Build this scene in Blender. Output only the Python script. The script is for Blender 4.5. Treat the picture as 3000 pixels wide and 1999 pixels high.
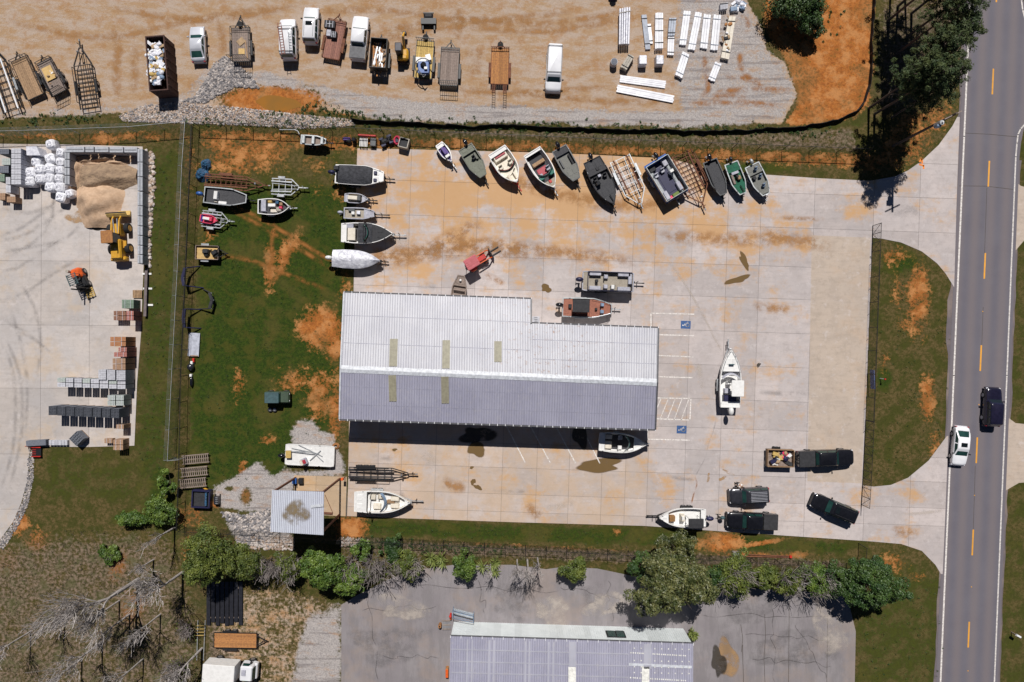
import bpy, math, random
import numpy as np
from mathutils import Vector, Matrix
for o in list(bpy.data.objects): bpy.data.objects.remove(o)
R=random.Random(11); sc=bpy.context.scene; COL=sc.collection; PI=math.pi
HC=80.0; S=24.0           # camera height in metres, photo pixels per metre on the ground
def P(px,py,z=0.0):
    k=(1-z/HC)/S
    return ((px-1500)*k,(999.5-py)*k,z)
# ---------------------------------------------------------------- camera, sky, sun
cd=bpy.data.cameras.new('camera'); cam=bpy.data.objects.new('camera',cd); COL.objects.link(cam)
cam.location=(0,0,HC); cd.sensor_width=36; cd.angle=2*math.atan(62.5/HC); cd.clip_end=3000; sc.camera=cam
SUN_EL=math.radians(55)
w=bpy.data.worlds.new('World'); sc.world=w; w.use_nodes=True; nt=w.node_tree
sky=nt.nodes.new('ShaderNodeTexSky'); sky.sky_type='NISHITA'; sky.sun_disc=False; sky.sun_elevation=SUN_EL; sky.sun_rotation=0.0; sky.air_density=.38; sky.dust_density=.05; sky.ozone_density=1.2
nt.links.new(sky.outputs[0],nt.nodes['Background'].inputs[0]); nt.nodes['Background'].inputs[1].default_value=0.05
sl=bpy.data.lights.new('sun','SUN'); sl.energy=5.0; sl.angle=math.radians(.5); sl.color=(1,.965,.925)
so=bpy.data.objects.new('sun',sl); COL.objects.link(so); so.location=(0,40,60)
so.rotation_euler=(-(PI/2-SUN_EL),0,math.radians(-.6))
sc.view_settings.view_transform='Standard'; sc.view_settings.look='None'; sc.view_settings.exposure=-.1; sc.view_settings.gamma=1
sc.render.resolution_x=1024; sc.render.resolution_y=682
# ---------------------------------------------------------------- mesh helpers
class MB:
    def __init__(s): s.v=[]; s.f=[]; s.m=[]; s.mi=0
    def add(s,vs,fs):
        o=len(s.v); s.v+= [tuple(x) for x in vs]; s.f+=[tuple(i+o for i in f) for f in fs]; s.m+=[s.mi]*len(fs); return s
    def box(s,c,d,rz=0,ry=0):
        x,y,z=d[0]/2,d[1]/2,d[2]/2
        M=Matrix.Translation(c)@Matrix.Rotation(rz,4,'Z')@Matrix.Rotation(ry,4,'Y')
        return s.add([M@Vector((a*x,b*y,e*z)) for a in(-1,1) for b in(-1,1) for e in(-1,1)],[(0,1,3,2),(4,6,7,5),(0,4,5,1),(2,3,7,6),(0,2,6,4),(1,5,7,3)])
    def loft(s,rings,c0=True,c1=True,closed=True):
        n=len(rings[0]); vs=[p for r in rings for p in r]; fs=[]
        for i in range(len(rings)-1):
            for j in range(n if closed else n-1):
                k=(j+1)%n; fs.append((i*n+j,i*n+k,(i+1)*n+k,(i+1)*n+j))
        if c0: fs.append(tuple(range(n))[::-1])
        if c1: fs.append(tuple((len(rings)-1)*n+j for j in range(n)))
        return s.add(vs,fs)
    def prism(s,poly,z0,z1):
        return s.loft([[(x,y,z0) for x,y in poly],[(x,y,z1) for x,y in poly]])
    def rbox(s,c,d,r=.06,rz=0,taper=1.0):
        x,y=d[0]/2,d[1]/2; r=min(r,x*.9,y*.9); ca,sa=math.cos(rz),math.sin(rz); rings=[]
        for z,ins,tp in ((-d[2]/2,0,1),(d[2]/2-min(r,d[2]*.4),0,taper),(d[2]/2,r*.7,taper)):
            a,b=x*tp-ins,y*tp-ins; q=max(r-ins,.004)
            pl=[]
            for sx,sy,t0 in((1,1,0),(-1,1,90),(-1,-1,180),(1,-1,270)):
                for t in (0,45,90):
                    t=math.radians(t0+t); pl.append((sx*(a-q)+q*math.cos(t),sy*(b-q)+q*math.sin(t)))
            rings.append([(c[0]+u*ca-v*sa,c[1]+u*sa+v*ca,c[2]+z) for u,v in pl])
        return s.loft(rings)
    def cyl(s,a,b,r,r2=None,n=8,cap=True):
        a,b=Vector(a),Vector(b); d=b-a
        if d.length<1e-6: return s
        q=d.to_track_quat('Z','Y'); r2=r if r2 is None else r2
        ring=lambda p,rr:[p+q@Vector((rr*math.cos(2*PI*i/n),rr*math.sin(2*PI*i/n),0)) for i in range(n)]
        return s.loft([ring(a,r),ring(b,r2)],cap,cap)
    def tube(s,pts,r,n=6):
        for a,b in zip(pts,pts[1:]): s.cyl(a,b,r,n=n)
        return s
    def ell(s,c,r,n=10,m=6,rz=0):
        ca,sa=math.cos(rz),math.sin(rz); rings=[]
        for i in range(m+1):
            t=-PI/2+PI*i/m; q=max(math.cos(t),.03)
            rings.append([(c[0]+(r[0]*q*math.cos(a))*ca-(r[1]*q*math.sin(a))*sa,c[1]+(r[0]*q*math.cos(a))*sa+(r[1]*q*math.sin(a))*ca,c[2]+r[2]*math.sin(t)) for a in [2*PI*j/n for j in range(n)]])
        return s.loft(rings)
    def build(s,name,mats,parent=None,smooth=False,loc=None,rz=0):
        me=bpy.data.meshes.new(name); me.from_pydata(s.v,[],s.f)
        if not isinstance(mats,(list,tuple)): mats=[mats]
        for m in mats: me.materials.append(M(m) if isinstance(m,str) else m)
        if len(mats)>1: me.polygons.foreach_set('material_index',s.m)
        if smooth: me.polygons.foreach_set('use_smooth',[True]*len(me.polygons)); 
        me.update()
        return link(name,me,parent,loc,rz)
def link(name,me,parent=None,loc=None,rz=0):
    o=bpy.data.objects.new(name,me); COL.objects.link(o)
    if parent: o.parent=parent
    if loc is not None: o.location=loc
    o.rotation_euler=(0,0,rz); return o
def tag(o,label=None,cat=None,group=None,kind=None):
    if label: o['label']=label
    if cat: o['category']=cat
    if group: o['group']=group
    if kind: o['kind']=kind
    return o
def thing(name,label,cat,loc=(0,0,0),rz=0,group=None):
    return tag(link(name,None,None,loc,rz),label,cat,group)
def copytree(o,loc,rz=None,label=None,parent=None):
    c=o.copy(); COL.objects.link(c); c.parent=parent
    if parent is None:
        c.location=loc
        if rz is not None: c.rotation_euler=(0,0,rz)
        if label: c['label']=label
    for ch in o.children: copytree(ch,None,None,None,c)
    return c
def smooth_by_angle(o,a=40):
    me=o.data; me.polygons.foreach_set('use_smooth',[True]*len(me.polygons))
    try: me.set_sharp_from_angle(angle=math.radians(a))
    except Exception: pass
    return o
def inpoly(pts,x,y):
    x=np.asarray(x,float); y=np.asarray(y,float); r=np.zeros(x.shape,bool); n=len(pts)
    for i in range(n):
        x1,y1=pts[i]; x2,y2=pts[(i+1)%n]
        if y1==y2: continue
        r^=((y1>y)!=(y2>y))&(x<(x2-x1)*(y-y1)/(y2-y1)+x1)
    return r
# ---------------------------------------------------------------- materials
MATS={}; MDEF={}
def nn(t,ty,**k):
    n=t.nodes.new(ty)
    for a,b in k.items():
        if a.startswith('i_'): n.inputs[a[2:]].default_value=b
        else: setattr(n,a,b)
    return n
def mixc(t,f,a,b,mode='MIX'):
    m=nn(t,'ShaderNodeMix',data_type='RGBA',blend_type=mode)
    for k,x in ((0,f),(6,a),(7,b)):
        if isinstance(x,bpy.types.NodeSocket): t.links.new(x,m.inputs[k])
        elif isinstance(x,(int,float)): m.inputs[k].default_value=x if k==0 else (x,x,x,1)
        else: m.inputs[k].default_value=(*x,1)
    return m.outputs[2]
def mth(t,op,a,b=None,c=None):
    m=nn(t,'ShaderNodeMath',operation=op)
    for k,x in enumerate((a,b,c)):
        if x is None: continue
        if isinstance(x,bpy.types.NodeSocket): t.links.new(x,m.inputs[k])
        else: m.inputs[k].default_value=x
    return m.outputs[0]
def sstep(t,x,a,b):
    m=nn(t,'ShaderNodeMapRange',interpolation_type='SMOOTHSTEP')
    t.links.new(x,m.inputs[0]); m.inputs[1].default_value=a; m.inputs[2].default_value=b; return m.outputs[0]
def noise(t,vec,scale,detail=4,rough=.55,out=0):
    n=nn(t,'ShaderNodeTexNoise'); n.inputs['Scale'].default_value=scale; n.inputs['Detail'].default_value=detail; n.inputs['Roughness'].default_value=rough
    t.links.new(vec,n.inputs['Vector']); return n.outputs[out]
def newmat(name):
    m=bpy.data.materials.new(name); m.use_nodes=True; t=m.node_tree; return m,t,t.nodes['Principled BSDF']
def D(name,c,c2=None,**k): MDEF[name]=(c,c2,k)
def M(name):
    if name in MATS: return MATS[name]
    c,c2,k=MDEF[name]; m,t,b=newmat(name)
    if c2 is None: c2=tuple(x*.72 for x in c)
    tc=nn(t,'ShaderNodeTexCoord'); oi=nn(t,'ShaderNodeObjectInfo')
    f=sstep(t,noise(t,tc.outputs['Object'],k.get('sc',3.0),5),.35,.68)
    col=mixc(t,f,c,c2)
    v=mth(t,'MULTIPLY_ADD',oi.outputs['Random'],k.get('var',.16),1-k.get('var',.16)/2)
    col=mixc(t,1.0,col,v,'MULTIPLY')
    t.links.new(col,b.inputs['Base Color'])
    b.inputs['Roughness'].default_value=k.get('rough',.6); b.inputs['Metallic'].default_value=k.get('metal',0)
    b.inputs['Coat Weight'].default_value=k.get('coat',0); b.inputs['Coat Roughness'].default_value=.08
    if k.get('bump'):
        bp=nn(t,'ShaderNodeBump'); bp.inputs['Strength'].default_value=k['bump']; bp.inputs['Distance'].default_value=k.get('bd',.03)
        t.links.new(noise(t,tc.outputs['Object'],k.get('bsc',25),4),bp.inputs['Height']); t.links.new(bp.outputs[0],b.inputs['Normal'])
    MATS[name]=m; return m
D('black_steel',(.012,.012,.014),rough=.5); D('steel',(.42,.43,.45),rough=.4,metal=.6); D('galv',(.5,.52,.54),rough=.45,metal=.5)
D('tyre',(.012,.012,.013),rough=.85); D('rim',(.4,.4,.42),rough=.35,metal=.7)
D('glass',(.012,.04,.036),(.02,.06,.05),rough=.08,sc=1); D('darkglass',(.008,.012,.014),rough=.08)
D('white_paint',(.78,.78,.8),(.7,.7,.73),rough=.3,coat=.6,sc=1); D('silver_paint',(.6,.61,.66),(.54,.55,.6),rough=.3,metal=.1,coat=.6,sc=1)
D('black_paint',(.01,.01,.013),rough=.22,coat=.6); D('navy_paint',(.014,.012,.03),rough=.22,coat=.7); D('grey_paint',(.045,.045,.055),rough=.28,metal=.3,coat=.6)
D('black_vinyl',(.018,.018,.021),(.03,.03,.034),rough=.75,bump=.3); D('black_cloth',(.02,.021,.026),(.045,.046,.055),rough=.8,bump=.7,bsc=6,bd=.1)
D('silver_tarp',(.56,.56,.6),(.36,.36,.41),rough=.5,metal=.15,bump=.6,bsc=2.2,bd=.2,sc=1.5)
D('white_gel',(.8,.79,.77),(.72,.71,.69),rough=.3,coat=.4); D('cream',(.7,.64,.54),(.6,.54,.44),rough=.55); D('grey_vinyl',(.42,.42,.47),(.3,.3,.36),rough=.6)
D('grey_carpet',(.2,.2,.18),(.15,.15,.14),rough=.95,sc=9); D('dark_carpet',(.05,.05,.055),(.075,.075,.08),rough=.95,sc=9); D('olive_deck',(.2,.21,.17),(.16,.165,.13),rough=.9,sc=6)
D('tan_deck',(.36,.32,.26),(.29,.25,.2),rough=.85,sc=6); D('alu',(.45,.47,.48),(.34,.36,.37),rough=.45,metal=.4); D('grey_hull',(.09,.095,.1),rough=.4); D('olive_hull',(.1,.105,.08),rough=.5)
D('black_hull',(.012,.012,.015),rough=.25,coat=.5); D('blue',(.03,.11,.36),rough=.4); D('blue_hull',(.04,.13,.42),rough=.3,coat=.4); D('navy',(.015,.015,.06),rough=.5); D('purple',(.07,.025,.22),rough=.35,coat=.4)
D('pink',(.75,.06,.13),rough=.4); D('red',(.55,.03,.02),rough=.45); D('rust_dark',(.05,.026,.022),(.085,.04,.03),rough=.9); D('rust',(.13,.05,.03),(.2,.08,.04),rough=.9); D('rust_deck',(.34,.13,.08),(.26,.1,.07),rough=.8,sc=6); D('redtrim',(.4,.03,.05),rough=.4)
D('green_trim',(.02,.16,.12),rough=.3); D('green_carpet',(.015,.12,.07),(.02,.09,.05),rough=.9); D('brown_seat',(.3,.15,.05),rough=.6); D('seatblue',(.2,.28,.4),rough=.6)
D('wood',(.36,.23,.13),(.26,.16,.09),rough=.85,sc=5,var=.3); D('wood_grey',(.27,.21,.18),(.2,.155,.13),rough=.9,sc=5,var=.3); D('wood_orange',(.42,.19,.06),(.3,.13,.05),rough=.85,sc=5,var=.3); D('wood_yellow',(.55,.38,.12),(.42,.28,.09),rough=.8,sc=5,var=.25)
D('wood_red',(.3,.14,.1),(.22,.1,.08),rough=.85,sc=5,var=.3); D('ply',(.6,.4,.16),(.5,.33,.13),rough=.8); D('card',(.42,.29,.17),rough=.85)
D('yellow_paint',(.6,.32,.02),(.5,.25,.02),rough=.5,var=.05); D('orange_paint',(.75,.12,.02),rough=.45); D('red_canopy',(.5,.12,.14),(.42,.09,.1),rough=.6); D('plastic_white',(.8,.8,.83),(.6,.6,.66),rough=.5,bump=.8,bsc=8,bd=.08)
D('wrap',(.75,.75,.8),(.55,.55,.62),rough=.35,bump=.6,bsc=7,bd=.05); D('sheet_white',(.8,.8,.83),(.66,.66,.7),rough=.4,sc=1.5,bump=.25,bsc=3); D('sheet_grey',(.36,.4,.48),rough=.5)
D('tarp_blue',(.02,.1,.2),(.03,.06,.12),rough=.6,bump=.9,bsc=6,bd=.15); D('olive_drab',(.05,.08,.05),rough=.6); D('teal_cover',(.05,.1,.11),rough=.6); D('tank',(.4,.36,.3),rough=.6)
D('concrete_block',(.42,.43,.46),(.33,.34,.37),rough=.9,sc=4,bump=.2); D('conc_dark',(.13,.11,.1),rough=.9); D('cmu',(.16,.17,.2),(.12,.13,.155),rough=.95,sc=6); D('cmu_light',(.5,.5,.54),(.38,.38,.41),rough=.95,sc=4)
D('brick_brown',(.2,.1,.07),(.3,.16,.1),rough=.9,sc=9); D('brick_orange',(.33,.14,.06),(.42,.2,.1),rough=.9,sc=9); D('brick_red',(.33,.12,.1),(.4,.18,.14),rough=.9,sc=9); D('brick_tan',(.38,.24,.15),(.28,.17,.11),rough=.9,sc=9); D('brick_green',(.2,.26,.2),(.14,.2,.15),rough=.9,sc=9); D('brick_pale',(.45,.47,.45),(.32,.38,.35),rough=.9,sc=9)
D('sand',(.52,.36,.24),(.42,.28,.18),rough=.95,sc=2,bump=.6,bsc=6,bd=.1); D('sand_dark',(.26,.18,.12),(.36,.25,.16),rough=.95,sc=2,bump=.9,bsc=5,bd=.15); D('wet_sand',(.42,.24,.08),(.3,.2,.12),rough=.7)
D('rock',(.34,.31,.3),(.18,.165,.165),rough=.95,sc=1.2); D('rock_pink',(.46,.35,.27),(.26,.19,.15),rough=.95,sc=.8); D('bark',(.1,.075,.06),rough=.95); D('bark_pale',(.46,.42,.4),(.3,.27,.25),rough=.9); D('needle',(.022,.045,.01),(.075,.095,.022),rough=.7,sc=.9)
D('leaf_olive',(.045,.07,.008),(.14,.165,.025),rough=.6,sc=.9); D('leaf_green',(.04,.085,.008),(.13,.19,.025),rough=.55,sc=.9); D('leaf_dark',(.018,.05,.009),(.06,.105,.018),rough=.55,sc=.9); D('leaf_mag',(.035,.05,.01),(.15,.15,.05),rough=.5,sc=1.4); D('leaf_yucca',(.12,.16,.03),(.2,.22,.06),rough=.6); D('weed',(.016,.05,.005),(.05,.085,.01),rough=.7)
D('twig',(.3,.265,.25),(.18,.15,.14),rough=.9); D('wire',(.02,.02,.022),rough=.7)
D('paint_white',(.74,.7,.66),(.45,.41,.38),rough=.7,sc=5); D('paint_blue',(.03,.08,.22),(.04,.1,.24),rough=.7); D('paint_yellow',(.75,.34,.03),(.62,.3,.05),rough=.7,sc=2); D('paint_orange',(.85,.25,.03),rough=.8)
D('stain_wet',(.14,.085,.03),(.2,.12,.045),rough=.45,sc=.8); D('stain_dark',(.07,.055,.04),rough=.5); D('puddle',(.3,.13,.025),(.24,.12,.03),rough=.06,sc=.4); D('skin',(.5,.3,.2),rough=.6); D('hair',(.1,.045,.02),rough=.7)
D('wall_metal',(.62,.63,.64),(.54,.55,.56),rough=.5); D('wall_white',(.72,.76,.76),(.66,.7,.7),rough=.45,sc=1); D('gutter',(.1,.1,.11),rough=.5); D('skylight',(.3,.28,.2),(.24,.22,.16),rough=.5); D('panel_white',(.85,.84,.78),rough=.5); D('ridge',(.6,.62,.66),rough=.5)
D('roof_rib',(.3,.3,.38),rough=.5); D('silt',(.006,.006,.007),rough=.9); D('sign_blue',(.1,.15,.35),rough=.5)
D('grey_vinyl2',(.15,.15,.16),rough=.7); D('rock_dark',(.2,.19,.2),(.12,.115,.12),rough=.95); D('rock_white',(.56,.5,.46),(.36,.31,.28),rough=.95); D('conc_grey',(.28,.29,.31),rough=.9); D('wood_grey2',(.16,.13,.13),rough=.85); D('sheet_grey2',(.5,.52,.6),rough=.5)
def pos(t): 
    g=nn(t,'ShaderNodeNewGeometry'); return g.outputs['Position']
def sep(t,v):
    s=nn(t,'ShaderNodeSeparateXYZ'); t.links.new(v,s.inputs[0]); return s.outputs
# roof sheet: brushed zinc with rust specks and slow dirt
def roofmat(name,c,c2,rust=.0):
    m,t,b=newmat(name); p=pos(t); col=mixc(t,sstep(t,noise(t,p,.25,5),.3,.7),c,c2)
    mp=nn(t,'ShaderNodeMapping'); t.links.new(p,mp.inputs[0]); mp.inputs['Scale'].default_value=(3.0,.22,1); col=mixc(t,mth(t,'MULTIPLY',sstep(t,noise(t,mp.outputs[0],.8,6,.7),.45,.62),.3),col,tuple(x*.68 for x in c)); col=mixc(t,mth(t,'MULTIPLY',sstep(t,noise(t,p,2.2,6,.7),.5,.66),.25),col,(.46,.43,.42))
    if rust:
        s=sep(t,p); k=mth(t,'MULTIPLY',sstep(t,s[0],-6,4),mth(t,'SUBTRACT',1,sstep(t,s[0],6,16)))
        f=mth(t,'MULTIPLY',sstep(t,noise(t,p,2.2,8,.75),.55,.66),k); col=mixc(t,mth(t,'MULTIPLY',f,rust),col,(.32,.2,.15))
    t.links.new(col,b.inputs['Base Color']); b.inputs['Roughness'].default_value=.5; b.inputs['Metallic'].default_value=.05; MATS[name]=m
roofmat('roof_zinc_lit',(.53,.53,.56),(.45,.45,.49),.85); roofmat('roof_grey',(.37,.365,.45),(.31,.305,.39)); D('tyre_mark',(.1,.09,.09)); D('scrub',(.1,.075,.04),(.06,.055,.025),rough=.9); roofmat('roof_worn',(.44,.44,.5),(.37,.37,.43)); roofmat('roof_old',(.55,.58,.64),(.5,.52,.6))  # workshop roof: sunlight painted into the zinc tone, shade into the grey
# concrete with rust-coloured soil stains in the north, tyre dirt and cracks of tone
def concmat(name,c,c2,north=True,tint=(.52,.29,.11),amt=1.0):
    m,t,b=newmat(name); p=pos(t); oi=nn(t,'ShaderNodeObjectInfo')
    col=mixc(t,sstep(t,noise(t,p,.12,6,.65),.4,.6),c,c2)
    sx=nn(t,'ShaderNodeMapping'); t.links.new(p,sx.inputs[0]); sx.inputs['Scale'].default_value=(.35,2.2,1)
    col=mixc(t,mth(t,'MULTIPLY',sstep(t,noise(t,sx.outputs[0],.9,7,.72),.47,.66),.32),col,tuple(x*.68 for x in c))
    col=mixc(t,mth(t,'MULTIPLY',sstep(t,noise(t,p,1.3,8,.75),.5,.66),.38),col,tuple(x*.6 for x in c))
    v=mth(t,'MULTIPLY_ADD',oi.outputs['Random'],.2,.9); col=mixc(t,1.0,col,v,'MULTIPLY')
    col=mixc(t,mth(t,'MULTIPLY',sstep(t,noise(t,p,.45,9,.78),.47,.6),.38),col,tuple(x*.74 for x in c)); col=mixc(t,mth(t,'MULTIPLY',sstep(t,noise(t,p,.7,8,.75),.54,.66),.4),col,(.58,.53,.52))
    s=sep(t,p)
    if north:
        g=mth(t,'MULTIPLY',sstep(t,s[1],2,17),mth(t,'SUBTRACT',1,sstep(t,s[0],24,42)))
        band=mth(t,'SUBTRACT',1,sstep(t,mth(t,'ABSOLUTE',mth(t,'ADD',s[1],mth(t,'MULTIPLY_ADD',s[0],.035,-17.6))),.2,1.9))
        band=mth(t,'MULTIPLY',band,mth(t,'MULTIPLY',sstep(t,s[0],-20,-4),mth(t,'SUBTRACT',1,sstep(t,s[0],14,22))))
        lo=mth(t,'SUBTRACT',1,sstep(t,s[1],-9,-6)); lo=mth(t,'MULTIPLY',lo,mth(t,'SUBTRACT',1,sstep(t,s[0],15,18)))
        warm=mth(t,'MULTIPLY',lo,mth(t,'MULTIPLY_ADD',sstep(t,noise(t,p,.3,7,.7),.4,.6),.35,.2)); col=mixc(t,warm,col,(.5,.34,.2))
        n1=noise(t,p,.2,8,.7); n2=noise(t,sx.outputs[0],.5,6,.7)
        f=mth(t,'ADD',mth(t,'MULTIPLY_ADD',g,.62,.06),mth(t,'ADD',mth(t,'MULTIPLY',band,.45),mth(t,'MULTIPLY_ADD',n1,4.4,-2.4)))
        f=mth(t,'ADD',f,mth(t,'MULTIPLY_ADD',n2,1.3,-.65))
        f=mth(t,'MULTIPLY',sstep(t,f,-.1,.8),.82*amt); col=mixc(t,f,col,tint)
    else:
        f=mth(t,'MULTIPLY',sstep(t,noise(t,p,.2,7,.7),.5,.66),.5*amt); col=mixc(t,f,col,tint)
    t.links.new(col,b.inputs['Base Color']); b.inputs['Roughness'].default_value=.9
    bp=nn(t,'ShaderNodeBump'); bp.inputs['Strength'].default_value=.15; bp.inputs['Distance'].default_value=.02; t.links.new(noise(t,p,12,5),bp.inputs['Height']); t.links.new(bp.outputs[0],b.inputs['Normal'])
    MATS[name]=m
concmat('concrete',(.49,.43,.41),(.43,.385,.375)); concmat('concrete_new',(.47,.385,.315),(.44,.365,.305),False,(.5,.33,.2),.5); concmat('concrete_west',(.5,.445,.41),(.44,.405,.39),False,(.5,.36,.22),.8); concmat('concrete_carport',(.52,.38,.25),(.47,.34,.22),False)
def asphalt(name,c,c2,lanes=False):
    m,t,b=newmat(name); p=pos(t); col=mixc(t,sstep(t,noise(t,p,.3,5,.6),.3,.7),c,c2)
    if lanes:
        s=sep(t,p); u=mth(t,'MULTIPLY_ADD',s[1],-.0425,s[0])
        wv=mth(t,'SINE',mth(t,'MULTIPLY',u,3.4)); col=mixc(t,mth(t,'MULTIPLY_ADD',wv,.34,.36),col,(.2,.165,.165))
    else:
        mp=nn(t,'ShaderNodeMapping'); t.links.new(p,mp.inputs[0]); mp.inputs['Scale'].default_value=(1.4,.3,1)
        col=mixc(t,mth(t,'MULTIPLY',sstep(t,noise(t,mp.outputs[0],.6,8,.78),.44,.58),.55),col,tuple(x*.62 for x in c))
        col=mixc(t,mth(t,'MULTIPLY',sstep(t,noise(t,p,.13,6,.65),.48,.62),.5),col,(.33,.25,.2))
    col=mixc(t,mth(t,'MULTIPLY',noise(t,p,14,3,.8),.5),col,tuple(x*.55 for x in c)); t.links.new(col,b.inputs['Base Color']); b.inputs['Roughness'].default_value=.85
    bp=nn(t,'ShaderNodeBump'); bp.inputs['Strength'].default_value=.25; bp.inputs['Distance'].default_value=.02; t.links.new(noise(t,p,20,3),bp.inputs['Height']); t.links.new(bp.outputs[0],b.inputs['Normal']); MATS[name]=m
asphalt('asphalt_road',(.15,.14,.165),(.13,.12,.145),True); asphalt('asphalt_old',(.29,.265,.27),(.23,.205,.215)); asphalt('asphalt_shoulder',(.17,.14,.15),(.13,.11,.12))
def marks(name,c,op,lo=.36,hi=.66):
    m=bpy.data.materials.new(name); m.use_nodes=True; t=m.node_tree; b=t.nodes['Principled BSDF']; b.inputs['Base Color'].default_value=(*c,1); b.inputs['Roughness'].default_value=.9
    at=nn(t,'ShaderNodeAttribute',attribute_name='soft'); f=mth(t,'MULTIPLY',mth(t,'MULTIPLY',sstep(t,noise(t,pos(t),.7,7,.7),lo,hi),sstep(t,at.outputs['Fac'],0,1)),op); tr=nn(t,'ShaderNodeBsdfTransparent'); mx=nn(t,'ShaderNodeMixShader')
    t.links.new(f,mx.inputs[0]); t.links.new(tr.outputs[0],mx.inputs[1]); t.links.new(b.outputs[0],mx.inputs[2]); t.links.new(mx.outputs[0],t.nodes['Material Output'].inputs[0]); MATS[name]=m
marks('rubber_mark',(.14,.13,.13),.26); marks('stain_soft',(.15,.09,.03),.92,.15,.45); marks('stain_softdark',(.06,.05,.04),.85,.2,.5); marks('sand_soft',(.42,.25,.11),.8,.3,.62); marks('mud_mark',(.4,.2,.07),.75); marks('moss_mark',(.2,.145,.075),.95); marks('pale_mark',(.55,.48,.42),.6); marks('clay_mark',(.36,.14,.03),.8)
# chain-link fabric
def linkmat(name,c,op):
    m=bpy.data.materials.new(name); m.use_nodes=True; t=m.node_tree; b=t.nodes['Principled BSDF']; b.inputs['Base Color'].default_value=(*c,1); b.inputs['Roughness'].default_value=.6
    u=nn(t,'ShaderNodeUVMap'); s=sep(t,u.outputs[0]); fs=[]
    for sg in(1,-1):
        q=mth(t,'FRACT',mth(t,'MULTIPLY',mth(t,'ADD',s[0],mth(t,'MULTIPLY',s[1],sg)),9.0)); fs.append(mth(t,'LESS_THAN',q,op))
    f=mth(t,'MAXIMUM',fs[0],fs[1]); tr=nn(t,'ShaderNodeBsdfTransparent'); mx=nn(t,'ShaderNodeMixShader')
    t.links.new(f,mx.inputs[0]); t.links.new(tr.outputs[0],mx.inputs[1]); t.links.new(b.outputs[0],mx.inputs[2]); t.links.new(mx.outputs[0],t.nodes['Material Output'].inputs[0]); MATS[name]=m
linkmat('link_black',(.012,.013,.013),.12); linkmat('link_galv',(.3,.33,.34),.12)
# ground: layers painted per vertex (what lies where), broken up by noise
m,t,b=newmat('ground'); p=pos(t)
aA=nn(t,'ShaderNodeAttribute',attribute_name='lay_a'); aB=nn(t,'ShaderNodeAttribute',attribute_name='lay_b')
sA=nn(t,'ShaderNodeSeparateColor'); sB=nn(t,'ShaderNodeSeparateColor'); t.links.new(aA.outputs['Color'],sA.inputs[0]); t.links.new(aB.outputs['Color'],sB.inputs[0])
clay,green,grav=sA.outputs; tan,mulch,darken=sB.outputs
n_f=noise(t,p,2.6,7,.72); n_m=noise(t,p,.55,6,.65); n_l=noise(t,p,.16,5,.6); n_h=noise(t,p,9,5,.7)
nz=mth(t,'ADD',mth(t,'MULTIPLY',n_f,.55),mth(t,'MULTIPLY',n_m,.45))
def thr(layer,n,lo,hi,k=1.3): return sstep(t,mth(t,'ADD',layer,mth(t,'MULTIPLY',mth(t,'MULTIPLY_ADD',n,k,-.5*k),gate(layer))),lo,hi)
def gate(l): return sstep(t,l,.0,.12)
col=mixc(t,sstep(t,n_f,.4,.6),(.06,.053,.012),(.13,.09,.036)); col=mixc(t,mth(t,'MULTIPLY',sstep(t,n_m,.44,.58),.8),col,(.045,.05,.008)); col=mixc(t,mth(t,'MULTIPLY',sstep(t,n_h,.5,.64),.6),col,(.02,.02,.005))
gr=mixc(t,sstep(t,n_f,.4,.62),(.012,.032,.0025),(.036,.06,.005)); gr=mixc(t,mth(t,'MULTIPLY',sstep(t,n_m,.47,.6),.6),gr,(.065,.06,.009)); gr=mixc(t,mth(t,'MULTIPLY',sstep(t,n_l,.5,.62),.45),gr,(.1,.075,.02)); gr=mixc(t,mth(t,'MULTIPLY',sstep(t,n_h,.5,.66),.5),gr,(.09,.082,.022))
col=mixc(t,thr(green,nz,.3,.75,2.6),col,gr)
cl=mixc(t,sstep(t,n_f,.38,.62),(.46,.16,.035),(.26,.085,.02)); cl=mixc(t,mth(t,'MULTIPLY',sstep(t,n_m,.46,.62),.7),cl,(.5,.24,.09)); cl=mixc(t,mth(t,'MULTIPLY',sstep(t,n_h,.52,.66),.55),cl,(.16,.07,.02)); cl=mixc(t,mth(t,'MULTIPLY',sstep(t,n_l,.5,.62),.6),cl,mixc(t,sstep(t,n_f,.45,.55),(.3,.13,.045),(.1,.085,.03)))
col=mixc(t,thr(clay,nz,.3,.85,4.6),col,cl)
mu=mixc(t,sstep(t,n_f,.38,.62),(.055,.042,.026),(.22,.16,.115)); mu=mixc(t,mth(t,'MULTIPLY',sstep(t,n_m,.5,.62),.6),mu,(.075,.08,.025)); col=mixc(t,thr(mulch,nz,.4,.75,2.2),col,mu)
mp=nn(t,'ShaderNodeMapping'); t.links.new(p,mp.inputs[0]); mp.inputs['Rotation'].default_value=(0,0,.25); mp.inputs['Scale'].default_value=(1,2.6,1); n_s=noise(t,mp.outputs[0],.35,8,.72); mq=nn(t,'ShaderNodeMapping'); t.links.new(p,mq.inputs[0]); mq.inputs['Rotation'].default_value=(0,0,.08); mq.inputs['Scale'].default_value=(.12,2.4,1); n_r=noise(t,mq.outputs[0],.8,5,.6)
ta=mixc(t,sstep(t,n_s,.42,.58),(.39,.255,.15),(.43,.335,.265)); ta=mixc(t,mth(t,'MULTIPLY',sstep(t,n_m,.5,.64),.55),ta,(.34,.165,.055)); ta=mixc(t,mth(t,'MULTIPLY',sstep(t,n_h,.48,.62),.4),ta,(.2,.135,.085)); ta=mixc(t,mth(t,'MULTIPLY',sstep(t,n_f,.52,.64),.35),ta,(.5,.41,.34))
col=mixc(t,thr(tan,nz,.4,.62,1.6),col,ta)
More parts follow.
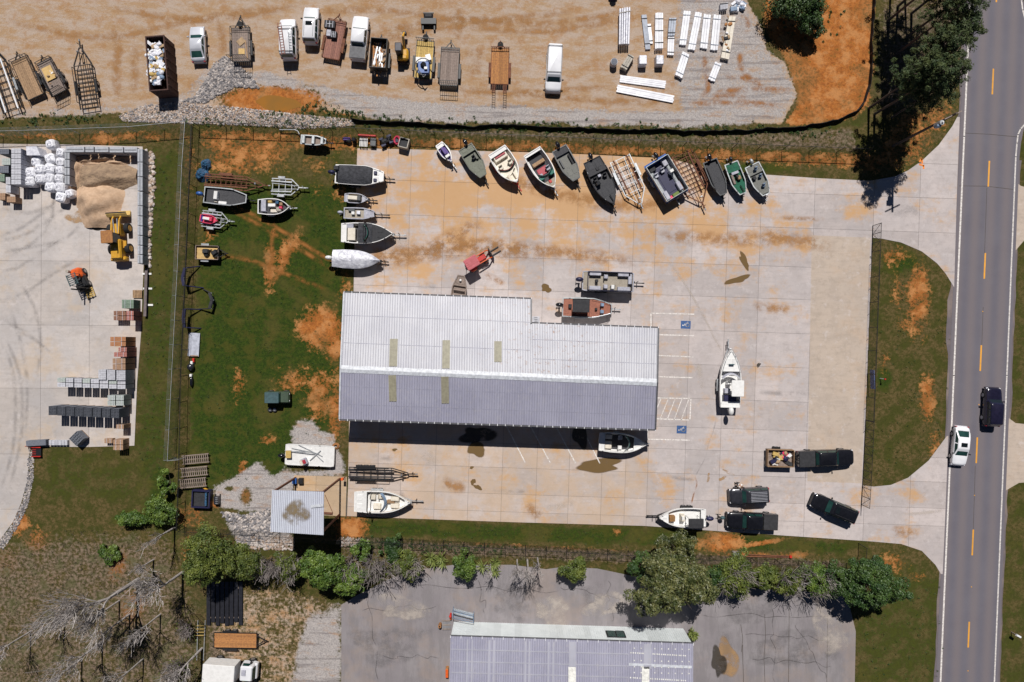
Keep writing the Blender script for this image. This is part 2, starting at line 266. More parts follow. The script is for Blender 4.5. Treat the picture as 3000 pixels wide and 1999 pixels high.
vo=nn(t,'ShaderNodeTexVoronoi'); vo.inputs['Scale'].default_value=11; t.links.new(p,vo.inputs['Vector']); hs=nn(t,'ShaderNodeSeparateColor'); t.links.new(vo.outputs['Color'],hs.inputs[0])
ga=mixc(t,hs.outputs[0],(.27,.245,.24),(.45,.41,.385)); ga=mixc(t,mth(t,'MULTIPLY',sstep(t,n_s,.52,.66),.6),ga,(.36,.2,.1)); ga=mixc(t,mth(t,'MULTIPLY',sstep(t,n_r,.53,.62),.5),ga,(.14,.12,.12))
col=mixc(t,thr(grav,nz,.3,.8,3.2),col,ga)
col=mixc(t,mth(t,'MULTIPLY',darken,.6),col,(.05,.04,.03))
t.links.new(col,b.inputs['Base Color']); b.inputs['Roughness'].default_value=.95; b.inputs['Specular IOR Level'].default_value=.2
bp=nn(t,'ShaderNodeBump'); bp.inputs['Strength'].default_value=.55; bp.inputs['Distance'].default_value=.12
t.links.new(mth(t,'ADD',n_f,mth(t,'MULTIPLY',n_h,.5)),bp.inputs['Height']); t.links.new(bp.outputs[0],b.inputs['Normal']); MATS['ground']=m
# ---------------------------------------------------------------- setting: outlines in photo pixels on the ground
LOT=[(1047,435),(1200,438),(1600,448),(1700,452),(1960,465),(2050,487),(2120,500),(2240,512),(2400,523),(2550,530),(2620,518),(2660,500),(2700,472),(2750,425),(2790,370),(2812,328),(2803,560),(2795,842),(2770,802),(2745,772),(2700,737),(2640,711),(2585,700),(2555,697),(2540,1100),(2527,1422),(2560,1426),(2610,1421),(2660,1400),(2720,1350),(2778,1272),(2770,1480),(2761,1690),(2740,1655),(2700,1614),(2640,1594),(2560,1587),(2400,1576),(2100,1556),(1890,1541),(1500,1530),(1190,1519),(1017,1512),(1020,1420),(1023,1228),(1036,860),(1039,700)]
WEST=[(-160,420),(200,424),(418,430),(428,600),(421,780),(418,850),(414,970),(402,1120),(394,1306),(250,1310),(90,1308),(84,1345),(81,1410),(62,1475),(38,1530),(0,1582),(-160,1750)]
SOUTHLOT=[(1000,2200),(1000,1772),(1050,1742),(1150,1692),(1240,1667),(1330,1655),(1500,1655),(1600,1668),(1650,1661),(1750,1666),(1850,1687),(1950,1700),(2100,1718),(2300,1730),(2480,1740),(2507,1850),(2500,2200)]
CARP=[(862,1393),(1016,1397),(1016,1513),(862,1506)]
def rl(y,o=0): return 2837-.0434*(y-110)+o     # left white line of the road
def rr(y,o=0): return 2978-.0407*(y-400)+o     # right white line
ROAD=[(rl(-250,-13),-250),(rl(2250,-13),2250),(rr(2250,11),2250),(rr(460,11),460),(rr(420,14),418),(2999,378),(3030,362),(3300,352),(3300,70),(3030,66),(3006,50),(2998,0),(2998,-250)]
def gz(px,py):
    for pl,z in((LOT,.03),(WEST,.03),(CARP,.03),(ROAD,.02),(SOUTHLOT,.015)):
        if bool(inpoly(pl,px,py)): return z
    return 0.0
def W2(pl): return [P(x,y)[:2] for x,y in pl]
# ---- terrain grid with painted layers
NX,NY=600,440; xs=np.linspace(-78,78,NX); ys=np.linspace(-56,56,NY); GX,GY=np.meshgrid(xs,ys); PX=GX*S+1500; PY=999.5-GY*S
L={k:np.zeros((NY,NX)) for k in('clay','green','grav','tan','mulch','darken')}
def blur(a,px):
    n=max(1,int(px/S/(xs[1]-xs[0])))
    k=np.ones(2*n+1)/(2*n+1)
    for _ in range(2):
        a=np.apply_along_axis(lambda r:np.convolve(np.pad(r,n,'edge'),k,'valid'),1,a); a=np.apply_along_axis(lambda r:np.convolve(np.pad(r,n,'edge'),k,'valid'),0,a)
    return a
def poly(l,pts,v,f=14):
    m=blur(inpoly(pts,PX,PY).astype(float),f); L[l][:]=np.maximum(L[l],m*v) if v>0 else L[l]*(1+m*v)
def elp(l,x,y,rx,ry,v,a=0):
    c,s=math.cos(math.radians(a)),math.sin(math.radians(a)); u=((PX-x)*c+(PY-y)*s)/rx; q=(-(PX-x)*s+(PY-y)*c)/ry
    d=np.sqrt(u*u+q*q); m=np.clip(1.55-d,0,1.1)/1.1; L[l][:]=np.maximum(L[l],m*v) if v>0 else L[l]*(1+m*v)
YARD=[(-400,-400),(2190,-400),(2185,0),(2240,100),(2246,150),(2300,182),(2320,240),(2336,272),(2325,305),(2300,340),(2290,366),(1500,355),(1060,342),(1000,330),(700,318),(350,330),(0,348),(-400,350)]
poly('tan',YARD,1.0,6)
poly('grav',[(1900,-400),(2183,-400),(2180,0),(2238,100),(2244,150),(2298,182),(2318,240),(2333,272),(2322,305),(2298,340),(2285,364),(2000,345),(1985,270),(1965,140),(1990,40)],.8,16)
poly('grav',[(640,210),(790,212),(1000,262),(1150,288),(1300,302),(1500,308),(1650,318),(1900,328),(2100,322),(2290,362),(2000,374),(1600,364),(1300,360),(1075,347),(1010,322),(900,290),(760,252)],.95,8)
poly('grav',[(-400,330),(0,322),(300,310),(420,300),(560,260),(600,190),(660,170),(700,260),(560,330),(0,352),(-400,352)],.55,12)

for x,y,rx,ry,v in((340,170,50,110,.45),(640,100,22,70,.5),(620,180,30,30,.5),(1200,90,90,60,.25),(1700,80,120,70,.2),(2200,215,60,14,.8),(2150,200,40,12,.5),(2230,255,20,12,.8),(2000,300,20,26,.6)): elp('clay',x,y,rx,ry,v*1.05); elp('tan',x,y,rx,ry,-.3*v)
elp('clay',800,292,160,44,1.15); elp('tan',800,292,155,42,-1); elp('grav',800,296,150,40,-1); poly('clay',[(930,290),(1000,305),(1055,340),(980,335)],.9,8)
poly('clay',[(2195,-400),(2575,-400),(2562,-10),(2550,300),(2500,345),(2300,374),(2338,290),(2300,175),(2246,100)],1.0,10)
elp('green',2340,60,110,60,.55); elp('green',2255,30,40,30,.4)
poly('mulch',[(1060,372),(1500,378),(2000,392),(2500,370),(2520,448),(2000,432),(1500,410),(1060,392)],.62,8); poly('green',[(1060,360),(1500,372),(2000,386),(2520,350),(2540,380),(2000,402),(1060,378)],.5,8)
poly('clay',[(1060,398),(1500,412),(2000,432),(2520,452),(2530,500),(2000,462),(1060,432)],.62,6); poly('clay',[(590,378),(1050,396),(1046,440),(590,440)],.62,8)
elp('green',2220,492,110,16,.7); elp('clay',2080,470,40,20,.8)
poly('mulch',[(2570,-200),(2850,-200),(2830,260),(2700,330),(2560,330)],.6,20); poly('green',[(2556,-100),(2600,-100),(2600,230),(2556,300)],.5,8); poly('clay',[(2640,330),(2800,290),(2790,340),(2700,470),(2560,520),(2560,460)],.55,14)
poly('green',[(600,540),(1040,530),(1034,860),(1000,1230),(850,1400),(600,1445),(545,1400),(560,1000),(590,600)],.85,22); poly('green',[(590,400),(1045,440),(1040,560),(590,560)],.42,14)
poly('clay',[(600,395),(860,400),(870,470),(700,520),(600,500)],.62,20)
for x,y,rx,ry,v,a in((945,962,62,58,1.1,0),(980,1000,30,90,.8,0),(900,960,30,26,1.0,0),(790,780,20,70,.75,0),(840,740,26,70,.75,30),(940,1160,50,80,.72,0),(860,1120,60,46,.6,0),(985,1200,30,90,.75,0),(700,1130,18,50,.6,0),(1010,820,20,40,.55,0),(980,560,60,40,.42,0),(910,480,60,30,.45,0),(610,680,24,50,.55,0),(712,1378,18,30,.8,0),(630,1480,18,14,.7,0),(560,1510,40,30,.6,0),(730,480,120,26,.55,0),(1000,860,18,30,.5,0),(1030,1548,48,34,1.0,0),(2110,1588,62,28,1.1,0),(2230,1592,80,7,.9,-10),(2330,1626,50,10,.8,0),(2180,1625,90,8,.7,0),(2060,1580,20,10,.5,0),(1810,1560,16,10,.6,0),(2690,880,34,110,.78,0),(2700,840,22,60,.8,0),(2718,1165,24,64,.85,0),(2660,950,40,20,.55,0),(2620,752,40,26,.6,0),(2640,860,30,60,.45,0),(2740,1300,20,50,.5,0),(2590,1060,18,30,.5,0),(345,1660,30,60,.85,20),(390,1780,50,70,.75,20),(360,1640,50,20,.6,0),(60,1530,26,40,.8,0),(110,1590,40,40,.6,20),(150,1690,60,40,.45,0),(20,1650,50,50,.55,0),(720,1540,30,14,.8,0),(560,1610,26,50,.6,0),(2610,1650,50,30,.55,0),(2680,1690,40,14,.45,0),(1700,1612,200,6,.5,3),(1500,1600,300,6,.5,2),(420,400,130,14,.6,0),(150,400,160,12,.55,0),(290,408,60,20,.7,0),(560,480,22,60,.4,0),(780,1290,30,14,.6,0),(2560,480,60,30,.6,0)): elp('clay',x,y,rx,ry,v,a)
poly('tan',[(770,640),(790,640),(990,830),(960,850)],.2,6)
poly('grav',[(625,1432),(700,1388),(755,1352),(800,1400),(850,1352),(845,1380),(990,1375),(1012,1395),(862,1395),(862,1505),(800,1502),(640,1488)],1.0,6); poly('grav',[(850,1268),(875,1235),(920,1232),(935,1262),(975,1270),(985,1300),(1000,1330),(1015,1395),(980,1395),(960,1310),(860,1310)],.95,6); elp('clay',720,1455,18,30,.8); elp('grav',720,1455,16,26,-.8); elp('grav',672,1432,14,8,-.8)
poly('green',[(1050,1518),(1900,1548),(2500,1588),(2480,1628),(1900,1604),(1060,1570)],.72,8); poly('mulch',[(1000,1572),(1500,1596),(2000,1618),(2480,1640),(2480,1670),(2000,1660),(1500,1640),(1000,1622)],.7,8)
poly('green',[(2535,1430),(2780,1280),(2800,850),(2560,705)],.3,10); elp('green',2640,770,70,40,.8); elp('green',2590,1110,30,40,.8)
poly('green',[(2510,1640),(2620,1610),(2765,1700),(2760,2200),(2505,2200)],.5,10); poly('green',[(2960,400),(3200,400),(3200,2250),(2900,2250)],.42,8)
poly('green',[(432,430),(535,430),(500,1500),(400,1540),(395,1320)],.6,14); poly('green',[(110,1320),(390,1320),(440,1480),(120,1480)],.5,20); elp('green',470,1450,40,110,.9); elp('green',400,1520,80,26,.8); elp('green',320,1640,40,50,.6); elp('green',230,1720,60,50,.35)
poly('mulch',[(-400,1640),(100,1560),(500,1540),(600,1800),(600,2200),(-400,2200)],.62,40); poly('tan',[(610,1840),(650,1720),(800,1700),(1000,1760),(1000,2200),(610,2200)],.5,20); poly('mulch',[(600,1750),(700,1900),(690,2200),(590,2200)],.75,20); poly('grav',[(905,1800),(1000,1770),(1000,2200),(830,2200),(870,1900)],.95,16); poly('mulch',[(2040,1850),(2095,1900),(2095,2200),(2040,2200)],.8,5)
poly('grav',[(660,1525),(840,1490),(860,1600),(700,1600)],.8,8); poly('grav',[(418,430),(440,430),(448,640),(442,800),(420,780)],.5,8); poly('darken',[(560,1690),(610,1690),(610,1999),(560,1999)],.3,16)  # last polygon only darkens a narrow strip of ground
poly('darken',[(2585,60),(2800,20),(2780,200),(2700,330),(2560,340)],.5,20)  # shade of the pine grove painted into the ground colour
zone=np.zeros((NY,NX),int); zone[inpoly(YARD,PX,PY)]=1; zone[inpoly([(2195,-400),(2560,-400),(2550,300),(2300,374),(2338,290),(2246,100)],PX,PY)]=2; zone[inpoly([(590,400),(1045,436),(1022,1500),(640,1500),(545,1400)],PX,PY)]=3
zone[(PX<600)&(PY>1500)]=4; zone[(PX>2500)&(PY>520)]=5
GZ=(np.sin(GX*.9)*np.cos(GY*1.1)*.0)
cz=zone[:-1,:-1]
A=np.stack([L['clay'],L['green'],L['grav'],np.ones_like(GX)],-1).reshape(-1,4); B=np.stack([L['tan'],L['mulch'],L['darken'],np.ones_like(GX)],-1).reshape(-1,4)
V=np.stack([GX,GY,GX*0],-1).reshape(-1,3); idx=np.arange(NX*NY).reshape(NY,NX); F=np.stack([idx[:-1,:-1],idx[:-1,1:],idx[1:,1:],idx[1:,:-1]],-1)
for zi,nm in enumerate(('grass_ground','gravel_yard','clay_bank','lawn','rough_ground','roadside_verge')):
    f=F[cz==zi]; u,inv=np.unique(f,return_inverse=True); inv=inv.reshape(-1,4)
    me=bpy.data.meshes.new(nm); me.vertices.add(len(u)); me.vertices.foreach_set('co',V[u].ravel()); me.loops.add(inv.size); me.loops.foreach_set('vertex_index',inv.ravel().astype(np.int32)); me.polygons.add(len(inv)); me.polygons.foreach_set('loop_start',(np.arange(len(inv))*4).astype(np.int32)); me.update(calc_edges=True)
    for an,ar in(('lay_a',A),('lay_b',B)): me.attributes.new(an,'FLOAT_COLOR','POINT').data.foreach_set('color',ar[u].ravel())
    me.materials.append(MATS['ground']); tag(link(nm,me),kind='structure')
MB().add([(-1500,-1500,-.3),(1500,-1500,-.3),(1500,1500,-.3),(-1500,1500,-.3)],[(0,1,2,3)]).build('ground','ground')['kind']='structure'
# ---- paving
def clip(pl,a,b,c):
    o=[]
    for i in range(len(pl)):
        p,q=pl[i],pl[(i+1)%len(pl)]; dp=a*p[0]+b*p[1]-c; dq=a*q[0]+b*q[1]-c
        if dp<=0: o.append(p)
        if (dp<0)!=(dq<0) and dp!=dq: k=dp/(dp-dq); o.append((p[0]+(q[0]-p[0])*k,p[1]+(q[1]-p[1])*k))
    return o
def area(pl): return abs(sum(pl[i][0]*pl[(i+1)%len(pl)][1]-pl[(i+1)%len(pl)][0]*pl[i][1] for i in range(len(pl))))/2
def slabs(parent,outline,ul,vl,ang,mats,top=.03,gap=.33):
    c,s=math.cos(ang),math.sin(ang)
    fw=lambda p:((p[0]-1500)*c+(p[1]-1000)*s+1500,-(p[0]-1500)*s+(p[1]-1000)*c+1000); bw=lambda p:((p[0]-1500)*c-(p[1]-1000)*s+1500,(p[0]-1500)*s+(p[1]-1000)*c+1000)
    pl=[fw(p) for p in outline]
    for i in range(len(ul)-1):
        for j in range(len(vl)-1):
            q=pl
            for a,b,d in((1,0,ul[i+1]-gap),(-1,0,-ul[i]-gap),(0,1,vl[j+1]-gap),(0,-1,-vl[j]-gap)):
                q=clip(q,a,b,d)
                if len(q)<3: break
            if len(q)>2 and area(q)>150:
                mt=mats(bw(((ul[i]+ul[i+1])/2,(vl[j]+vl[j+1])/2)) if False else bw(q[0])) if callable(mats) else mats
                MB().prism([P(*bw(p))[:2] for p in q][::-1],.004,top).build('slab',mt,parent)
A2=math.radians(1.9)
lot=tag(MB().prism(W2(LOT)[::-1],-.05,.012).build('concrete_lot','conc_dark'),kind='structure')
slabs(lot,LOT,[980,1022,1120,1188,1288,1386,1484,1585,1680,1776,1845,1910,2018,2120,2216,2372,2546,2680,2860],[300,440,540,641,755,850,950,1050,1150,1235,1300,1371,1448,1500,1640,1700],A2,'concrete')
west=tag(MB().prism(W2(WEST)[::-1],-.05,.012).build('concrete_yard','conc_dark'),kind='structure')
slabs(west,WEST,[-170,-20,120,262,440],[400,560,772,960,1145,1338,1500,1760],math.radians(.3),'concrete_west')
car_slab=tag(MB().prism(W2(CARP)[::-1],-.05,.012).build('wash_bay_floor','conc_dark'),kind='structure'); slabs(car_slab,CARP,[840,940,1030],[1390,1440,1530],A2,'concrete_carport')
pad=tag(MB().prism(W2([(2378,690),(2549,697),(2524,1416),(2365,1410)])[::-1],.0,.034).build('new_concrete_pad','concrete_new'),kind='structure')
tag(MB().prism(W2(SOUTHLOT)[::-1],-.05,.015).build('asphalt_lot','asphalt_old'),kind='structure')
for pl in([(2962,520),(2990,545),(3200,600),(3200,690),(3000,705),(2972,738)],[(2955,1225),(2975,1240),(3200,1262),(3200,1400),(2985,1415),(2942,1440)]): tag(MB().prism(W2(pl)[::-1],-.05,.016).build('driveway_apron','concrete_new'),kind='structure')
road=tag(MB().prism(W2(ROAD)[::-1],-.05,.02).build('road','asphalt_road'),kind='structure')
sh=[]
for y in range(-240,2241,40): sh.append((rl(y,-19+R.uniform(-2,2)-(9 if 860<y<1010 else 0)),y))
tag(MB().prism(W2(sh+[(rl(y,-6),y) for y in(2240,-240)])[::-1],-.05,.013).build('road_shoulder','asphalt_shoulder'),kind='structure')
sh=[(rr(y,16+R.uniform(-2,3)),y) for y in range(470,2241,40)]
tag(MB().prism(W2(sh+[(rr(y,6),y) for y in(2240,470)]),-.05,.014).build('road_shoulder','asphalt_shoulder'),kind='structure')
def stripe(pts,wd,mt,z,nm,parent):
    b=MB()
    for (x1,y1),(x2,y2) in zip(pts,pts[1:]):
        a=P(x1,y1); c=P(x2,y2); d=math.hypot(c[0]-a[0],c[1]-a[1])
        if d: b.box(((a[0]+c[0])/2,(a[1]+c[1])/2,z-.003),(d+wd*.5,wd,.006),math.atan2(c[1]-a[1],c[0]-a[0]))
    return b.build(nm,mt,parent)
stripe([(rl(y),y) for y in(-240,400,1100,2240)],.2,'paint_white',.027,'edge_line',road); stripe([(2990,-240),(2992,0),(2996,30),(3003,58)],.16,'paint_white',.027,'edge_line',road)
stripe([(3040,350),(3005,362),(2990,378),(2982,395),(2979,420)]+[(rr(y),y) for y in(460,1100,2240)],.17,'paint_white',.027,'edge_line',road)
for k in range(-2,9):
    y0=203+270*k; f=lambda y:2910-.0436*(y-200); stripe([(f(y0),y0),(f(y0+73),y0+73)],.19,'paint_yellow',.027,'lane_dash',road)
stripe([(2891,550),(2884,745)],.04,'stain_dark',.026,'dark_road_line',road); stripe([(2880,900),(2876,1010)],.04,'stain_dark',.026,'dark_road_line',road); stripe([(2857,1365),(2851,1550)],.04,'stain_dark',.026,'dark_road_line',road)  # tar seams between the lane dashes
stripe([(2820,390),(2900,394),(2985,402)],.05,'stain_dark',.026,'dark_road_line',road); stripe([(2810,545),(2890,546),(2972,556)],.05,'stain_dark',.026,'dark_road_line',road)  # thin dark lines drawn across the road
for x,y in((2879,913),(2868,1186),(2855,1452),(2846,1720),(2836,1966)): MB().rbox(P(x,y,.035),(.12,.12,.03),.02).build('road_stud','paint_yellow',road)
# parking paint
for pts in([(1907,962),(1907,918),(2033,921)],[(1930,981),(2032,984)],[(1929,1042),(2030,1046)],[(1928,1104),(2028,1107)],[(1925,1166),(2024,1168),(2021,1231),(1922,1227)],[(1897,1259),(1897,1287),(2019,1290)],[(1483,1247),(1538,1354)],[(1555,1250),(1612,1356)],[(1630,1252),(1686,1357)],[(1705,1255),(1757,1357)]): stripe(pts,.13,'paint_white',.038,'bay_line',lot)
for a in((1937,1167,1922,1202),(1958,1168,1934,1226),(1978,1168,1955,1228),(1998,1168,1975,1229),(2018,1169,1996,1230)): stripe([a[:2],a[2:]],.1,'paint_white',.038,'hatch_line',lot)
for cx,cy in((2009,952),(1997,1259)):
    q=MB().box(P(cx,cy,.036),(1.2,.96,.006),-A2).build('disabled_badge','paint_blue',lot)
    b=MB(); X,Y,_=P(cx,cy); k=.43
    T=lambda u,v:(X-v*k,Y+u*k,.045)   # symbol's up points to -x
    def ln(pts,wd=.075):
        for p1,p2 in zip(pts,pts[1:]):
            a,c=T(*p1),T(*p2); d=math.hypot(c[0]-a[0],c[1]-a[1]); b.box(((a[0]+c[0])/2,(a[1]+c[1])/2,.043),(d+wd*.6,wd,.005),math.atan2(c[1]-a[1],c[0]-a[0]))
    ln([(-.12,.62),(-.05,-.02),(.38,-.05),(.6,-.62),(.78,-.55)]); ln([(-.1,.32),(.28,.3)])
    ln([(-.05+.48*math.cos(a),-.42+.48*math.sin(a)) for a in [math.radians(t) for t in range(125,345,18)]])
    c=T(-.14,.85); b.cyl((c[0],c[1],.04),(c[0],c[1],.0455),.075,n=12); b.build('wheelchair_symbol','paint_white',q)
def blob(nm,mt,cx,cy,rx,ry,z,parent,seed,rough=.22,n=36,a0=0):
    r=random.Random(seed); ph=[r.uniform(0,6.28) for _ in range(5)]; pts=[]
    for i in range(n):
        a=2*PI*i/n; q=1+rough*sum(math.sin((k+2)*a+ph[k])/(k+1.3) for k in range(5)); u,v=rx*q*math.cos(a),ry*q*math.sin(a); c,s=math.cos(a0),math.sin(a0); pts.append(P(cx+u*c-v*s,cy+u*s+v*c)[:2])
    return MB().prism(pts[::-1],z-.006,z).build(nm,mt,parent)
def softblob(nm,mt,cx,cy,rx,ry,z,parent,seed,rough=.22,n=36,a0=0):
    r=random.Random(seed); ph=[r.uniform(0,6.28) for _ in range(5)]; b=MB(); rows=[]
    for k in(.5,.86,1.04):
        row=[]
        for i in range(n):
            a=2*PI*i/n; q=k*(1+rough*sum(math.sin((j+2)*a+ph[j])/(j+1.3) for j in range(5))); u,v=rx*q*math.cos(a),ry*q*math.sin(a); c,s_=math.cos(a0),math.sin(a0); row.append((*P(cx+u*c-v*s_,cy+u*s_+v*c)[:2],z))
        rows.append(row)
    b.loft(rows,True,False); b.f=[f if len(f)>4 else f for f in b.f]; o=b.build(nm,mt,parent); o.data.attributes.new('soft','FLOAT','POINT').data.foreach_set('value',[1.0]*n+[.9]*n+[0.0]*n); return o if parent else tag(o,kind='structure')
SM={'stain_wet':'stain_soft','stain_dark':'stain_softdark','wet_sand':'sand_soft'}
for i,(x,y,rx,ry,a,mt) in enumerate(((1755,1364,66,19,.0,'stain_wet'),(1396,1316,30,18,0,'stain_wet'),(1400,1275,46,26,0,'stain_dark'),(1400,1428,11,7,.4,'stain_wet'),(1386,1412,7,9,0,'stain_wet'),(1382,1370,6,4,0,'stain_wet'),(2180,765,9,28,-.5,'stain_wet'),(2160,820,36,9,-.2,'stain_wet'),(2222,1070,4,9,.6,'stain_dark'),(1700,1275,20,40,.0,'stain_dark'),(1600,845,14,12,0,'stain_wet'),(1156,1318,6,5,0,'stain_wet'))): softblob('wet_stain',SM[mt],x,y,rx*1.05,ry*1.05,.0365+.0004*i,lot,i+5,.26,a0=a)
softblob('sand_runoff','sand_soft',235,638,34,22,.0362,west,8,.3); softblob('wet_stain','stain_softdark',290,668,26,8,.0366,west,9,.3,a0=.2)
for i,(x,y,rx,ry,a) in enumerate(((2135,1385,16,5,.5),(2116,1402,12,5,-.3),(2075,1400,4,14,0.2))): softblob('rust_stain','sand_soft',x,y,rx,ry,.037+.0003*i,lot,i+60,.3,a0=a)
pts=[(1950,760),(1985,800),(2020,855),(2060,925),(2095,995),(2115,1030)]; SEAM=pts
b=MB()
for x1,y1,x2,y2 in((2694,474,2701,466),(2701,466,2702,479),(2694,482,2706,486),(2706,486,2706,494)): 
    a=P(x1,y1,.038); c=P(x2,y2,.038); b.box(((a[0]+c[0])/2,(a[1]+c[1])/2,.038),(math.dist(a,c)+.1,.2,.006),math.atan2(c[1]-a[1],c[0]-a[0]))
b.build('spray_mark','paint_orange',lot)
stripe([(2175,1890),(2178,1999)],.06,'stain_dark',.02,'crack',None)['kind']='structure'
softblob('rusty_runoff','sand_soft',2130,1930,34,56,.019,None,31,.2); softblob('rusty_runoff','stain_softdark',2105,1940,20,46,.0205,None,32,.3)
for pts in([(2240,1800),(2243,1860),(2238,1930),(2241,1999)],[(2312,1760),(2310,1999)],[(2425,1800),(2422,1999)],[(2170,1830),(2176,1870),(2172,1910)]): tag(stripe(pts,.05,'stain_dark',.0195,'asphalt_crack',None),kind='structure')
tag(blob('muddy_puddle','puddle',815,303,70,20,.012,None,77,.12,a0=.06),kind='structure')

def sheet(nm,pts,wd,mt,z,parent):
    """thin continuous strip along a smoothed line"""
    q=[P(*p)[:2] for p in pts]; fine=[]
    for i in range(len(q)-1):
        p0,p1,p2,p3=q[max(0,i-1)],q[i],q[i+1],q[min(len(q)-1,i+2)]
        for k in range(8):
            u=k/8; fine.append(tuple(.5*((2*b_)+(-a+c_)*u+(2*a-5*b_+4*c_-d)*u*u+(-a+3*b_-3*c_+d)*u**3) for a,b_,c_,d in zip(p0,p1,p2,p3)))
    fine.append(q[-1]); l=[];r=[]
    for i,p in enumerate(fine):
        a=fine[max(0,i-1)]; c_=fine[min(len(fine)-1,i+1)]; d=math.hypot(c_[0]-a[0],c_[1]-a[1]) or 1; n=(-(c_[1]-a[1])/d*wd/2,(c_[0]-a[0])/d*wd/2); l.append((p[0]+n[0],p[1]+n[1],z)); r.append((p[0]-n[0],p[1]-n[1],z))
    o=MB().loft([l,[(x,y,z) for x,y in fine],r],False,False,False).build(nm,mt,parent); n=len(fine); av=[0.0]*n+[min(1.0,i/4,(n-1-i)/4) for i in range(n)]+[0.0]*n; o.data.attributes.new('soft','FLOAT','POINT').data.foreach_set('value',av); return o if parent else tag(o,kind='structure')
for i,pts in enumerate(([(0,690),(60,670),(130,620),(190,560)],[(0,705),(70,690),(150,640),(215,590)],[(0,740),(90,725),(190,700),(250,640)],[(20,760),(110,700),(150,640),(160,560)],[(0,800),(60,780),(120,740),(180,700)],[(0,1000),(30,1060),(45,1150),(40,1300),(0,1450)],[(15,990),(50,1070),(65,1160),(60,1300),(25,1440)],[(30,900),(60,1000),(80,1120),(75,1290)],[(0,930),(80,980),(160,1040)],[(60,830),(100,900),(120,1000),(110,1100)],[(0,880),(70,860),(160,800),(230,760)],[(0,610),(80,625),(160,600)])):
    sheet('tyre_track',pts,.8,'rubber_mark',.0355+.0003*i,west)
for i,pts in enumerate(([(1000,130),(1300,60),(1600,70),(1900,20)],[(1000,150),(1300,80),(1600,92),(1900,40)],[(900,40),(1100,30),(1400,60),(1700,30)],[(300,20),(600,60),(900,10)],[(0,60),(300,110),(560,60),(800,20)],[(1500,270),(1700,290),(1850,300),(2000,290)],[(1300,255),(1500,275),(1800,250)],[(640,60),(650,110),(665,160)],[(1170,60),(1180,100),(1185,150)],[(330,70),(345,140),(340,240),(350,290)],[(390,120),(395,200),(390,280)],[(1340,20),(1345,70),(1340,120)],[(1360,155),(1400,158),(1415,160)],[(1360,185),(1420,186)],[(1360,205),(1415,206)])): sheet('wheel_rut',pts,1.3 if i<7 else 1.6,'mud_mark',.006+.0005*i,None)
for i,pts in enumerate(([(2170,215),(2210,235),(2240,255)],[(2120,222),(2180,232),(2220,240)],[(2165,150),(2170,190),(2180,215)],[(2060,150),(2068,210),(2075,260),(2050,290)],[(2170,40),(2185,60),(2195,85)],[(2090,270),(2200,262),(2330,265)],[(2000,305),(2150,300),(2300,310)],[(2080,285),(2130,282),(2190,284)])): sheet('wheel_rut',pts,1.1,'clay_mark',.016+.0005*i,None)
for i,pts in enumerate(([(660,590),(760,640),(880,710),(1010,790)],[(650,600),(750,655),(870,725),(1000,805)],[(600,745),(720,760),(830,800),(960,850)],[(820,600),(800,680),(795,760),(790,840)],[(860,700),(840,760),(820,800),(800,830)])): sheet('wheel_rut',pts,.9,'clay_mark',.007+.0004*i,None)
for i,pts in enumerate(([(1040,760),(1200,735),(1400,715),(1600,735),(1900,770)],[(1040,785),(1250,750),(1420,735),(1600,752)],[(1250,740),(1330,690),(1420,650)],[(1500,520),(1600,560),(1800,600),(2000,590)],[(1900,690),(2100,700),(2300,705)],[(2230,680),(2300,700),(2450,720)])): sheet('mud_track',pts,2.6,'mud_mark',.0375+.0003*i,lot)
for i,pts in enumerate(([(1700,1690),(1720,1740),(1725,1800)],[(1590,1700),(1580,1760),(1600,1820)],[(1740,1700),(1760,1750),(1765,1810)],[(1100,1800),(1180,1790),(1270,1810)],[(1120,1850),(1200,1860),(1280,1840)],[(2120,1990),(2130,1900),(2120,1800)],[(2400,1760),(2420,1850),(2440,1950)],[(2300,1920),(2380,1930),(2480,1900)])): sheet('tyre_track',pts,2.2,'rubber_mark',.0185+.0004*i,None)
sheet('repair_seam',SEAM,.45,'pale_mark',.0392,lot); sheet('crack',[(2098,1225),(2090,1262),(2076,1300),(2066,1340),(2046,1378),(2036,1396)],.22,'rubber_mark',.0394,lot); sheet('crack',[(2036,1395),(2041,1420),(2031,1452),(2026,1476)],.3,'clay_mark',.0396,lot)
for i,(x,y,l,a) in enumerate(((1120,1340,70,.1),(1260,1345,60,.9),(1330,1420,80,.3),(1500,1440,120,.05),(1640,1480,90,-.2),(1560,1500,60,.6),(1180,1460,50,1.2),(2050,1100,90,1.4),(2260,900,120,.1),(2300,1150,160,.02),(2150,1150,60,.7),(1450,820,70,.4),(1250,840,60,.1),(1160,700,120,.05),(2350,640,140,.03),(2650,620,120,.05),(2700,1500,140,-.1),(2650,1560,90,.2),(2000,1400,80,.1),(1750,800,60,.2))): dx,dy=math.cos(a)*l/2,math.sin(a)*l/2; sheet('scuff',[(x-dx,y-dy),(x+R.uniform(-4,4),y+R.uniform(-4,4)),(x+dx,y+dy)],R.uniform(.6,2.4),('rubber_mark','pale_mark','mud_mark')[i%3],.04+.0003*i,lot)
def crackline(x0,y0,x1,y1,seed):
    r=random.Random(seed); n=9; return [(x0+(x1-x0)*i/n+r.uniform(-9,9)*(0<i<n),y0+(y1-y0)*i/n+r.uniform(-9,9)*(0<i<n)) for i in range(n+1)]
marks('crack_mark',(.07,.06,.06),.6,.3,.6)
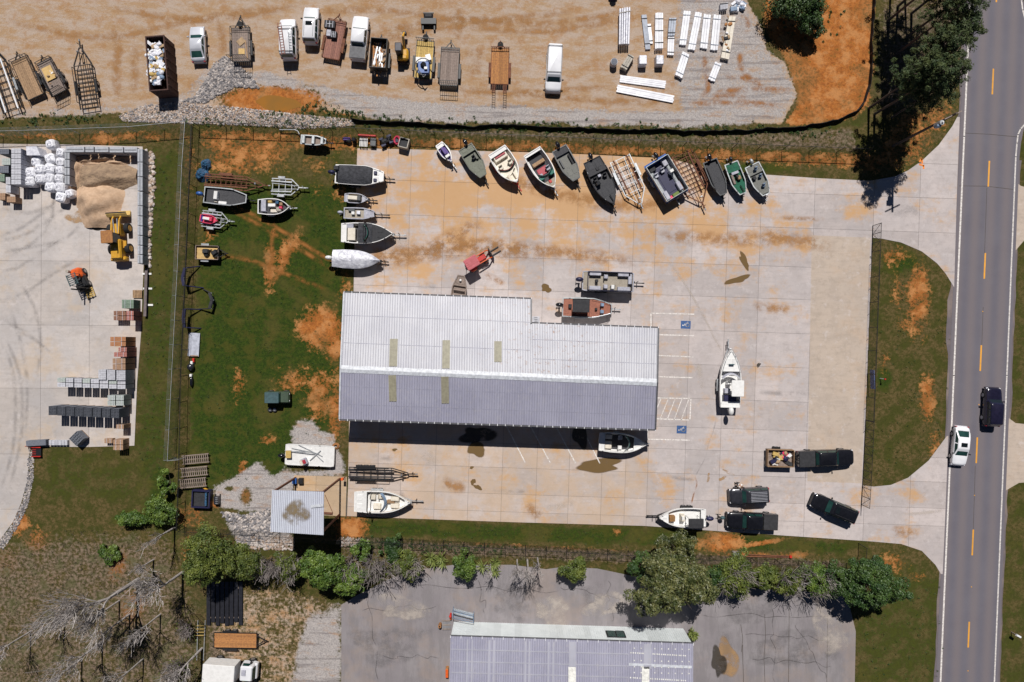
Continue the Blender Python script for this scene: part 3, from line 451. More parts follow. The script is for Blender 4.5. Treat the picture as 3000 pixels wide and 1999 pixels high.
for i,a in enumerate(((2180,1860,2420,1870),(2260,1780,2270,1999),(2330,1830,2420,1990),(2200,1930,2440,1950),(1060,1790,1280,1775),(1120,1920,1290,1930),(1080,1700,1110,1999),(1200,1720,1640,1730),(1640,1720,1830,1760),(2050,1800,2480,1815),(1400,1700,1420,1800),(1780,1700,1790,1820))): sheet('asphalt_crack',crackline(*a,i),.13,'crack_mark',.0225+.0004*i,None)
for i,(x,y,rx,ry) in enumerate(((1180,1780,70,40),(1120,1900,80,60),(1620,1790,60,40),(1500,1760,50,60),(1780,1770,60,40),(2300,1900,90,60),(2430,1850,50,70),(2200,1790,70,40))): softblob('worn_patch',('pale_mark','rubber_mark')[i%2],x,y,rx,ry,.0275+.0004*i,None,200+i,.3)
# ---------------------------------------------------------------- buildings
def lerp(a,b,k): return tuple(x+(y-x)*k for x,y in zip(a,b))
def roof_panels(parent,top0,top1,bot0,bot1,n,mt,ribs=3,rib_h=.05,nm='roof_panel'):
    """sheets running from the top edge (top0..top1) to the eave (bot0..bot1)"""
    for i in range(n):
        b=MB()
        def at(u,v,h=0): 
            p=lerp(lerp(top0,top1,u),lerp(bot0,bot1,u),v); return (p[0],p[1],p[2]+h)
        u0=i/n; du=1/n; prof=[(0,0)]
        for r in range(ribs):
            c=(r+.5)/ribs; prof+= [(c-.06,0),(c-.03,rib_h),(c+.03,rib_h),(c+.06,0)]
        prof.append((1,0)); dz=.012*((i%2)*1.0)
        n0=len(prof); vs=[at(u0+du*q*.999,0,h+dz) for q,h in prof]+[at(u0+du*q*.999,1,h+dz) for q,h in prof]+[at(u0+du*q,0,-.02) for q in(0,1)]+[at(u0+du*q,1,-.02) for q in(0,1)]
        b.v=vs
        for k in range(n0-1):
            b.f.append((k,n0+k,n0+k+1,k+1)); b.m.append(1 if prof[k][1]!=prof[k+1][1] else 0)  # rib flanks coloured darker, standing in for their different reflection
        t=2*n0
        for f in((t,t+1,t+3,t+2),tuple(range(n0))+(t+1,t),tuple(range(2*n0-1,n0-1,-1))+(t+2,t+3)): b.f.append(f); b.m.append(0)
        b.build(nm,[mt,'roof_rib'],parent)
def bar(b,a,c,wd,h):
    a,c=Vector(a),Vector(c); d=c-a; m=(a+c)/2
    q=d.to_track_quat('X','Z'); M4=Matrix.Translation(m)@q.to_matrix().to_4x4(); L_=d.length/2
    b.add([M4@Vector((x*L_,y*wd/2,z*h/2)) for x in(-1,1) for y in(-1,1) for z in(-1,1)],[(0,1,3,2),(4,6,7,5),(0,4,5,1),(2,3,7,6),(0,2,6,4),(1,5,7,3)])
def barobj(nm,mt,parent,a,c,wd,h):
    b=MB(); bar(b,a,c,wd,h); return b.build(nm,mt,parent)
def wall(parent,a,c,z1,mt,nm='wall',th=.15):
    b=MB(); d=math.hypot(c[0]-a[0],c[1]-a[1]); b.box(((a[0]+c[0])/2,(a[1]+c[1])/2,z1/2),(d,th,z1),math.atan2(c[1]-a[1],c[0]-a[0])); return b.build(nm,mt,parent)
bl=thing('workshop_building','long metal workshop with grey ribbed roof and pale ridge cap beside the parking bays','building')
RW,RE=P(998,1081,5.6),P(1926,1121,5.6); SW,SE=P(995,1228,4.6),P(1920,1258,4.6); NW,N1,N2,NE=P(1008,858,4.15),P(1557,877,4.15),P(1556,948,4.7),P(1929,962,4.7)
k1=(N1[0]-RW[0])/(RE[0]-RW[0]); RM=lerp(RW,RE,k1)
roof_panels(bl,RW,RM,NW,N1,25,'roof_zinc_lit'); roof_panels(bl,RM,RE,N2,NE,17,'roof_zinc_lit'); roof_panels(bl,RE,RW,SE,SW,42,'roof_grey')  # sun-facing north slope painted lighter than the south slope
b=MB()
for sgn,wd in((1,.0),):
    up=[(0,.42,-.045),(0,0,.06),(0,-.42,-.05)]
    b.loft([[(RW[0]-.05,RW[1]+y,RW[2]+z+.03) for _,y,z in up]+[(RW[0]-.05,RW[1],RW[2]-.1)],[(RE[0]+.05,RE[1]+y,RE[2]+z+.03) for _,y,z in up]+[(RE[0]+.05,RE[1],RE[2]-.1)]])
b.build('ridge_cap','ridge',bl)
for a,c in((NW,N1),(N2,NE),(SW,SE)):
    s=1 if a[1]>0 and a is not SW else -1
    b=MB(); bar(b,(a[0],a[1]+s*.1,a[2]-.08),(c[0],c[1]+s*.1,c[2]-.08),.16,.14); g=b.build('gutter','gutter',bl)
    b=MB(); n=int(math.dist(a,c)/.9)
    for i in range(n+1): q=lerp(a,c,i/n); MB().box((q[0],q[1]+s*.08,q[2]+.0),(.07,.24,.03)).build('bracket','white_paint',g)
for a,c in((NW,RW),(RW,SW),(SE,RE),(RE,NE),(N2,N1)): barobj('rake_trim','ridge' if a in(NW,RW) else 'gutter',bl,(a[0],a[1],a[2]+.03),(c[0],c[1],c[2]+.03),.16,.2)
for (x0,x1,y0,y1,side) in((1143,1166,993,1073,1),(1297,1319,997,1079,1),(1448,1470,1000,1060,1),(1141,1163,1099,1176,0),(1294,1316,1103,1182,0)):
    T0,T1,B0,B1=(RW,RE,NW,P(1931,890,4.15)) if side else (RW,RE,SW,SE)
    def rp(x,y):
        u=(x-998)/928; lo=lerp(T0,T1,u); hi=lerp(B0,B1,u); q=P(x,y,4.9); v=(q[1]-lo[1])/(hi[1]-lo[1]); r=lerp(lo,hi,v); return (q[0],q[1],r[2]+.075)
    b=MB(); ps=[rp(x0,y0),rp(x1,y0),rp(x1,y1),rp(x0,y1)]; b.loft([[(p[0],p[1],p[2]-.07) for p in ps],ps]); o=b.build('skylight_sheet','skylight',bl)
    for k in(.18,.5,.82): barobj('sheet_rib','skylight',o,lerp(ps[0],ps[1],k),lerp(ps[3],ps[2],k),.05,.05)
for f_ in(.34,.7):
    for T0_,T1_,B0_,B1_ in((RW,RM,NW,N1),(RM,RE,N2,NE),(RW,RE,SW,SE)):
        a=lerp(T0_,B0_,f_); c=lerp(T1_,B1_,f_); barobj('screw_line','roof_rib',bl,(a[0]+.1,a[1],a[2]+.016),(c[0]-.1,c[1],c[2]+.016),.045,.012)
ins=lambda p,dx,dy:(p[0]+dx,p[1]+dy)
c=[ins(NW,.5,-.5),ins(N1,-.5,-.5),ins(N2,-.5,-.5),ins(NE,-.5,-.5),ins(SE,-.5,.5),ins(SW,.5,.5)]
for a,d,z in((0,1,4.1),(1,2,4.1),(2,3,4.6),(3,4,4.55),(4,5,4.5),(5,0,4.1)): wall(bl,c[a],c[d],z,'wall_metal')
for i in range(4):
    q=lerp((*c[5],0),(*c[4],0),(i+.6)/4.4); d=MB().box((q[0],q[1]-.1,1.85),(3.6,.08,3.6),math.radians(-1.9)).build('roller_door','white_gel',bl)
    b=MB()
    for k in range(9): b.box((q[0],q[1]-.15,.3+.4*k),(3.5,.03,.04),math.radians(-1.9))
    b.build('door_rib','galv',d)
q=lerp((*c[2],0),(*c[3],0),.12); MB().box((q[0],q[1]+.1,1.1),(1,.06,2.1),math.radians(-1.9)).build('entry_door','grey_paint',bl)
b=MB().box(P(1570,937,.05),(.9,.78,.1)); o=b.build('door_step','cmu_light'); tag(o,'small pale concrete step in the notch of the workshop wall','step')
b=MB()
for i in range(3): b.box(P(1570,931+i*5,.11),(.4,.06,.02))
b.build('grille','gutter',o)
# --- neighbour building (white wall, grey roof) running out of the picture
b2=thing('warehouse_building','warehouse with white ribbed wall, glazed window and weathered grey roof','building')
T0,T1=P(1320,1864,4.4),P(2031,1886,4.4); G0,G1=T0[:2],T1[:2]; E0,E1=(T0[0]-.3,T0[1]-17,5.6),(T1[0]-.4,T1[1]-17,5.6)
roof_panels(b2,E0,E1,T0,T1,34,'roof_grey',3,.045)
n=34
for i in range(n):
    a=lerp((*G0,0),(*G1,0),i/n); d=lerp((*G0,0),(*G1,0),(i+.999)/n); b=MB(); ln=math.dist(a,d); an=math.atan2(d[1]-a[1],d[0]-a[0])
    b.box(((a[0]+d[0])/2,(a[1]+d[1])/2-.25,2.12),(ln,.12,4.24),an)
    for k in(.17,.5,.83): q=lerp(a,d,k); b.box((q[0],q[1]-.175,2.12),(.05,.05,4.24),an)
    b.build('wall_panel','wall_white',b2)
wall(b2,(G0[0]+.1,G0[1]-.3),(E0[0]+.1,E0[1]),4.3,'wall_white'); wall(b2,(G1[0]-.1,G1[1]-.3),(E1[0]-.1,E1[1]),4.3,'wall_white')
barobj('eave_gutter','gutter',b2,(T0[0],T0[1]+.06,4.36),(T1[0],T1[1]+.06,4.36),.12,.12); b=MB()
for i in range(24): q=lerp(T0,T1,i/23); b.box((q[0],q[1]-.05,q[2]+.06),(.06,.3,.03))
b.build('gutter_bracket','white_paint',b2)
q=P(1806,1844,2.9); wn=MB().box((q[0],G0[1]-.0+(G1[1]-G0[1])*.68-.1,2.35),(2.25,.1,1.6),math.radians(-1.9)).build('window','black_steel',b2)
for dx in(-.52,.52): MB().box((q[0]+dx,G0[1]+(G1[1]-G0[1])*.68-.03,2.35),(.92,.1,1.4),math.radians(-1.9)).build('pane','glass',wn)
for x0,x1,y0,mt in((1665,1687,1954,'panel_white'),(1880,1902,1952,'panel_white'),(1667,1687,1880,'roof_worn'),(1886,1908,1887,'roof_worn')):
    b=MB()
    y1=2240 if mt=='panel_white' else y0+72
    ps=[]
    for x,y in((x0,y0),(x1,y0),(x1,y1),(x0,y1)):
        z=4.4
        for _ in range(3): w_=P(x,y,z); z=4.4+(G0[1]+(G1[1]-G0[1])*((x-1320)/711)-w_[1])/17*1.2
        ps.append((w_[0],w_[1],z+.08))
    b.loft([[(p[0],p[1],p[2]-.1) for p in ps][::-1],ps[::-1]]); b.build('skylight_sheet',mt,b2)
def roof2(x,y):
    z=4.4
    for _ in range(3): w_=P(x,y,z); z=4.4+(G0[1]+(G1[1]-G0[1])*((x-1320)/711)-w_[1])/17*1.2
    return (w_[0],w_[1],z+.06)
b=MB(); rr_=random.Random(5)
for y in(1912,1985):
    for i in range(26): x=1848+i*6.4+rr_.uniform(-1,1); b.box(roof2(x,y+i*.35),(.14,.14,.03))
for y in(1899,1935,1953,1970):
    for i in range(9): b.box(roof2(1858+i*20,y+i*.4),(.13,.13,.03))
b.build('sealed_screw','panel_white',b2)
barobj('sealant_line','ridge',b2,roof2(1842,1946),roof2(2026,1954),.3,.03)
for y in(1902,1937,1970): barobj('sheet_lap','roof_worn',b2,roof2(1322,y),roof2(1840,y+14),.12,.02)
for x in(1370,1384,1434,1448,1540,1552,1608,1622): barobj('worn_strip','roof_worn',b2,roof2(x,1872+(x-1320)*.03),roof2(x-3,2060),.16,.02)
# --- tall wash-bay canopy on steel posts
cp=thing('wash_bay_canopy','tall open canopy with stained corrugated roof on steel posts','canopy'); ZC=7.4
bs=[(866,1400),(997,1402),(995,1508),(866,1506)]
for x,y in bs:
    q=P(x,y); MB().box((q[0],q[1],ZC/2),(.2,.2,ZC)).build('post','rust',cp)
for i in range(4):
    a,d=P(*bs[i]),P(*bs[(i+1)%4]); barobj('beam','rust',cp,(a[0],a[1],ZC-.15),(d[0],d[1],ZC-.15),.16,.25)
a,d=P(866,1506),P(997,1506); barobj('brace','rust',cp,(P(975,1504)[0],P(975,1504)[1],.12),(P(845,1495)[0],P(845,1495)[1],.12),.2,.2); barobj('brace','rust',cp,P(952,1450,.1),P(975,1503,.1),.05,.05)
ex=lambda x,y,z:P(x,y,z); roof_panels(cp,P(797,1436,ZC),P(949,1441,ZC),P(792,1558,ZC+.3),P(948,1568,ZC+.3),7,'roof_old',4,.06)
b=MB(); rr_=random.Random(3)
b=MB()
def cz_(x,y): u=(y-1438)/124; return P(x,y,ZC+.075+.3*u)
pts=[cz_(868+46*math.cos(a)*(1+.12*math.sin(3*a)),1502+40*math.sin(a)*(1+.15*math.sin(4*a+1))) for a in [2*PI*i/30 for i in range(30)]]
c0=cz_(868,1502); mid=[lerp(c0,p,.72) for p in pts]; b.add([c0]+mid+pts,[(0,1+i,1+(i+1)%30) for i in range(30)]+[(1+i,31+i,31+(i+1)%30,1+(i+1)%30) for i in range(30)])
o=b.build('dirt_film','moss_mark',cp); o.data.attributes.new('soft','FLOAT','POINT').data.foreach_set('value',[1.0]+[.8]*30+[0.0]*30)
MB().box(cz_(929,1482)[:2]+(ZC+.25,),(1.4,.3,.05),.1).build('loose_sheet','ridge',cp)
# ---------------------------------------------------------------- fences
def fence(label,pts,mt,h=2.0,step=72,barb=True,side=1,nm='chain_link_fence',truss=False):
    """pts: fence foot in photo pixels"""
    g=thing(nm,label,'fence'); post=None; pm='black_steel' if mt=='link_black' else 'galv'
    Wp=[P(x,y) for x,y in pts]; tops=[]
    for (a,c) in zip(Wp,Wp[1:]):
        d=math.dist(a,c); n=max(1,round(d/(step/S))); an=math.atan2(c[1]-a[1],c[0]-a[0])
        for i in range(n+(1 if c is Wp[-1] else 0)):
            q=lerp(a,c,i/n)
            if post is None:
                b=MB().cyl((0,0,-.1),(0,0,h),.038,n=6)
                if barb: b.cyl((0,0,h-.02),(0,side*.28,h+.3),.025,n=5)
                post=b.build('post',pm,g,loc=q,rz=an); me=post.data
            else: link('post',me,g,q,an)
        # fabric
        me2=bpy.data.meshes.new('wire_mesh'); me2.from_pydata([(a[0],a[1],.03),(c[0],c[1],.03),(c[0],c[1],h),(a[0],a[1],h)],[],[(0,1,2,3)]); uv=me2.uv_layers.new()
        for k,(u,v) in enumerate(((0,0),(d,0),(d,h),(0,h))): uv.data[k].uv=(u,v)
        me2.materials.append(MATS[mt]); link('wire_mesh',me2,g)
        b=MB().cyl((a[0],a[1],h-.02),(c[0],c[1],h-.02),.03,n=6); b.build('top_rail',pm,g)
        if barb:
            nx,ny=-math.sin(an)*side,math.cos(an)*side; b=MB()
            for k in(.12,.2,.28): b.cyl((a[0]+nx*k,a[1]+ny*k,h+k),(c[0]+nx*k,c[1]+ny*k,h+k),.008,n=4)
            b.build('barbed_wire',pm,g)
        if truss:
            b=MB()
            for i in range(n):
                p0,p1=lerp(a,c,i/n),lerp(a,c,(i+1)/n); z0,z1=(.1,h-.1) if i%2 else (h-.1,.1); b.cyl((p0[0],p0[1],z0),(p1[0],p1[1],z1),.025,n=5)
            b.cyl((a[0],a[1],.12),(c[0],c[1],.12),.035,n=6); b.build('brace',pm,g)
    return g
fence('black chain-link fence with barbed wire behind the row of angled boats',[(585,372),(900,384),(1200,397),(1500,410),(1740,420),(2000,430),(2290,441),(2530,450)],'link_black')
fence('black chain-link fence along the west side of the lawn',[(583,384),(566,800),(552,1100),(546,1400),(540,1540)],'link_black',step=80)
fence('galvanised chain-link fence running beside the block yard grass strip',[(565,372),(556,500),(543,800),(528,1080),(515,1340)],'link_galv',step=80,side=-1)
fence('galvanised chain-link fence between the gravel yard and the block yard',[(-130,404),(150,396),(400,387),(565,372)],'link_galv',step=80)
fence('black chain-link fence along the hedge south of the concrete lot',[(545,1545),(760,1556),(1000,1570),(1300,1584),(1600,1600),(1900,1616),(2200,1634),(2480,1650)],'link_black',side=-1,step=66)
fence('black chain-link fence by the roadside verge between two gates',[(2553,740),(2545,960),(2535,1230)],'link_black',step=70,side=-1)
fence('black sliding gate with braced frame at the driveway nearest the pine trees',[(2556,662),(2553,740)],'link_black',step=24,barb=False,truss=True,nm='sliding_gate')['category']='gate'
fence('black sliding gate with braced frame beside the dark parked vehicles',[(2535,1232),(2527,1400),(2522,1478)],'link_black',step=24,barb=False,truss=True,nm='sliding_gate')['category']='gate'
fence('short black fence panel standing alone by the large dark tree',[(2515,1592),(2508,1662)],'link_black',step=50,barb=False,nm='stub_fence')
fence('short galvanised fence return at the end of the grass strip',[(515,1342),(548,1339)],'link_galv',step=40,barb=False,nm='fence_return')
# black silt fence: sagging fabric on stakes
SP=[(1030,352),(1075,357),(1130,360),(1200,362),(1300,368),(1390,374),(1440,368),(1500,370),(1580,374),(1750,381),(1870,385),(1950,382),(2000,388),(2150,386),(2240,380),(2320,376),(2400,366),(2460,350),(2505,330),(2528,300),(2543,250),(2549,190),(2547,130),(2553,60),(2558,-60)]
sf=thing('silt_fence','sagging black fabric silt fence edging the gravel yard','fence'); rr_=random.Random(4); stake=None; prev=None
fine=[]
for (a,c) in zip(SP,SP[1:]):
    n=max(1,int(math.dist(a,c)/14))
    for i in range(n): q=lerp(a,c,i/n); fine.append((q[0],q[1]+rr_.uniform(-1.6,1.6)))
b=MB(); rt=[]; rb=[]
for i,(x,y) in enumerate(fine):
    p=P(x,y); h=.62+rr_.uniform(-.12,.1); rt.append((p[0]+rr_.uniform(-.06,.06),p[1]+rr_.uniform(-.06,.06),h)); rb.append((p[0],p[1],-.03))
    if i%9==0:
        if stake is None: so_=MB().box((0,0,.4),(.05,.05,.85)).build('stake','wood_grey',sf,loc=p); stake=so_.data
        else: link('stake',stake,sf,p)
th=lambda r,d:[(x+d,y-d,z) for x,y,z in r]
b.loft([rb,rt,th(rt,.05),th(rb,.05)],False,False,False); b.build('fabric','silt',sf)
# sign board on the roadside fence, marker post, mailbox, utility pole
o=MB().box(P(2556,1112,1.0),(.06,2.3,.9),.04).build('sign_board','sign_blue'); tag(o,'plain blue board hung on the roadside fence','sign')
t_=thing('marker_post','small white utility marker leaning in the verge by the fence','post',P(2578,1109)); MB().cyl((0,0,0),(.1,-.05,.9),.04,n=8).build('post','white_paint',t_); MB().rbox((.1,-.05,.95),(.2,.2,.14),.04).build('cap','red',t_)
t_=thing('mailbox','white mailbox on a post in the grass across the road','mailbox',P(2963,1852)); MB().box((0,0,.5),(.1,.1,1.0)).build('post','wood_grey',t_); b=MB()
ring=lambda x:[(x,-.13,1.0),(x,.13,1.0),(x,.13,1.15),(x,.08,1.24),(x,-.08,1.24),(x,-.13,1.15)]
b.loft([ring(-.28),ring(.28)]); b.build('box','white_paint',t_,rz=-.5)
t_=thing('utility_pole','tall dark utility pole with grey transformer leaning over the driveway apron','pole',P(2616,428)); MB().cyl((0,0,-.2),(0,0,11.5),.17,.12,n=10).build('shaft','bark',t_)
MB().box((0,0,10.9),(2.0,.1,.12),.45).build('crossarm','wood_grey',t_)
tr_=MB().cyl((-.35,-.35,8.6),(-.35,-.35,9.7),.26,n=12).build('transformer','galv',t_); MB().cyl((-.35,-.35,9.7),(-.35,-.35,9.9),.08,n=8).build('bushing','white_gel',tr_); MB().rbox((-.5,-.6,9.2),(.5,.3,.6),.06).build('fuse_box','seatblue',t_)
# ---------------------------------------------------------------- vehicles
def pose(a,c,z):
    """tail and nose in photo pixels, measured at height z -> centre on ground, heading, length in metres"""
    p,q=P(*a,z),P(*c,z); g=gz((a[0]+c[0])/2,(a[1]+c[1])/2)
    return ((p[0]+q[0])/2,(p[1]+q[1])/2,g),math.atan2(q[1]-p[1],q[0]-p[0]),math.dist(p,q)
WHEEL={}
def wheel(parent,x,y,r=.34,wd=.22,rim='rim'):
    k=(round(r,2),round(wd,2))
    if k not in WHEEL:
        b=MB(); n=18; rings=[]
        for yy,rr2 in((-wd/2,r*.62),(-wd/2,r*.95),(-wd*.35,r),(wd*.35,r),(wd/2,r*.95),(wd/2,r*.62)): rings.append([(rr2*math.cos(2*PI*i/n),yy,rr2*math.sin(2*PI*i/n)) for i in range(n)])
        b.loft(rings); WHEEL[k]=b
    o=WHEEL[k].build('wheel','tyre',parent,loc=(x,y,r)) if isinstance(WHEEL[k],MB) else link('wheel',WHEEL[k],parent,(x,y,r)); WHEEL[k]=o.data
    kr=('rim',k,rim)
    if kr not in WHEEL:
        b=MB().cyl((0,-wd/2-.012,0),(0,wd/2+.012,0),r*.58,n=14); ro=b.build('rim',rim,o); WHEEL[kr]=ro.data
    else: link('rim',WHEEL[kr],o)
    return o
def quad(nm,mt,parent,p,off=.012,ins=.06):
    """glass pane inside the four corners p (in order), pushed outwards"""
    p=[Vector(q) for q in p]; c=sum(p,Vector())/4; n=(p[1]-p[0]).cross(p[3]-p[0]).normalized(); q=[x+(c-x)*ins*2+n*off for x in p]
    return MB().loft([[x-n*.03 for x in q],q]).build(nm,mt,parent)
def rrect(xa,xb,wy,z,r,n=4):
    r=min(r,(xb-xa)*.45,wy*.9); out=[]
    for sx,sy,t0 in((1,1,0),(-1,1,90),(-1,-1,180),(1,-1,270)):
        cx=(xb-r) if sx>0 else (xa+r)
        for i in range(n+1): t=math.radians(t0+90*i/n); out.append((cx+r*math.cos(t),sy*(wy-r)+r*math.sin(t),z))
    return out
CARS={'sedan':dict(W=1.8,H=1.45,hood=.8,cowl=.98,deck=1.02,tail=.85,cab=(-.40,-.2,.06,.24),wb=.28),
 'suv':dict(W=1.88,H=1.75,hood=.98,cowl=1.12,deck=1.1,tail=1.1,cab=(-.475,-.43,.08,.2),wb=.29),
 'van':dict(W=1.95,H=1.95,hood=.98,cowl=1.15,deck=1.15,tail=1.15,cab=(-.485,-.45,.2,.31),wb=.29),
 'pickup':dict(W=1.98,H=1.85,hood=1.08,cowl=1.2,deck=.8,tail=.8,cab=(-.12,-.08,.12,.21),wb=.3)}
def car(name,label,kind,tail,nose,paint,wpx=None,glass='glass',group=None,cover=None,rails=0,sunroof=0,rack=None,crew=0,H=None):
    d=CARS[kind]; loc,rz,Ln=pose(tail,nose,1.0); g=thing(name,label,'pickup truck' if kind=='pickup' else kind if kind!='sedan' else 'car',loc,rz,group)
    Wd=d['W'] if not wpx else wpx/S*.985; Ht=H or d['H']; h=Ln/2; cab=list(d['cab'])
    if crew: cab[0]-=.08; cab[1]-=.08
    st=[-1,-.985,-.95,-.9,-.84,-.7,-.4,cab[0]*2-.02,cab[0]*2+.03,-.05,.2,cab[3]*2-.03,cab[3]*2+.05,.7,.84,.9,.95,.985,1]; st=sorted(set(round(s,3) for s in st)); rings=[]
    for s in st:
        e=abs(s); wv=Wd/2*(1-(.1 if kind!='van' else .04)*max(0,(e-.5)/.5)**2-.2*max(0,(e-.84)/.16)**2.2)
        if s>cab[3]*2: k=(s-cab[3]*2)/(1-cab[3]*2); zt=d['cowl']+(d['hood']-d['cowl'])*k; zt-=.22*max(0,(s-.9)/.1)**2
        elif s>=cab[0]*2: zt=d['cowl']
        else: zt=d['deck']+(d['tail']-d['deck'])*max(0,(-s-.8)/.2)
        if s<-.9 and kind!='pickup': zt-=.2*max(0,(-s-.9)/.1)**2
        zb=.28+.1*max(0,(e-.8)/.2); cr=.03 if (kind!='pickup' or s>cab[0]*2) else 0
        prof=[(wv*.9,zb),(wv,zb+.22),(wv*1.0,zt-.2),(wv*.965,zt-.06),(wv*.87,zt),(wv*.45,zt+cr)]
        rings.append([(s*h,-y,z) for y,z in prof]+[(s*h,y,z) for y,z in prof[::-1]])
    rings=[r[::-1] for r in rings]
    smooth_by_angle(MB().loft(rings).build('body',paint,g),35)
    xa,xb,xc,xd=[k*Ln for k in cab]; wb_,wr=Wd*.465,Wd*(.385 if kind!='van' else .41); zc=d['cowl']-.03
    b=MB(); b.loft([rrect(xa,xd,wb_,zc,.12),rrect(xb-.03,xc+.05,wr+.02,Ht-.07,.14),rrect(xb+.05,xc-.06,wr-.07,Ht,.14)]); smooth_by_angle(b.build('cabin',paint,g),50)
    z0,z1=zc+.04,Ht-.1
    quad('windshield',glass,g,[(xd,-wb_+.06,z0),(xd,wb_-.06,z0),(xc+.04,wr-.04,z1),(xc+.04,-wr+.04,z1)],ins=.05)
    quad('rear_window',glass,g,[(xa,wb_-.08,z0+.04),(xa,-wb_+.08,z0+.04),(xb-.02,-wr+.06,z1),(xb-.02,wr-.06,z1)],ins=.06)
    nwin=2 if kind in('sedan',) or (kind=='pickup' and crew) else 1 if kind=='pickup' else 3
    for sg in(1,-1):
        for i in range(nwin):
            f0,f1=(i+.04)/nwin,(i+.96)/nwin; lo=lambda f:xa+.1+(xd-.15-xa-.1)*f; hi=lambda f:xb+.03+(xc-xb-.03)*f
            ps=[(lo(f0),sg*wb_,z0+.05),(lo(f1),sg*wb_,z0+.05),(hi(f1),sg*(wr+.02),z1),(hi(f0),sg*(wr+.02),z1)]
            quad('side_window',glass,g,ps[::-1] if sg>0 else ps,ins=.04)
        o=MB().rbox((xd-.25,sg*(Wd/2+.11),d['cowl']+.1),(.14,.22,.17),.04).build('mirror',paint if paint!='white_paint' else 'black_vinyl',g)
        MB().rbox((h*.94,sg*Wd*.36,d['hood']-.22),(.22,.36,.16),.05).build('headlight','plastic_white',g)
        MB().rbox((-h*.975,sg*Wd*.4,d['tail']-.18),(.12,.2,.3),.03).build('taillight','redtrim',g)
        for sx in(1,-1): wheel(g,sx*d['wb']*Ln,sg*(Wd/2-.09),.34 if kind=='sedan' else .38)
    for sx in(1,-1): MB().rbox((sx*(h-.05),0,.45),(.18,Wd*.9,.24),.06).build('bumper','black_vinyl' if paint=='black_paint' else paint,g)
    if kind=='pickup':
        L0=xa-.05; x1=-h+.04; wv=Wd/2*.96
        for sg in(1,-1): MB().rbox(((L0+x1)/2,sg*(wv-.07),.98),(L0-x1,.15,.5),.04).build('bed_side',paint,g)
        MB().rbox((x1+.04,0,.98),(.1,Wd*.86,.48),.03).build('tailgate',paint,g)
        if cover=='flat': MB().rbox(((L0+x1)/2,0,1.25),(L0-x1-.02,Wd*.93,.06),.04).build('bed_cover','black_vinyl' if paint!='white_paint' else 'grey_vinyl2',g)
        else: MB().box(((L0+x1)/2,0,.82),(L0-x1-.1,Wd*.8,.03)).build('bed_liner','black_vinyl',g)
    if rails:
        for i in range(rails): y=(i-(rails-1)/2)*wr*1.5/max(1,rails-1); MB().box(((xb+xc)/2-.05,y,Ht+.015),((xc-xb)*.8,.03,.04)).build('roof_rail','silver_paint' if paint=='grey_paint' else 'black_vinyl',g)
    if sunroof: MB().rbox((xc-.5,0,Ht+.005),(.5,wr*1.1,.02),.05).build('sunroof','darkglass',g)
    if rack:
        for x in(xb+.25,xc-.25): b=MB().box((x,0,Ht+.1),(.05,wr*2+.1,.05)); b.box((x,wr-.02,Ht+.04),(.05,.05,.1)); b.box((x,-wr+.02,Ht+.04),(.05,.05,.1)); b.build('rack_bar','black_steel',g)
    return g,Ln,Ht,(xa,xb,xc,xd,wr)
car('silver_sedan','silver sedan parked on the gravel near the grey rock pile','sedan',(579,180),(574,74),'silver_paint')
g,Ln,Ht,cb=car('work_van','white van with a ladder and rack on its roof','van',(845,172),(842,54),'white_paint',rack=1)
def ladder(label,x0,y0,x1,y1,z0,z1,wd,mt):
    a,c=Vector(P(x0,y0,z0)),Vector(P(x1,y1,z1)); d=(c-a).normalized(); n=Vector((-d.y,d.x,0)).normalized()*wd/2; t_=thing('ladder',label,'ladder')
    for s in(1,-1): barobj('stile',mt,t_,a+n*s,c+n*s,.06,.09)
    k=int((c-a).length/.3)
    for i in range(k): q=a+(c-a)*((i+.5)/k); barobj('rung',mt,t_,q-n,q+n,.05,.04)
ladder('reddish ladder lying along the roof edge of the white work van',817,66,830,160,2.2,2.2,.42,'wood_red'); ladder('grey ladder lying along the roof middle of the white work van',848,90,852,148,2.16,2.16,.4,'steel')
car('white_suv','white SUV with sunroof and dark rear window on the gravel','suv',(908,126),(912,20),'white_paint',rails=2,sunroof=1,glass='glass')
car('white_pickup','white pickup truck with grey bed cover on the gravel','pickup',(1046,174),(1058,47),'white_paint',cover='flat',crew=1)
car('panel_van','long white panel van with roof bars standing apart on the gravel','van',(1627,132),(1620,268),'white_paint',rack=1,H=2.0)
car('towing_pickup','black pickup truck with covered bed hitched to a wooden trailer','pickup',(2338,1345),(2502,1340),'black_paint',cover='flat',crew=1)
car('grey_suv','dark grey SUV with silver roof rails beside the crouching person','suv',(2254,1450),(2138,1456),'grey_paint',rails=7)
car('black_pickup','black pickup truck with covered bed parked at the grass edge','pickup',(2278,1530),(2130,1524),'black_paint',cover='flat',crew=1)
car('black_suv','glossy black SUV parked at an angle near the sliding gate','suv',(2510,1518),(2381,1464),'black_paint',sunroof=1,rails=2)
car('driving_suv','dark navy SUV driving on the road','suv',(2908,1250),(2914,1136),'navy_paint',glass='darkglass')
car('driving_sedan','white sedan with dark sunroof driving on the road','sedan',(2823,1250),(2812,1366),'white_paint',sunroof=1)
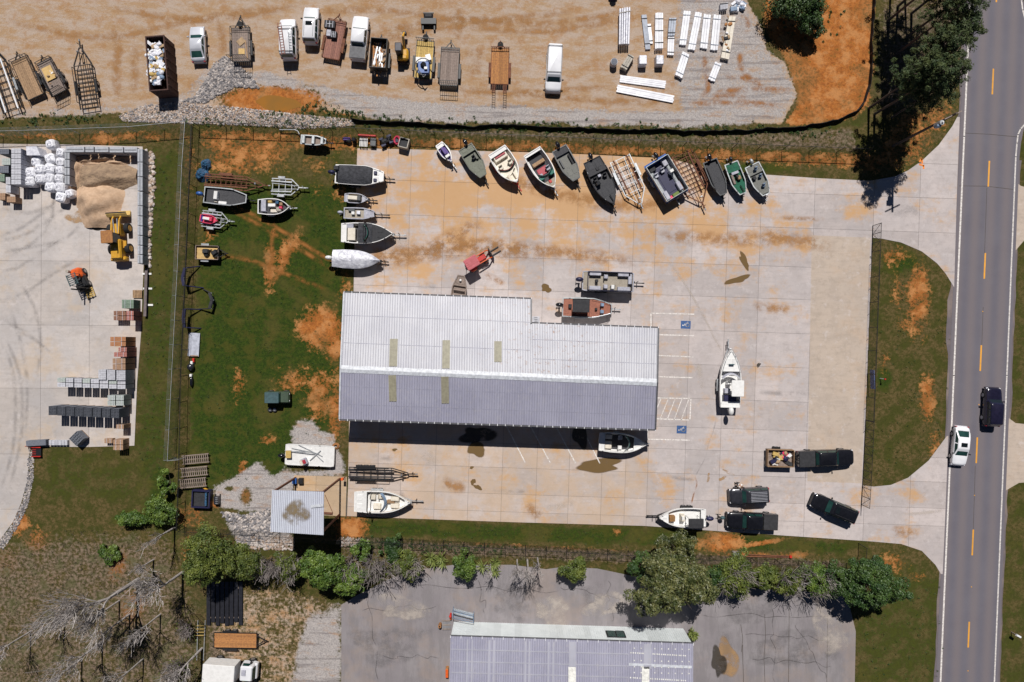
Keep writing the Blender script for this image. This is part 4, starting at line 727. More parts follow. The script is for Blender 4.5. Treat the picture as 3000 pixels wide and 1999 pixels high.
# ---------------------------------------------------------------- trailers
def tongue(g,x0,x1,wd,mt,z=.5,jack=True):
    b=MB()
    for s in(1,-1): bar(b,(x0-.3,s*wd*.42,z),(x1-.25,s*.06,z),.08,.12)
    b.build('tongue',mt,g); MB().rbox((x1-.1,0,z+.04),(.32,.14,.14),.04).build('coupler',mt,g)
    if jack: MB().cyl((x1-.45,0,.0),(x1-.45,0,z+.45),.045,n=8).build('jack',mt,g)
def util(label,tail,front,wpx,deck,frame='black_steel',tg=1.3,axles=2,rail=.0,gate=None,name='utility_trailer',planks=9,fend=None,headboard=0,ramps=0,z=.62,group=None,spare=0,walls=0):
    loc,rz,Ln=pose(tail,front,z); g=thing(name,label,'trailer',loc,rz,group); Wd=wpx/S*.99; h=Ln/2
    for i in range(planks):
        y=(i-(planks-1)/2)*Wd/planks; MB().box((R.uniform(-.02,.02),y,z-.02+R.uniform(-.006,.006)),(Ln-.1,Wd/planks-.015,.04)).build('plank',deck,g)
    b=MB()
    for s in(1,-1): b.box((0,s*(Wd/2+.03),z-.06),(Ln,.07,.16))
    for x in(-h,h): b.box((x,0,z-.06),(.08,Wd+.12,.16))
    for k in range(4): b.box((-h+(k+.7)*Ln/4.4,0,z-.12),(.06,Wd,.08))
    b.build('frame',frame,g); tongue(g,h,h+tg,Wd,frame,z-.1)
    xs_=[-.12*Ln+(k-(axles-1)/2)*.85 for k in range(axles)]
    for s in(1,-1):
        for x in xs_: wheel(g,x,s*(Wd/2+.2),.33,.2)
        b=MB(); L2=axles*.85+.1; xm=sum(xs_)/len(xs_); b.rbox((xm,s*(Wd/2+.2),.72),(L2,.26,.05),.02); b.box((xm-L2/2+.03,s*(Wd/2+.2),.6),(.04,.26,.22)); b.box((xm+L2/2-.03,s*(Wd/2+.2),.6),(.04,.26,.22)); b.build('fender',fend or frame,g)
    if rail:
        for s in(1,-1):
            b=MB(); bar(b,(-h,s*(Wd/2+.03),z+rail),(h,s*(Wd/2+.03),z+rail),.05,.05)
            for k in range(6): b.box((-h+k*Ln/5,s*(Wd/2+.03),z+rail/2),(.05,.05,rail))
            b.build('side_rail',frame,g)
        b=MB(); b.box((h,0,z+rail),(.05,Wd,.05)); b.box((h-.35,0,z+rail*.6),(.04,Wd,.04)); b.build('front_rail',frame,g)
    if walls:
        for s in(1,-1): MB().box((0,s*(Wd/2+.03),z+walls/2),(Ln,.06,walls)).build('side_wall',walls_m.get(label,frame),g)
        for x in(-h,h): MB().box((x,0,z+walls/2),(.06,Wd,walls)).build('end_wall',walls_m.get(label,frame),g)
    if headboard:
        b=MB(); b.box((h-.05,0,z+headboard),(.06,Wd+.2,.07))
        for k in range(9): b.box((h-.05,(k-4)*Wd/8.4,z+headboard/2),(.04,.04,headboard))
        b.build('headboard',frame,g)
    if gate:
        b=MB(); Hg=gate
        for z_ in(.06,Hg/2,Hg): bar(b,(-h-.06,-Wd/2,z+z_),(-h-.06,Wd/2,z+z_),.05,.05)
        for k in range(9): b.box((-h-.06,(k-4)*Wd/8.2,z+Hg/2),(.035,.04,Hg))
        b.build('ramp_gate',frame,g)
    for s in ((1,-1) if ramps else ()):
        b=MB()
        for dy in(-.18,.18): bar(b,(-h-.05,s*Wd*.33+dy,z-.05),(-h-1.5,s*Wd*.33+dy,.9*z+ramps),.05,.06)
        for k in range(8): b.box((-h-.15-k*.18,s*Wd*.33,z-.03+(ramps-.06)*k/8),(.05,.36,.03))
        b.build('ramp',frame,g)
    if spare: MB().cyl((h+.35,0,z+.05),(h+.35,0,z+.28),.34,n=18).build('spare_wheel','tyre',g)
    return g
walls_m={}
util('flat wooden-deck trailer with black rails beside the sheet-laden trailer',(106,284),(56,172),50,'wood',rail=.45,tg=.9)
util('wooden-deck trailer carrying a plywood sheet with its mesh ramp raised',(176,272),(128,178),44,'wood_grey',rail=.4,gate=1.5,tg=.7)
util('wooden-deck trailer with raised black mesh ramp by the grey rock pile',(708,180),(705,82),52,'wood_grey',rail=.5,gate=2.0,tg=1.5,spare=1)
util('red-framed trailer with reddish planks carrying tool cases',(969,172),(990,62),50,'wood_red','rust',rail=.3,tg=.9)
util('trailer with yellow planks carrying a blue machine',(1238,230),(1247,120),50,'wood_yellow',tg=1.1,headboard=.9,fend='black_steel',spare=1)
util('grey plank trailer with black ramp and tailboard raised',(1314,250),(1320,142),52,'wood_grey',tg=1.0,rail=.25,gate=1.6)
util('rust-orange plank trailer with two folded loading ramps',(1463,247),(1466,142),50,'wood_orange','rust',tg=.9,ramps=1.3,headboard=.5,spare=1)
util('orange plank trailer with black frame parked above the white box truck',(627,1876),(752,1878),42,'wood_orange',tg=1.2,rail=.0)
walls_m['small wooden-sided trailer full of junk hitched to the black pickup']='wood'
util('small wooden-sided trailer full of junk hitched to the black pickup',(2244,1340),(2320,1342),48,'wood_grey',tg=1.0,axles=1,walls=.6,name='box_trailer')
walls_m['small wooden-sided trailer carrying outboard motors on the lawn']='wood_grey'
util('small wooden-sided trailer carrying outboard motors on the lawn',(576,740),(642,742),38,'ply',tg=1.0,axles=1,walls=.3,name='box_trailer',fend='galv')
walls_m['black steel dump trailer piled with scrap timber']='black_steel'
util('black steel dump trailer piled with scrap timber',(1110,208),(1116,124),46,'wood_grey',tg=.9,walls=1.1,name='dump_trailer',z=.75)
def junk(label,name,cat,x0,y0,x1,y1,z,n,mats,seed,big=.5,rz=0,long=0):
    """a loose heap: each piece its own part"""
    r=random.Random(seed); c=P((x0+x1)/2,(y0+y1)/2,z); g=thing(name,label,cat,c,rz); X=(x1-x0)/S/2*(1-z/HC); Y=(y1-y0)/S/2*(1-z/HC)
    for i in range(n):
        s=big*r.uniform(.4,1); x,y=r.uniform(-X,X)*.85,r.uniform(-Y,Y)*.85; zz=r.uniform(.03,.25); m_=mats[i%len(mats)]; a=r.uniform(0,PI); t=r.random()
        nm=('board','box','bag','scrap')[i%4]
        if long and i%2: b=MB().box((0,0,0),(long*r.uniform(.5,1),.16,.05),a if long<1.2 else PI/2+r.uniform(-.4,.4))
        elif t<.35: b=MB().rbox((0,0,0),(s,s*.6,s*.4),.03,a)
        elif t<.7: b=MB().ell((0,0,0),(s*.5,s*.38,s*.3),8,5,a)
        else: b=MB().box((0,0,0),(s*1.1,s*.5,.05),a,r.uniform(-.3,.3))
        b.build(nm,m_,g,loc=(x,y,zz))
    return g
junk('heap of scrap timber filling the black dump trailer','timber_scrap','scrap',1092,128,1134,204,.8,26,['wood','wood_orange','card','steel'],1,.5,0,2.4)
junk('household junk heaped in the small wooden-sided trailer','junk_heap','junk',2258,1324,2318,1362,.75,18,['black_vinyl','pink','card','white_gel','wood_yellow','navy'],2,.9)
junk('scrap boards lying on the trailer beside the plywood sheet','scrap_boards','scrap',140,195,170,260,.68,6,['wood','card','white_gel'],9,.4)
o=tag(MB().box(P(143,215,.75),(1.2,1.7,.05),.45).build('plywood_sheet','ply'),'yellow plywood sheet on the trailer with raised mesh ramp','plywood')
tag(MB().box(P(708,151,.66),(.75,.7,.05)).build('plywood_offcut','ply'),'square plywood offcut on the grey trailer deck','plywood'); tag(MB().box(P(706,122,.68),(.9,.75,.04),.7).build('cardboard_sheet','card'),'tilted cardboard sheet on the grey trailer deck','cardboard'); tag(MB().box(P(722,145,.68),(.12,2.2,.08),.12).build('loose_board','wood'),'loose pale board along the grey trailer deck','board')
# blue machine, boxes on the yellow trailer
t_=thing('concrete_saw','blue engine-driven machine with a round black guard at the tail of the yellow trailer','machine',P(1243,205,.62)); MB().rbox((0,0,.45),(1.4,1.5,.7),.12).build('body','blue',t_); MB().cyl((-.1,.2,.8),(.1,.25,1.1),.3,n=12).build('engine','black_steel',t_); MB().rbox((.3,-.2,.95),(.4,.35,.25),.05).build('fuel_tank','white_gel',t_)
b=MB(); b.tube([(1.0*math.cos(a),1.0*math.sin(a),.95) for a in [math.radians(20+i*20) for i in range(14)]],.06); b.build('guard_hoop','black_steel',t_); b=MB(); bar(b,(-.6,-.3,.8),(0,-1.2,.9),.08,.08); bar(b,(.3,-.9,.8),(0,-1.25,.9),.08,.08); b.build('handle','black_steel',t_); wheel(t_,.5,-.7,.2,.15); wheel(t_,-.5,-.7,.2,.15)
for i,(x,y,a,l) in enumerate(((1227,181,0,'white box on the yellow trailer beside the blue machine guard'),(1242,182,.05,'middle white box on the yellow trailer next to its twin'),(1256,173,.25,'tilted white box on the yellow trailer planks'))):
    t_=thing('foam_box',l,'box',P(x,y,.64),a); MB().rbox((0,0,.22),(.58,.7,.44),.04).build('box','plastic_white',t_); MB().rbox((0,0,.46),(.62,.74,.07),.03).build('lid','white_gel',t_)
for x,y,mt,l,sz in((968,75,'black_vinyl','black tool crates at the head of the red-framed trailer',(1.3,.9,.4)),(965,100,'grey_vinyl','grey tool case on the red-framed trailer',(.55,.8,.35)),(980,106,'black_vinyl','black seat-like case on the red-framed trailer',(.7,.8,.45))):
    t_=thing('tool_case',l,'case',P(x,y,.64),-.1); MB().rbox((0,0,sz[2]/2),sz,.05).build('case',mt,t_); MB().rbox((0,0,sz[2]+.03),(sz[0]*.5,.06,.05),.02).build('handle','steel',t_)
    for k in(-.3,0,.3): MB().box((k*sz[0],0,sz[2]),(.06,sz[1]*.9,.02)).build('strap','grey_vinyl',t_)
# skeletal equipment trailers
def frame_trailer(label,tail,front,wpx,mt,tg=1.0,axles=2,cross=7,arms=0,z=.6,name='boat_trailer',bunk=None,fend=None,group=None,inner=1,xax=-.15,pole=0):
    loc,rz,Ln=pose(tail,front,z); g=thing(name,label,'trailer',loc,rz,group); Wd=wpx/S*.99; h=Ln/2
    for s in(1,-1):
        b=MB(); bar(b,(-h,s*Wd/2,z),(h*.45,s*Wd/2,z),.1,.12); bar(b,(h*.45,s*Wd/2,z),(h,s*.12,z),.1,.12); b.build('side_rail',mt,g)
    b=MB()
    for k in range(cross):
        x=-h+.1+k*(1.4*h)/max(1,cross-1); b.box((x,0,z-.04),(.07,Wd,.07))
    if inner:
        for s in(1,-1): bar(b,(-h,s*Wd*.2,z),(h*.9,s*Wd*.1,z),.06,.08)
    b.build('crossmember',mt,g)
    if tg: bar(b2_:=MB(),(h-.1,0,z),(h+tg,0,z-.05),.12,.12); b2_.build('tongue',mt,g); MB().rbox((h+tg,0,z),(.3,.15,.15),.04).build('coupler','steel',g); MB().cyl((h+tg*.5,.12,.02),(h+tg*.5,.12,z+.35),.04,n=8).build('jack',mt,g)
    b=MB(); b.box((h*.8,0,z+.35),(.08,.1,.7)); b.cyl((h*.8,-.12,z+.65),(h*.8,.12,z+.65),.1,n=8); b.build('winch_post','steel',g)
    for s in(1,-1):
        for k in range(axles): wheel(g,xax*Ln+(k-(axles-1)/2)*.75,s*(Wd/2+.17),.31,.19)
        L2=axles*.75+.05; b=MB(); b.rbox((xax*Ln,s*(Wd/2+.17),.67),(L2,.27,.06),.03); b.box((xax*Ln-L2/2,s*(Wd/2+.17),.55),(.05,.27,.22)); b.box((xax*Ln+L2/2,s*(Wd/2+.17),.55),(.05,.27,.22)); b.build('fender',fend or mt,g)
        if bunk: barobj('bunk',bunk,g,(-h,s*Wd*.33,z+.14),(h*.5,s*Wd*.3,z+.14),.16,.1)
        if arms: 
            b=MB()
            for x in(-h*.8,-h*.1,h*.35): b.box((x,s*Wd/2,z+arms/2),(.06,.06,arms))
            bar(b,(-h*.8,s*Wd/2,z+arms),(h*.35,s*Wd/2,z+arms),.06,.06); b.build('guide_rail',mt,g)
    return g
frame_trailer('black skeletal equipment trailer with ladder-like frame beside the rusty skip',(262,318),(235,140),52,'black_steel',.9,2,11,.5,name='equipment_trailer')
frame_trailer('boat trailer with white bunks cut off at the picture edge',(38,325),(-30,130),58,'black_steel',.8,2,8,.5,bunk='white_paint',fend='galv')
frame_trailer('empty galvanised boat trailer between the black bass boat and the blue deck boat',(1815,464),(1877,598),62,'galv',.5,2,5,0,bunk='rust')
frame_trailer('empty brown double pontoon trailer between the blue deck boat and the grey jon boat',(1990,452),(2057,594),74,'rust',.9,2,9,.6,bunk='rust')
frame_trailer('empty galvanised trailer standing on the lawn above the junk-filled dinghy',(796,546),(876,550),46,'galv',1.0,1,4,0,bunk='galv')
frame_trailer('long rusty trailer lying beside the blue tarpaulin heap',(600,530),(770,543),40,'rust',.8,2,9,.3,bunk='rust')
frame_trailer('long black three-axle trailer at the edge of the concrete above the white cruiser',(1022,1385),(1196,1389),32,'black_steel',1.0,3,7,.5,bunk='black_vinyl',xax=-.22)
# ---------------------------------------------------------------- boats
def boat(name,label,stern,bow,bpx,shape,hull,gun,liner,floor,feats,zb=.45,Hh=.8,trailer=None,tg=1.0,tmat='galv',group=None,axles=1,fl=.32):
    loc,rz,Ln=pose(stern,bow,1.2); Bm=bpx/S*.985; z0=loc[2]; g=thing(name,label,'jet ski' if name=='jet_ski' else 'boat',(loc[0],loc[1],z0+zb),rz,group); N=16
    def hw(t):
        if shape=='v': f=.9+.1*min(1,t/.25) if t<.25 else 1.0; f*= 1 if t<.42 else max(0.03,1-((t-.42)/.58)**2.3)
        elif shape=='bass': f=.86+.14*min(1,t/.3); f*=1 if t<.4 else max(.08,1-((t-.4)/.6)**2.7*.93)
        elif shape=='jon': f=.95+.05*min(1,t/.3); f*=1 if t<.62 else 1-.52*((t-.62)/.38)**1.2
        elif shape=='sq': f=1 if .03<t<.95 else .93
        elif shape=='ski': f=.8+.2*min(1,t/.2); f*=1 if t<.5 else max(.06,1-((t-.5)/.5)**2.0)
        return f*Bm/2
    sheer=lambda t:Hh+(.16*max(0,t-.4)**1.3 if shape in('v','bass') else .05*t)
    ts=[i/N for i in range(N+1)]; X=lambda t:-Ln/2+t*Ln
    zk=lambda t:0 if shape=='sq' else max(0,(t-.72)/.28)**2*Hh*(.8 if shape in('v','bass','ski') else .55)
    rings=[]
    for t in ts:
        w_=hw(t); s=sheer(t); k=zk(t); zc=k+(s-k)*.35
        rings.append([(X(t),y,z) for y,z in((0,k),(.8*w_,zc),(w_,s),(-w_,s),(-.8*w_,zc))])
    o=MB()
    n=5; o.v=[p for r in rings for p in r]
    for i in range(N):
        for a,c in((0,1),(1,2),(3,4),(4,0)): o.f.append((i*n+a,i*n+c,(i+1)*n+c,(i+1)*n+a)); o.m.append(0)
    o.f.append((0,4,3,2,1)); o.f.append(tuple(N*n+j for j in range(n))); o.m+=[0,0]
    smooth_by_angle(o.build('hull',hull,g),45)
    gw=.09 if shape!='jon' else .11
    b=MB(); inn=lambda t:max(.02,hw(t)-gw)
    for s in(1,-1):
        rg=[[(X(t),s*hw(t)*1.01,sheer(t)-.03),(X(t),s*hw(t)*1.01,sheer(t)+.03),(X(t)-(.08 if t==1 else 0),s*inn(t),sheer(t)+.035),(X(t)-(.08 if t==1 else 0),s*inn(t),sheer(t)-.03)] for t in ts]; b.loft(rg)
    b.box((X(0)+.04,0,sheer(0)),(.12,hw(0)*2,.06)); 
    if shape in('jon','sq'): b.box((X(1)-.05,0,sheer(1)),(.12,hw(1)*2,.06))
    b.build('gunwale',gun,g)
    b=MB(); T=[t for t in ts]
    for s in(1,-1): b.loft([[(X(t),s*inn(t),sheer(t)),(X(t),s*max(.01,inn(t)-.03),fl)] for t in T],False,False,False)
    b.add([(X(0)+.03,-inn(0),fl),(X(0)+.03,inn(0),fl),(X(0)+.03,inn(0),sheer(0)),(X(0)+.03,-inn(0),sheer(0))],[(0,1,2,3)]); b.build('liner',liner,g)
    def plate(nm,t0,t1,z,mt,inset=.0,crown=0,sm=False,wob=0,edge=.03):
        tt=[t0+(t1-t0)*i/14 for i in range(15)]; b=MB(); rr3=random.Random(int(t0*100)+len(label)); top=[]; NY_=6 if (crown or wob) else 1
        for t in tt:
            row=[]
            for j in range(NY_+1):
                f=j/NY_*2-1; ww=max(.015,inn(t)-inset+.01); row.append((X(t),f*ww,sheer(t)+z+crown*(1-f*f)+(rr3.uniform(-wob,wob) if abs(f)<.99 else 0)))
            top.append(row)
        b.loft(top,False,False,False)
        rim=[top[i][0] for i in range(15)]+top[-1][1:-1]+[top[i][-1] for i in range(14,-1,-1)]+top[0][-2:0:-1]
        b.loft([[(x,y,z_-edge-.02) for x,y,z_ in rim],rim],True,False); o=b.build(nm,mt,g); 
        if sm: smooth_by_angle(o,60)
        return o
    b=MB(); rim=[(X(t),max(.012,inn(t)-.02),fl) for t in ts]+[(X(t),-max(.012,inn(t)-.02),fl) for t in ts[::-1]]; b.add(rim,[tuple(range(len(rim)))[::-1]]); b.build('floor',floor,g)
    for f in feats:
        k=f[0]
        if k=='deck':
            zz=-.04 if len(f)<6 else f[5]
            if (f[2]-f[1])*Ln>.9:
                tm=(f[1]+f[2])/2
                for sy in((-.45,.45) if hw(tm)>.55 else (0,)): MB().rbox((X(tm)-.1,sy*inn(tm),sheer(tm)+zz+.012),(min(.7,(f[2]-f[1])*Ln*.45),hw(tm)*.55,.03),.04).build('hatch_lid',f[3],g)
            for sy in(1,-1): MB().rbox((X(f[1]*.3+f[2]*.7),sy*(hw(f[1]*.3+f[2]*.7)-.05),sheer(f[2])+.06),(.2,.05,.06),.02).build('cleat','steel',g)
            plate(f[4] if len(f)>4 else 'deck',f[1],f[2],-.04 if len(f)<6 else f[5],f[3])
        elif k=='cover': plate('cover',f[1],f[2],.06,f[3],-.05,f[4],True,f[5],.12)
        elif k=='seat':
            x,y,s,mt=X(f[1]),f[2]*Bm/2,f[3],f[4]; zb_=fl if len(f)<6 else sheer(f[1])-.05; o=MB().rbox((x,y,zb_+.3),(s,s,.2),.07).build('seat',mt,g); MB().rbox((x-s*.45,y,zb_+.52),(.13,s,.42),.05).build('backrest',mt,o); MB().cyl((x,y,zb_),(x,y,zb_+.22),.08,n=8).build('pedestal','black_steel',o)
        elif k=='box': MB().rbox((X(f[1]),f[2]*Bm/2,fl+f[5]/2),(f[3],f[4],f[5]),.06).build(f[7],f[6],g)
        elif k=='console':
            x,y=X(f[1]),f[2]*Bm/2; o=MB().rbox((x,y,fl+.42),(.5,.6,.84),.1,0,.88).build('console',f[3],g); b=MB(); bar(b,(x+.2,y-.24,fl+.95),(x+.2,y+.24,fl+.95),.04,.28); b.build('windscreen','darkglass',o); b=MB(); b.tube([(x-.3+.02*0,y+.17*math.cos(a),fl+.8+.17*math.sin(a)) for a in [PI*i/5 for i in range(11)]],.02,5); b.build('steering_wheel','black_steel',o)
        elif k=='wind':
            t,mt=f[1],f[2]; b=MB(); n2=9; lo=[];hi=[]
            for i in range(n2): u=i/(n2-1)*2-1; yy=u*inn(t-.04)*.98; xx=X(t)-.55*u*u-.0; lo.append((xx,yy,sheer(t)+.0)); hi.append((xx-.22,yy*.93,sheer(t)+.36))
            th_=[(x-.03,y,z) for x,y,z in hi]; tl=[(x-.03,y,z) for x,y,z in lo]; b.loft([lo,hi,th_,tl],False,False,False); b.build('windshield',mt,g); b=MB(); b.tube(hi,.025,5); b.build('windshield_frame',f[3] if len(f)>3 else 'steel',g)
        elif k=='motor':
            x=X(0)-.28; y0=(f[2] if len(f)>2 else 0)*Bm/2; s=f[3] if len(f)>3 else 1.0; o=MB().ell((x-.1*s,y0,sheer(0)+.32),(.44*s,.26*s,.3*s),12,8); o=o.build('outboard_motor',f[1],g,True); MB().box((x-.05,y0,sheer(0)-.35),(.22,.14,.9)).build('lower_unit','black_steel' if f[1]!='white_gel' else 'white_gel',o); b=MB(); b.cyl((x-.35,y0,sheer(0)-.75),(x+.1,y0,sheer(0)-.75),.07,n=8)
            for q in range(3): b.box((x-.38,y0+.1*math.cos(q*2.1),sheer(0)-.75+.1*math.sin(q*2.1)),(.03,.12,.12),0,q)
            b.build('propeller','steel',o)
        elif k=='troll': MB().cyl((X(.95),f[1],sheer(1)+.12),(X(.95)-.9,f[1]*.2,sheer(1)+.15),.05,n=8).build('trolling_motor','black_steel',g)
        elif k=='rail':
            b=MB(); b.tube([(X(t),hw(t)*.92,sheer(t)+.3) for t in(.6,.7,.8,.9,.97)]+[(X(1)-.05,0,sheer(1)+.32)]+[(X(t),-hw(t)*.92,sheer(t)+.3) for t in(.97,.9,.8,.7,.6)],.02,5)
            for t in(.6,.8,.95):
                for s in(1,-1): b.cyl((X(t),s*hw(t)*.92,sheer(t)),(X(t),s*hw(t)*.92,sheer(t)+.3),.018,n=5)
            b.build('bow_rail','steel',g)
        elif k=='arch': b=MB(); x=X(f[1]); y=inn(f[1]); b.tube([(x,y,sheer(f[1])),(x-.15,y*.97,sheer(f[1])+.9),(x-.2,y*.7,sheer(f[1])+1.15),(x-.2,-y*.7,sheer(f[1])+1.15),(x-.15,-y*.97,sheer(f[1])+.9),(x,-y,sheer(f[1]))],.05,8); b.build('tower',f[2],g)
        elif k=='ttop':
            x,y=X(f[1]),f[2]*Bm/2; o=MB().rbox((x,y,2.35),(f[3],f[4],.07),.08).build('hard_top',f[5],g)
            for sx in(1,-1):
                for sy in(1,-1): MB().cyl((x+sx*f[3]*.38,y+sy*f[4]*.38,fl),(x+sx*f[3]*.42,y+sy*f[4]*.42,2.33),.03,n=6).build('pillar','steel',o)
        elif k=='fence':   # pontoon side panels
            for s in(1,-1): MB().box((X((f[1]+f[2])/2),s*(hw(.5)-.1),sheer(.5)+.3),((f[2]-f[1])*Ln,.05,.6)).build('side_panel',f[3],g)
            for t in(f[1],f[2]): MB().box((X(t),0,sheer(.5)+.3),(.05,hw(.5)*2-.2,.6)).build('end_panel',f[3],g)
        elif k=='tubes':
            for s in(1,-1): b=MB(); b.cyl((X(0)+.1,s*Bm*.34,.28),(X(.94),s*Bm*.34,.28),.28,n=12); b.cyl((X(.94),s*Bm*.34,.28),(X(1),s*Bm*.34,.4),.28,.05,n=12); b.build('pontoon','alu',g)
    if trailer:
        frame_boat(trailer,loc,rz,Ln,Bm,tg,tmat,axles,zb)
    return g
def frame_boat(label,loc,rz,Ln,Bm,tg,mt,axles,zb):
    g=thing('boat_trailer',label,'trailer',loc,rz,None); z=zb-.06; h=Ln/2; Wd=Bm*.62
    for s in(1,-1):
        b=MB(); bar(b,(-h*.95,s*Wd/2,z),(h*.35,s*Wd/2,z),.09,.1); bar(b,(h*.35,s*Wd/2,z),(h*1.0,s*.06,z),.09,.1); b.build('side_rail',mt,g); barobj('bunk','rust',g,(-h*.9,s*Bm*.22,z+.07),(h*.3,s*Bm*.2,z+.07),.14,.08)
    b=MB()
    for x in(-.9,-.4,.1,.35): b.box((x*h,0,z-.03),(.07,Wd,.07))
    b.box((-.25*h,0,.3),(.07,Bm*.92,.07)); b.build('crossmember',mt,g)
    b=MB(); bar(b,(h*.8,0,z),(h+tg,0,z),.11,.11); b.build('tongue',mt,g); MB().rbox((h+tg,0,z+.03),(.28,.14,.14),.04).build('coupler',mt,g); MB().cyl((h+tg*.45,.15,.02),(h+tg*.45,.15,z+.5),.045,n=8).build('jack','black_steel',g)
    b=MB(); b.box((h+.1,0,z+.4),(.08,.1,.8)); b.cyl((h+.06,-.12,z+.8),(h+.06,.12,z+.8),.09,n=8); b.build('winch_post',mt,g)
    for s in(1,-1):
        for k in range(axles): wheel(g,-.25*h+(k-(axles-1)/2)*.72,s*(Bm/2-.05 if axles==1 else Bm/2-.02),.3,.19)
        L2=axles*.72+.05; MB().rbox((-.25*h,s*(Bm/2-.03),.64),(L2,.28,.06),.03).build('fender',mt,g)
ST=lambda s:'trailer carrying the '+s
boat('jet_ski','purple and white jet ski at the end of the angled boat row',(1285,420),(1322,472),29,'ski','white_gel','white_gel','purple','purple',[('deck',0,.2,'white_gel'),('box',.42,0,1.0,.38,.55,'purple','seat'),('box',.72,0,.35,.6,.6,'white_gel','handlebar_pod'),('deck',.78,.98,'purple')],.4,.55,ST('purple and white jet ski'),.9)
boat('jon_boat','olive jon boat with black outboard beside the purple jet ski',(1362,430),(1416,516),48,'jon','olive_hull','olive_hull','grey_hull','olive_deck',[('deck',0,.22,'olive_deck'),('deck',.55,.97,'olive_deck'),('seat',.4,.2,.4,'black_vinyl'),('box',.38,.55,.9,.3,.3,'olive_hull','side_box'),('motor','black_paint',.3)],.45,.65,ST('olive jon boat'),1.0,'black_steel')
boat('bowrider','white bowrider with cream seats and red-trimmed windshield',(1455,442),(1515,536),64,'v','white_gel','white_gel','cream','cream',[('deck',0,.12,'white_gel'),('box',.2,0,.6,1.7,.45,'cream','rear_bench'),('box',.17,0,.25,1.4,.55,'redtrim','backrest_trim'),('seat',.44,.5,.5,'cream'),('seat',.44,-.5,.5,'cream'),('wind',.66,'glass','redtrim'),('box',.8,.28,.9,.35,.35,'cream','bow_cushion'),('box',.8,-.28,.9,.35,.35,'cream','bow_cushion'),('deck',.92,1,'white_gel')],.5,.95,ST('white bowrider with red trim'),.9,'red')
boat('bowrider','white bowrider with green consoles and an open dark stern well',(1558,446),(1624,552),62,'v','white_gel','white_gel','black_hull','dark_carpet',[('deck',0,.07,'white_gel'),('box',.3,0,.45,1.6,.45,'wood','bench'),('box',.5,0,.9,1.3,.05,'redtrim','floor_mat'),('seat',.52,.5,.5,'grey_vinyl'),('box',.6,-.45,.5,.5,.5,'grey_vinyl','cooler'),('box',.66,.55,.5,.6,.75,'green_trim','console'),('box',.66,-.55,.5,.6,.75,'green_trim','console'),('wind',.7,'green_trim'),('deck',.78,.97,'tan_deck','bow_floor',-.25),('box',.82,0,.4,.35,.6,'red','red_cushion'),('deck',.95,1,'white_gel')],.5,1.0,ST('white bowrider with green consoles'),.8)
boat('jon_boat','dark grey camouflage jon boat with outboard beside the green-console bowrider',(1638,434),(1689,526),50,'jon','grey_hull','grey_hull','black_hull','grey_carpet',[('deck',0,.2,'dark_carpet'),('deck',.58,.97,'grey_carpet'),('box',.45,.6,1.6,.25,.3,'black_vinyl','rod_locker'),('box',.42,-.6,1.2,.2,.25,'grey_hull','side_box'),('motor','black_paint')],.45,.65,ST('dark grey camouflage jon boat'),1.0,'black_steel')
boat('bass_boat','large black bass boat with grey carpeted decks',(1733,468),(1798,598),62,'bass','black_hull','black_hull','black_vinyl','dark_carpet',[('deck',0,.3,'dark_carpet','stern_deck'),('deck',.52,.99,'dark_carpet','bow_deck'),('seat',.4,.5,.45,'black_vinyl'),('seat',.4,-.5,.45,'black_vinyl'),('box',.36,0,.35,.4,.4,'grey_vinyl','centre_seat'),('console',.5,-.5,'black_hull'),('box',.22,.1,.4,.4,.5,'black_vinyl','hatch'),('motor','black_paint'),('troll',.1)],.45,.75,ST('large black bass boat'),.9,'black_steel',None,2)
boat('deck_boat','cluttered deck boat with bright blue stern and navy carpet',(1918,470),(1984,578),78,'sq','alu','blue_hull','grey_vinyl','navy',[('fence',.05,.97,'alu'),('deck',0,.08,'blue_hull','swim_deck',.02),('box',.16,.55,.9,.6,.45,'grey_vinyl','lounge'),('box',.14,-.5,.7,.8,.4,'black_vinyl','lounge'),('console',.42,.6,'white_gel'),('seat',.33,-.5,.5,'grey_vinyl'),('seat',.3,.1,.5,'grey_vinyl'),('box',.8,.6,1.1,.5,.45,'grey_vinyl','bow_lounge'),('box',.84,-.6,1.1,.5,.45,'grey_vinyl','bow_lounge'),('box',.5,0,3.4,1.2,.03,'navy','carpet'),('box',.93,.1,.5,.9,.15,'leaf_green','rope_heap'),('box',.93,-.35,.4,.4,.18,'pink','fender_buoy'),('motor','black_paint',.2),('tubes',)],.5,.7,ST('cluttered blue deck boat'),.8,'galv',None,2)
boat('jon_boat','slim dark grey jon boat beside the brown pontoon trailer',(2080,470),(2120,570),46,'jon','grey_hull','grey_hull','black_hull','dark_carpet',[('deck',.16,.98,'dark_carpet','long_deck',-.12),('box',.5,-.75,3.0,.12,.5,'black_vinyl','rod_rack'),('motor','black_paint')],.45,.65,ST('slim dark grey jon boat'),.9,'black_steel')
boat('bass_boat','small green-carpeted bass boat full of tackle',(2143,476),(2178,568),44,'jon','alu','alu','dark_carpet','green_carpet',[('deck',0,.28,'green_carpet'),('deck',.66,.97,'green_carpet'),('box',.33,.0,.35,.9,.4,'grey_vinyl','seat'),('box',.5,.3,.5,.4,.45,'wood','tackle_box'),('box',.5,-.5,1.2,.3,.35,'wood_grey','locker'),('box',.45,.1,.3,.3,.5,'black_vinyl','bag'),('motor','black_paint',0,.8),('troll',.15)],.4,.6,ST('small green-carpeted bass boat'),.6,'black_steel')
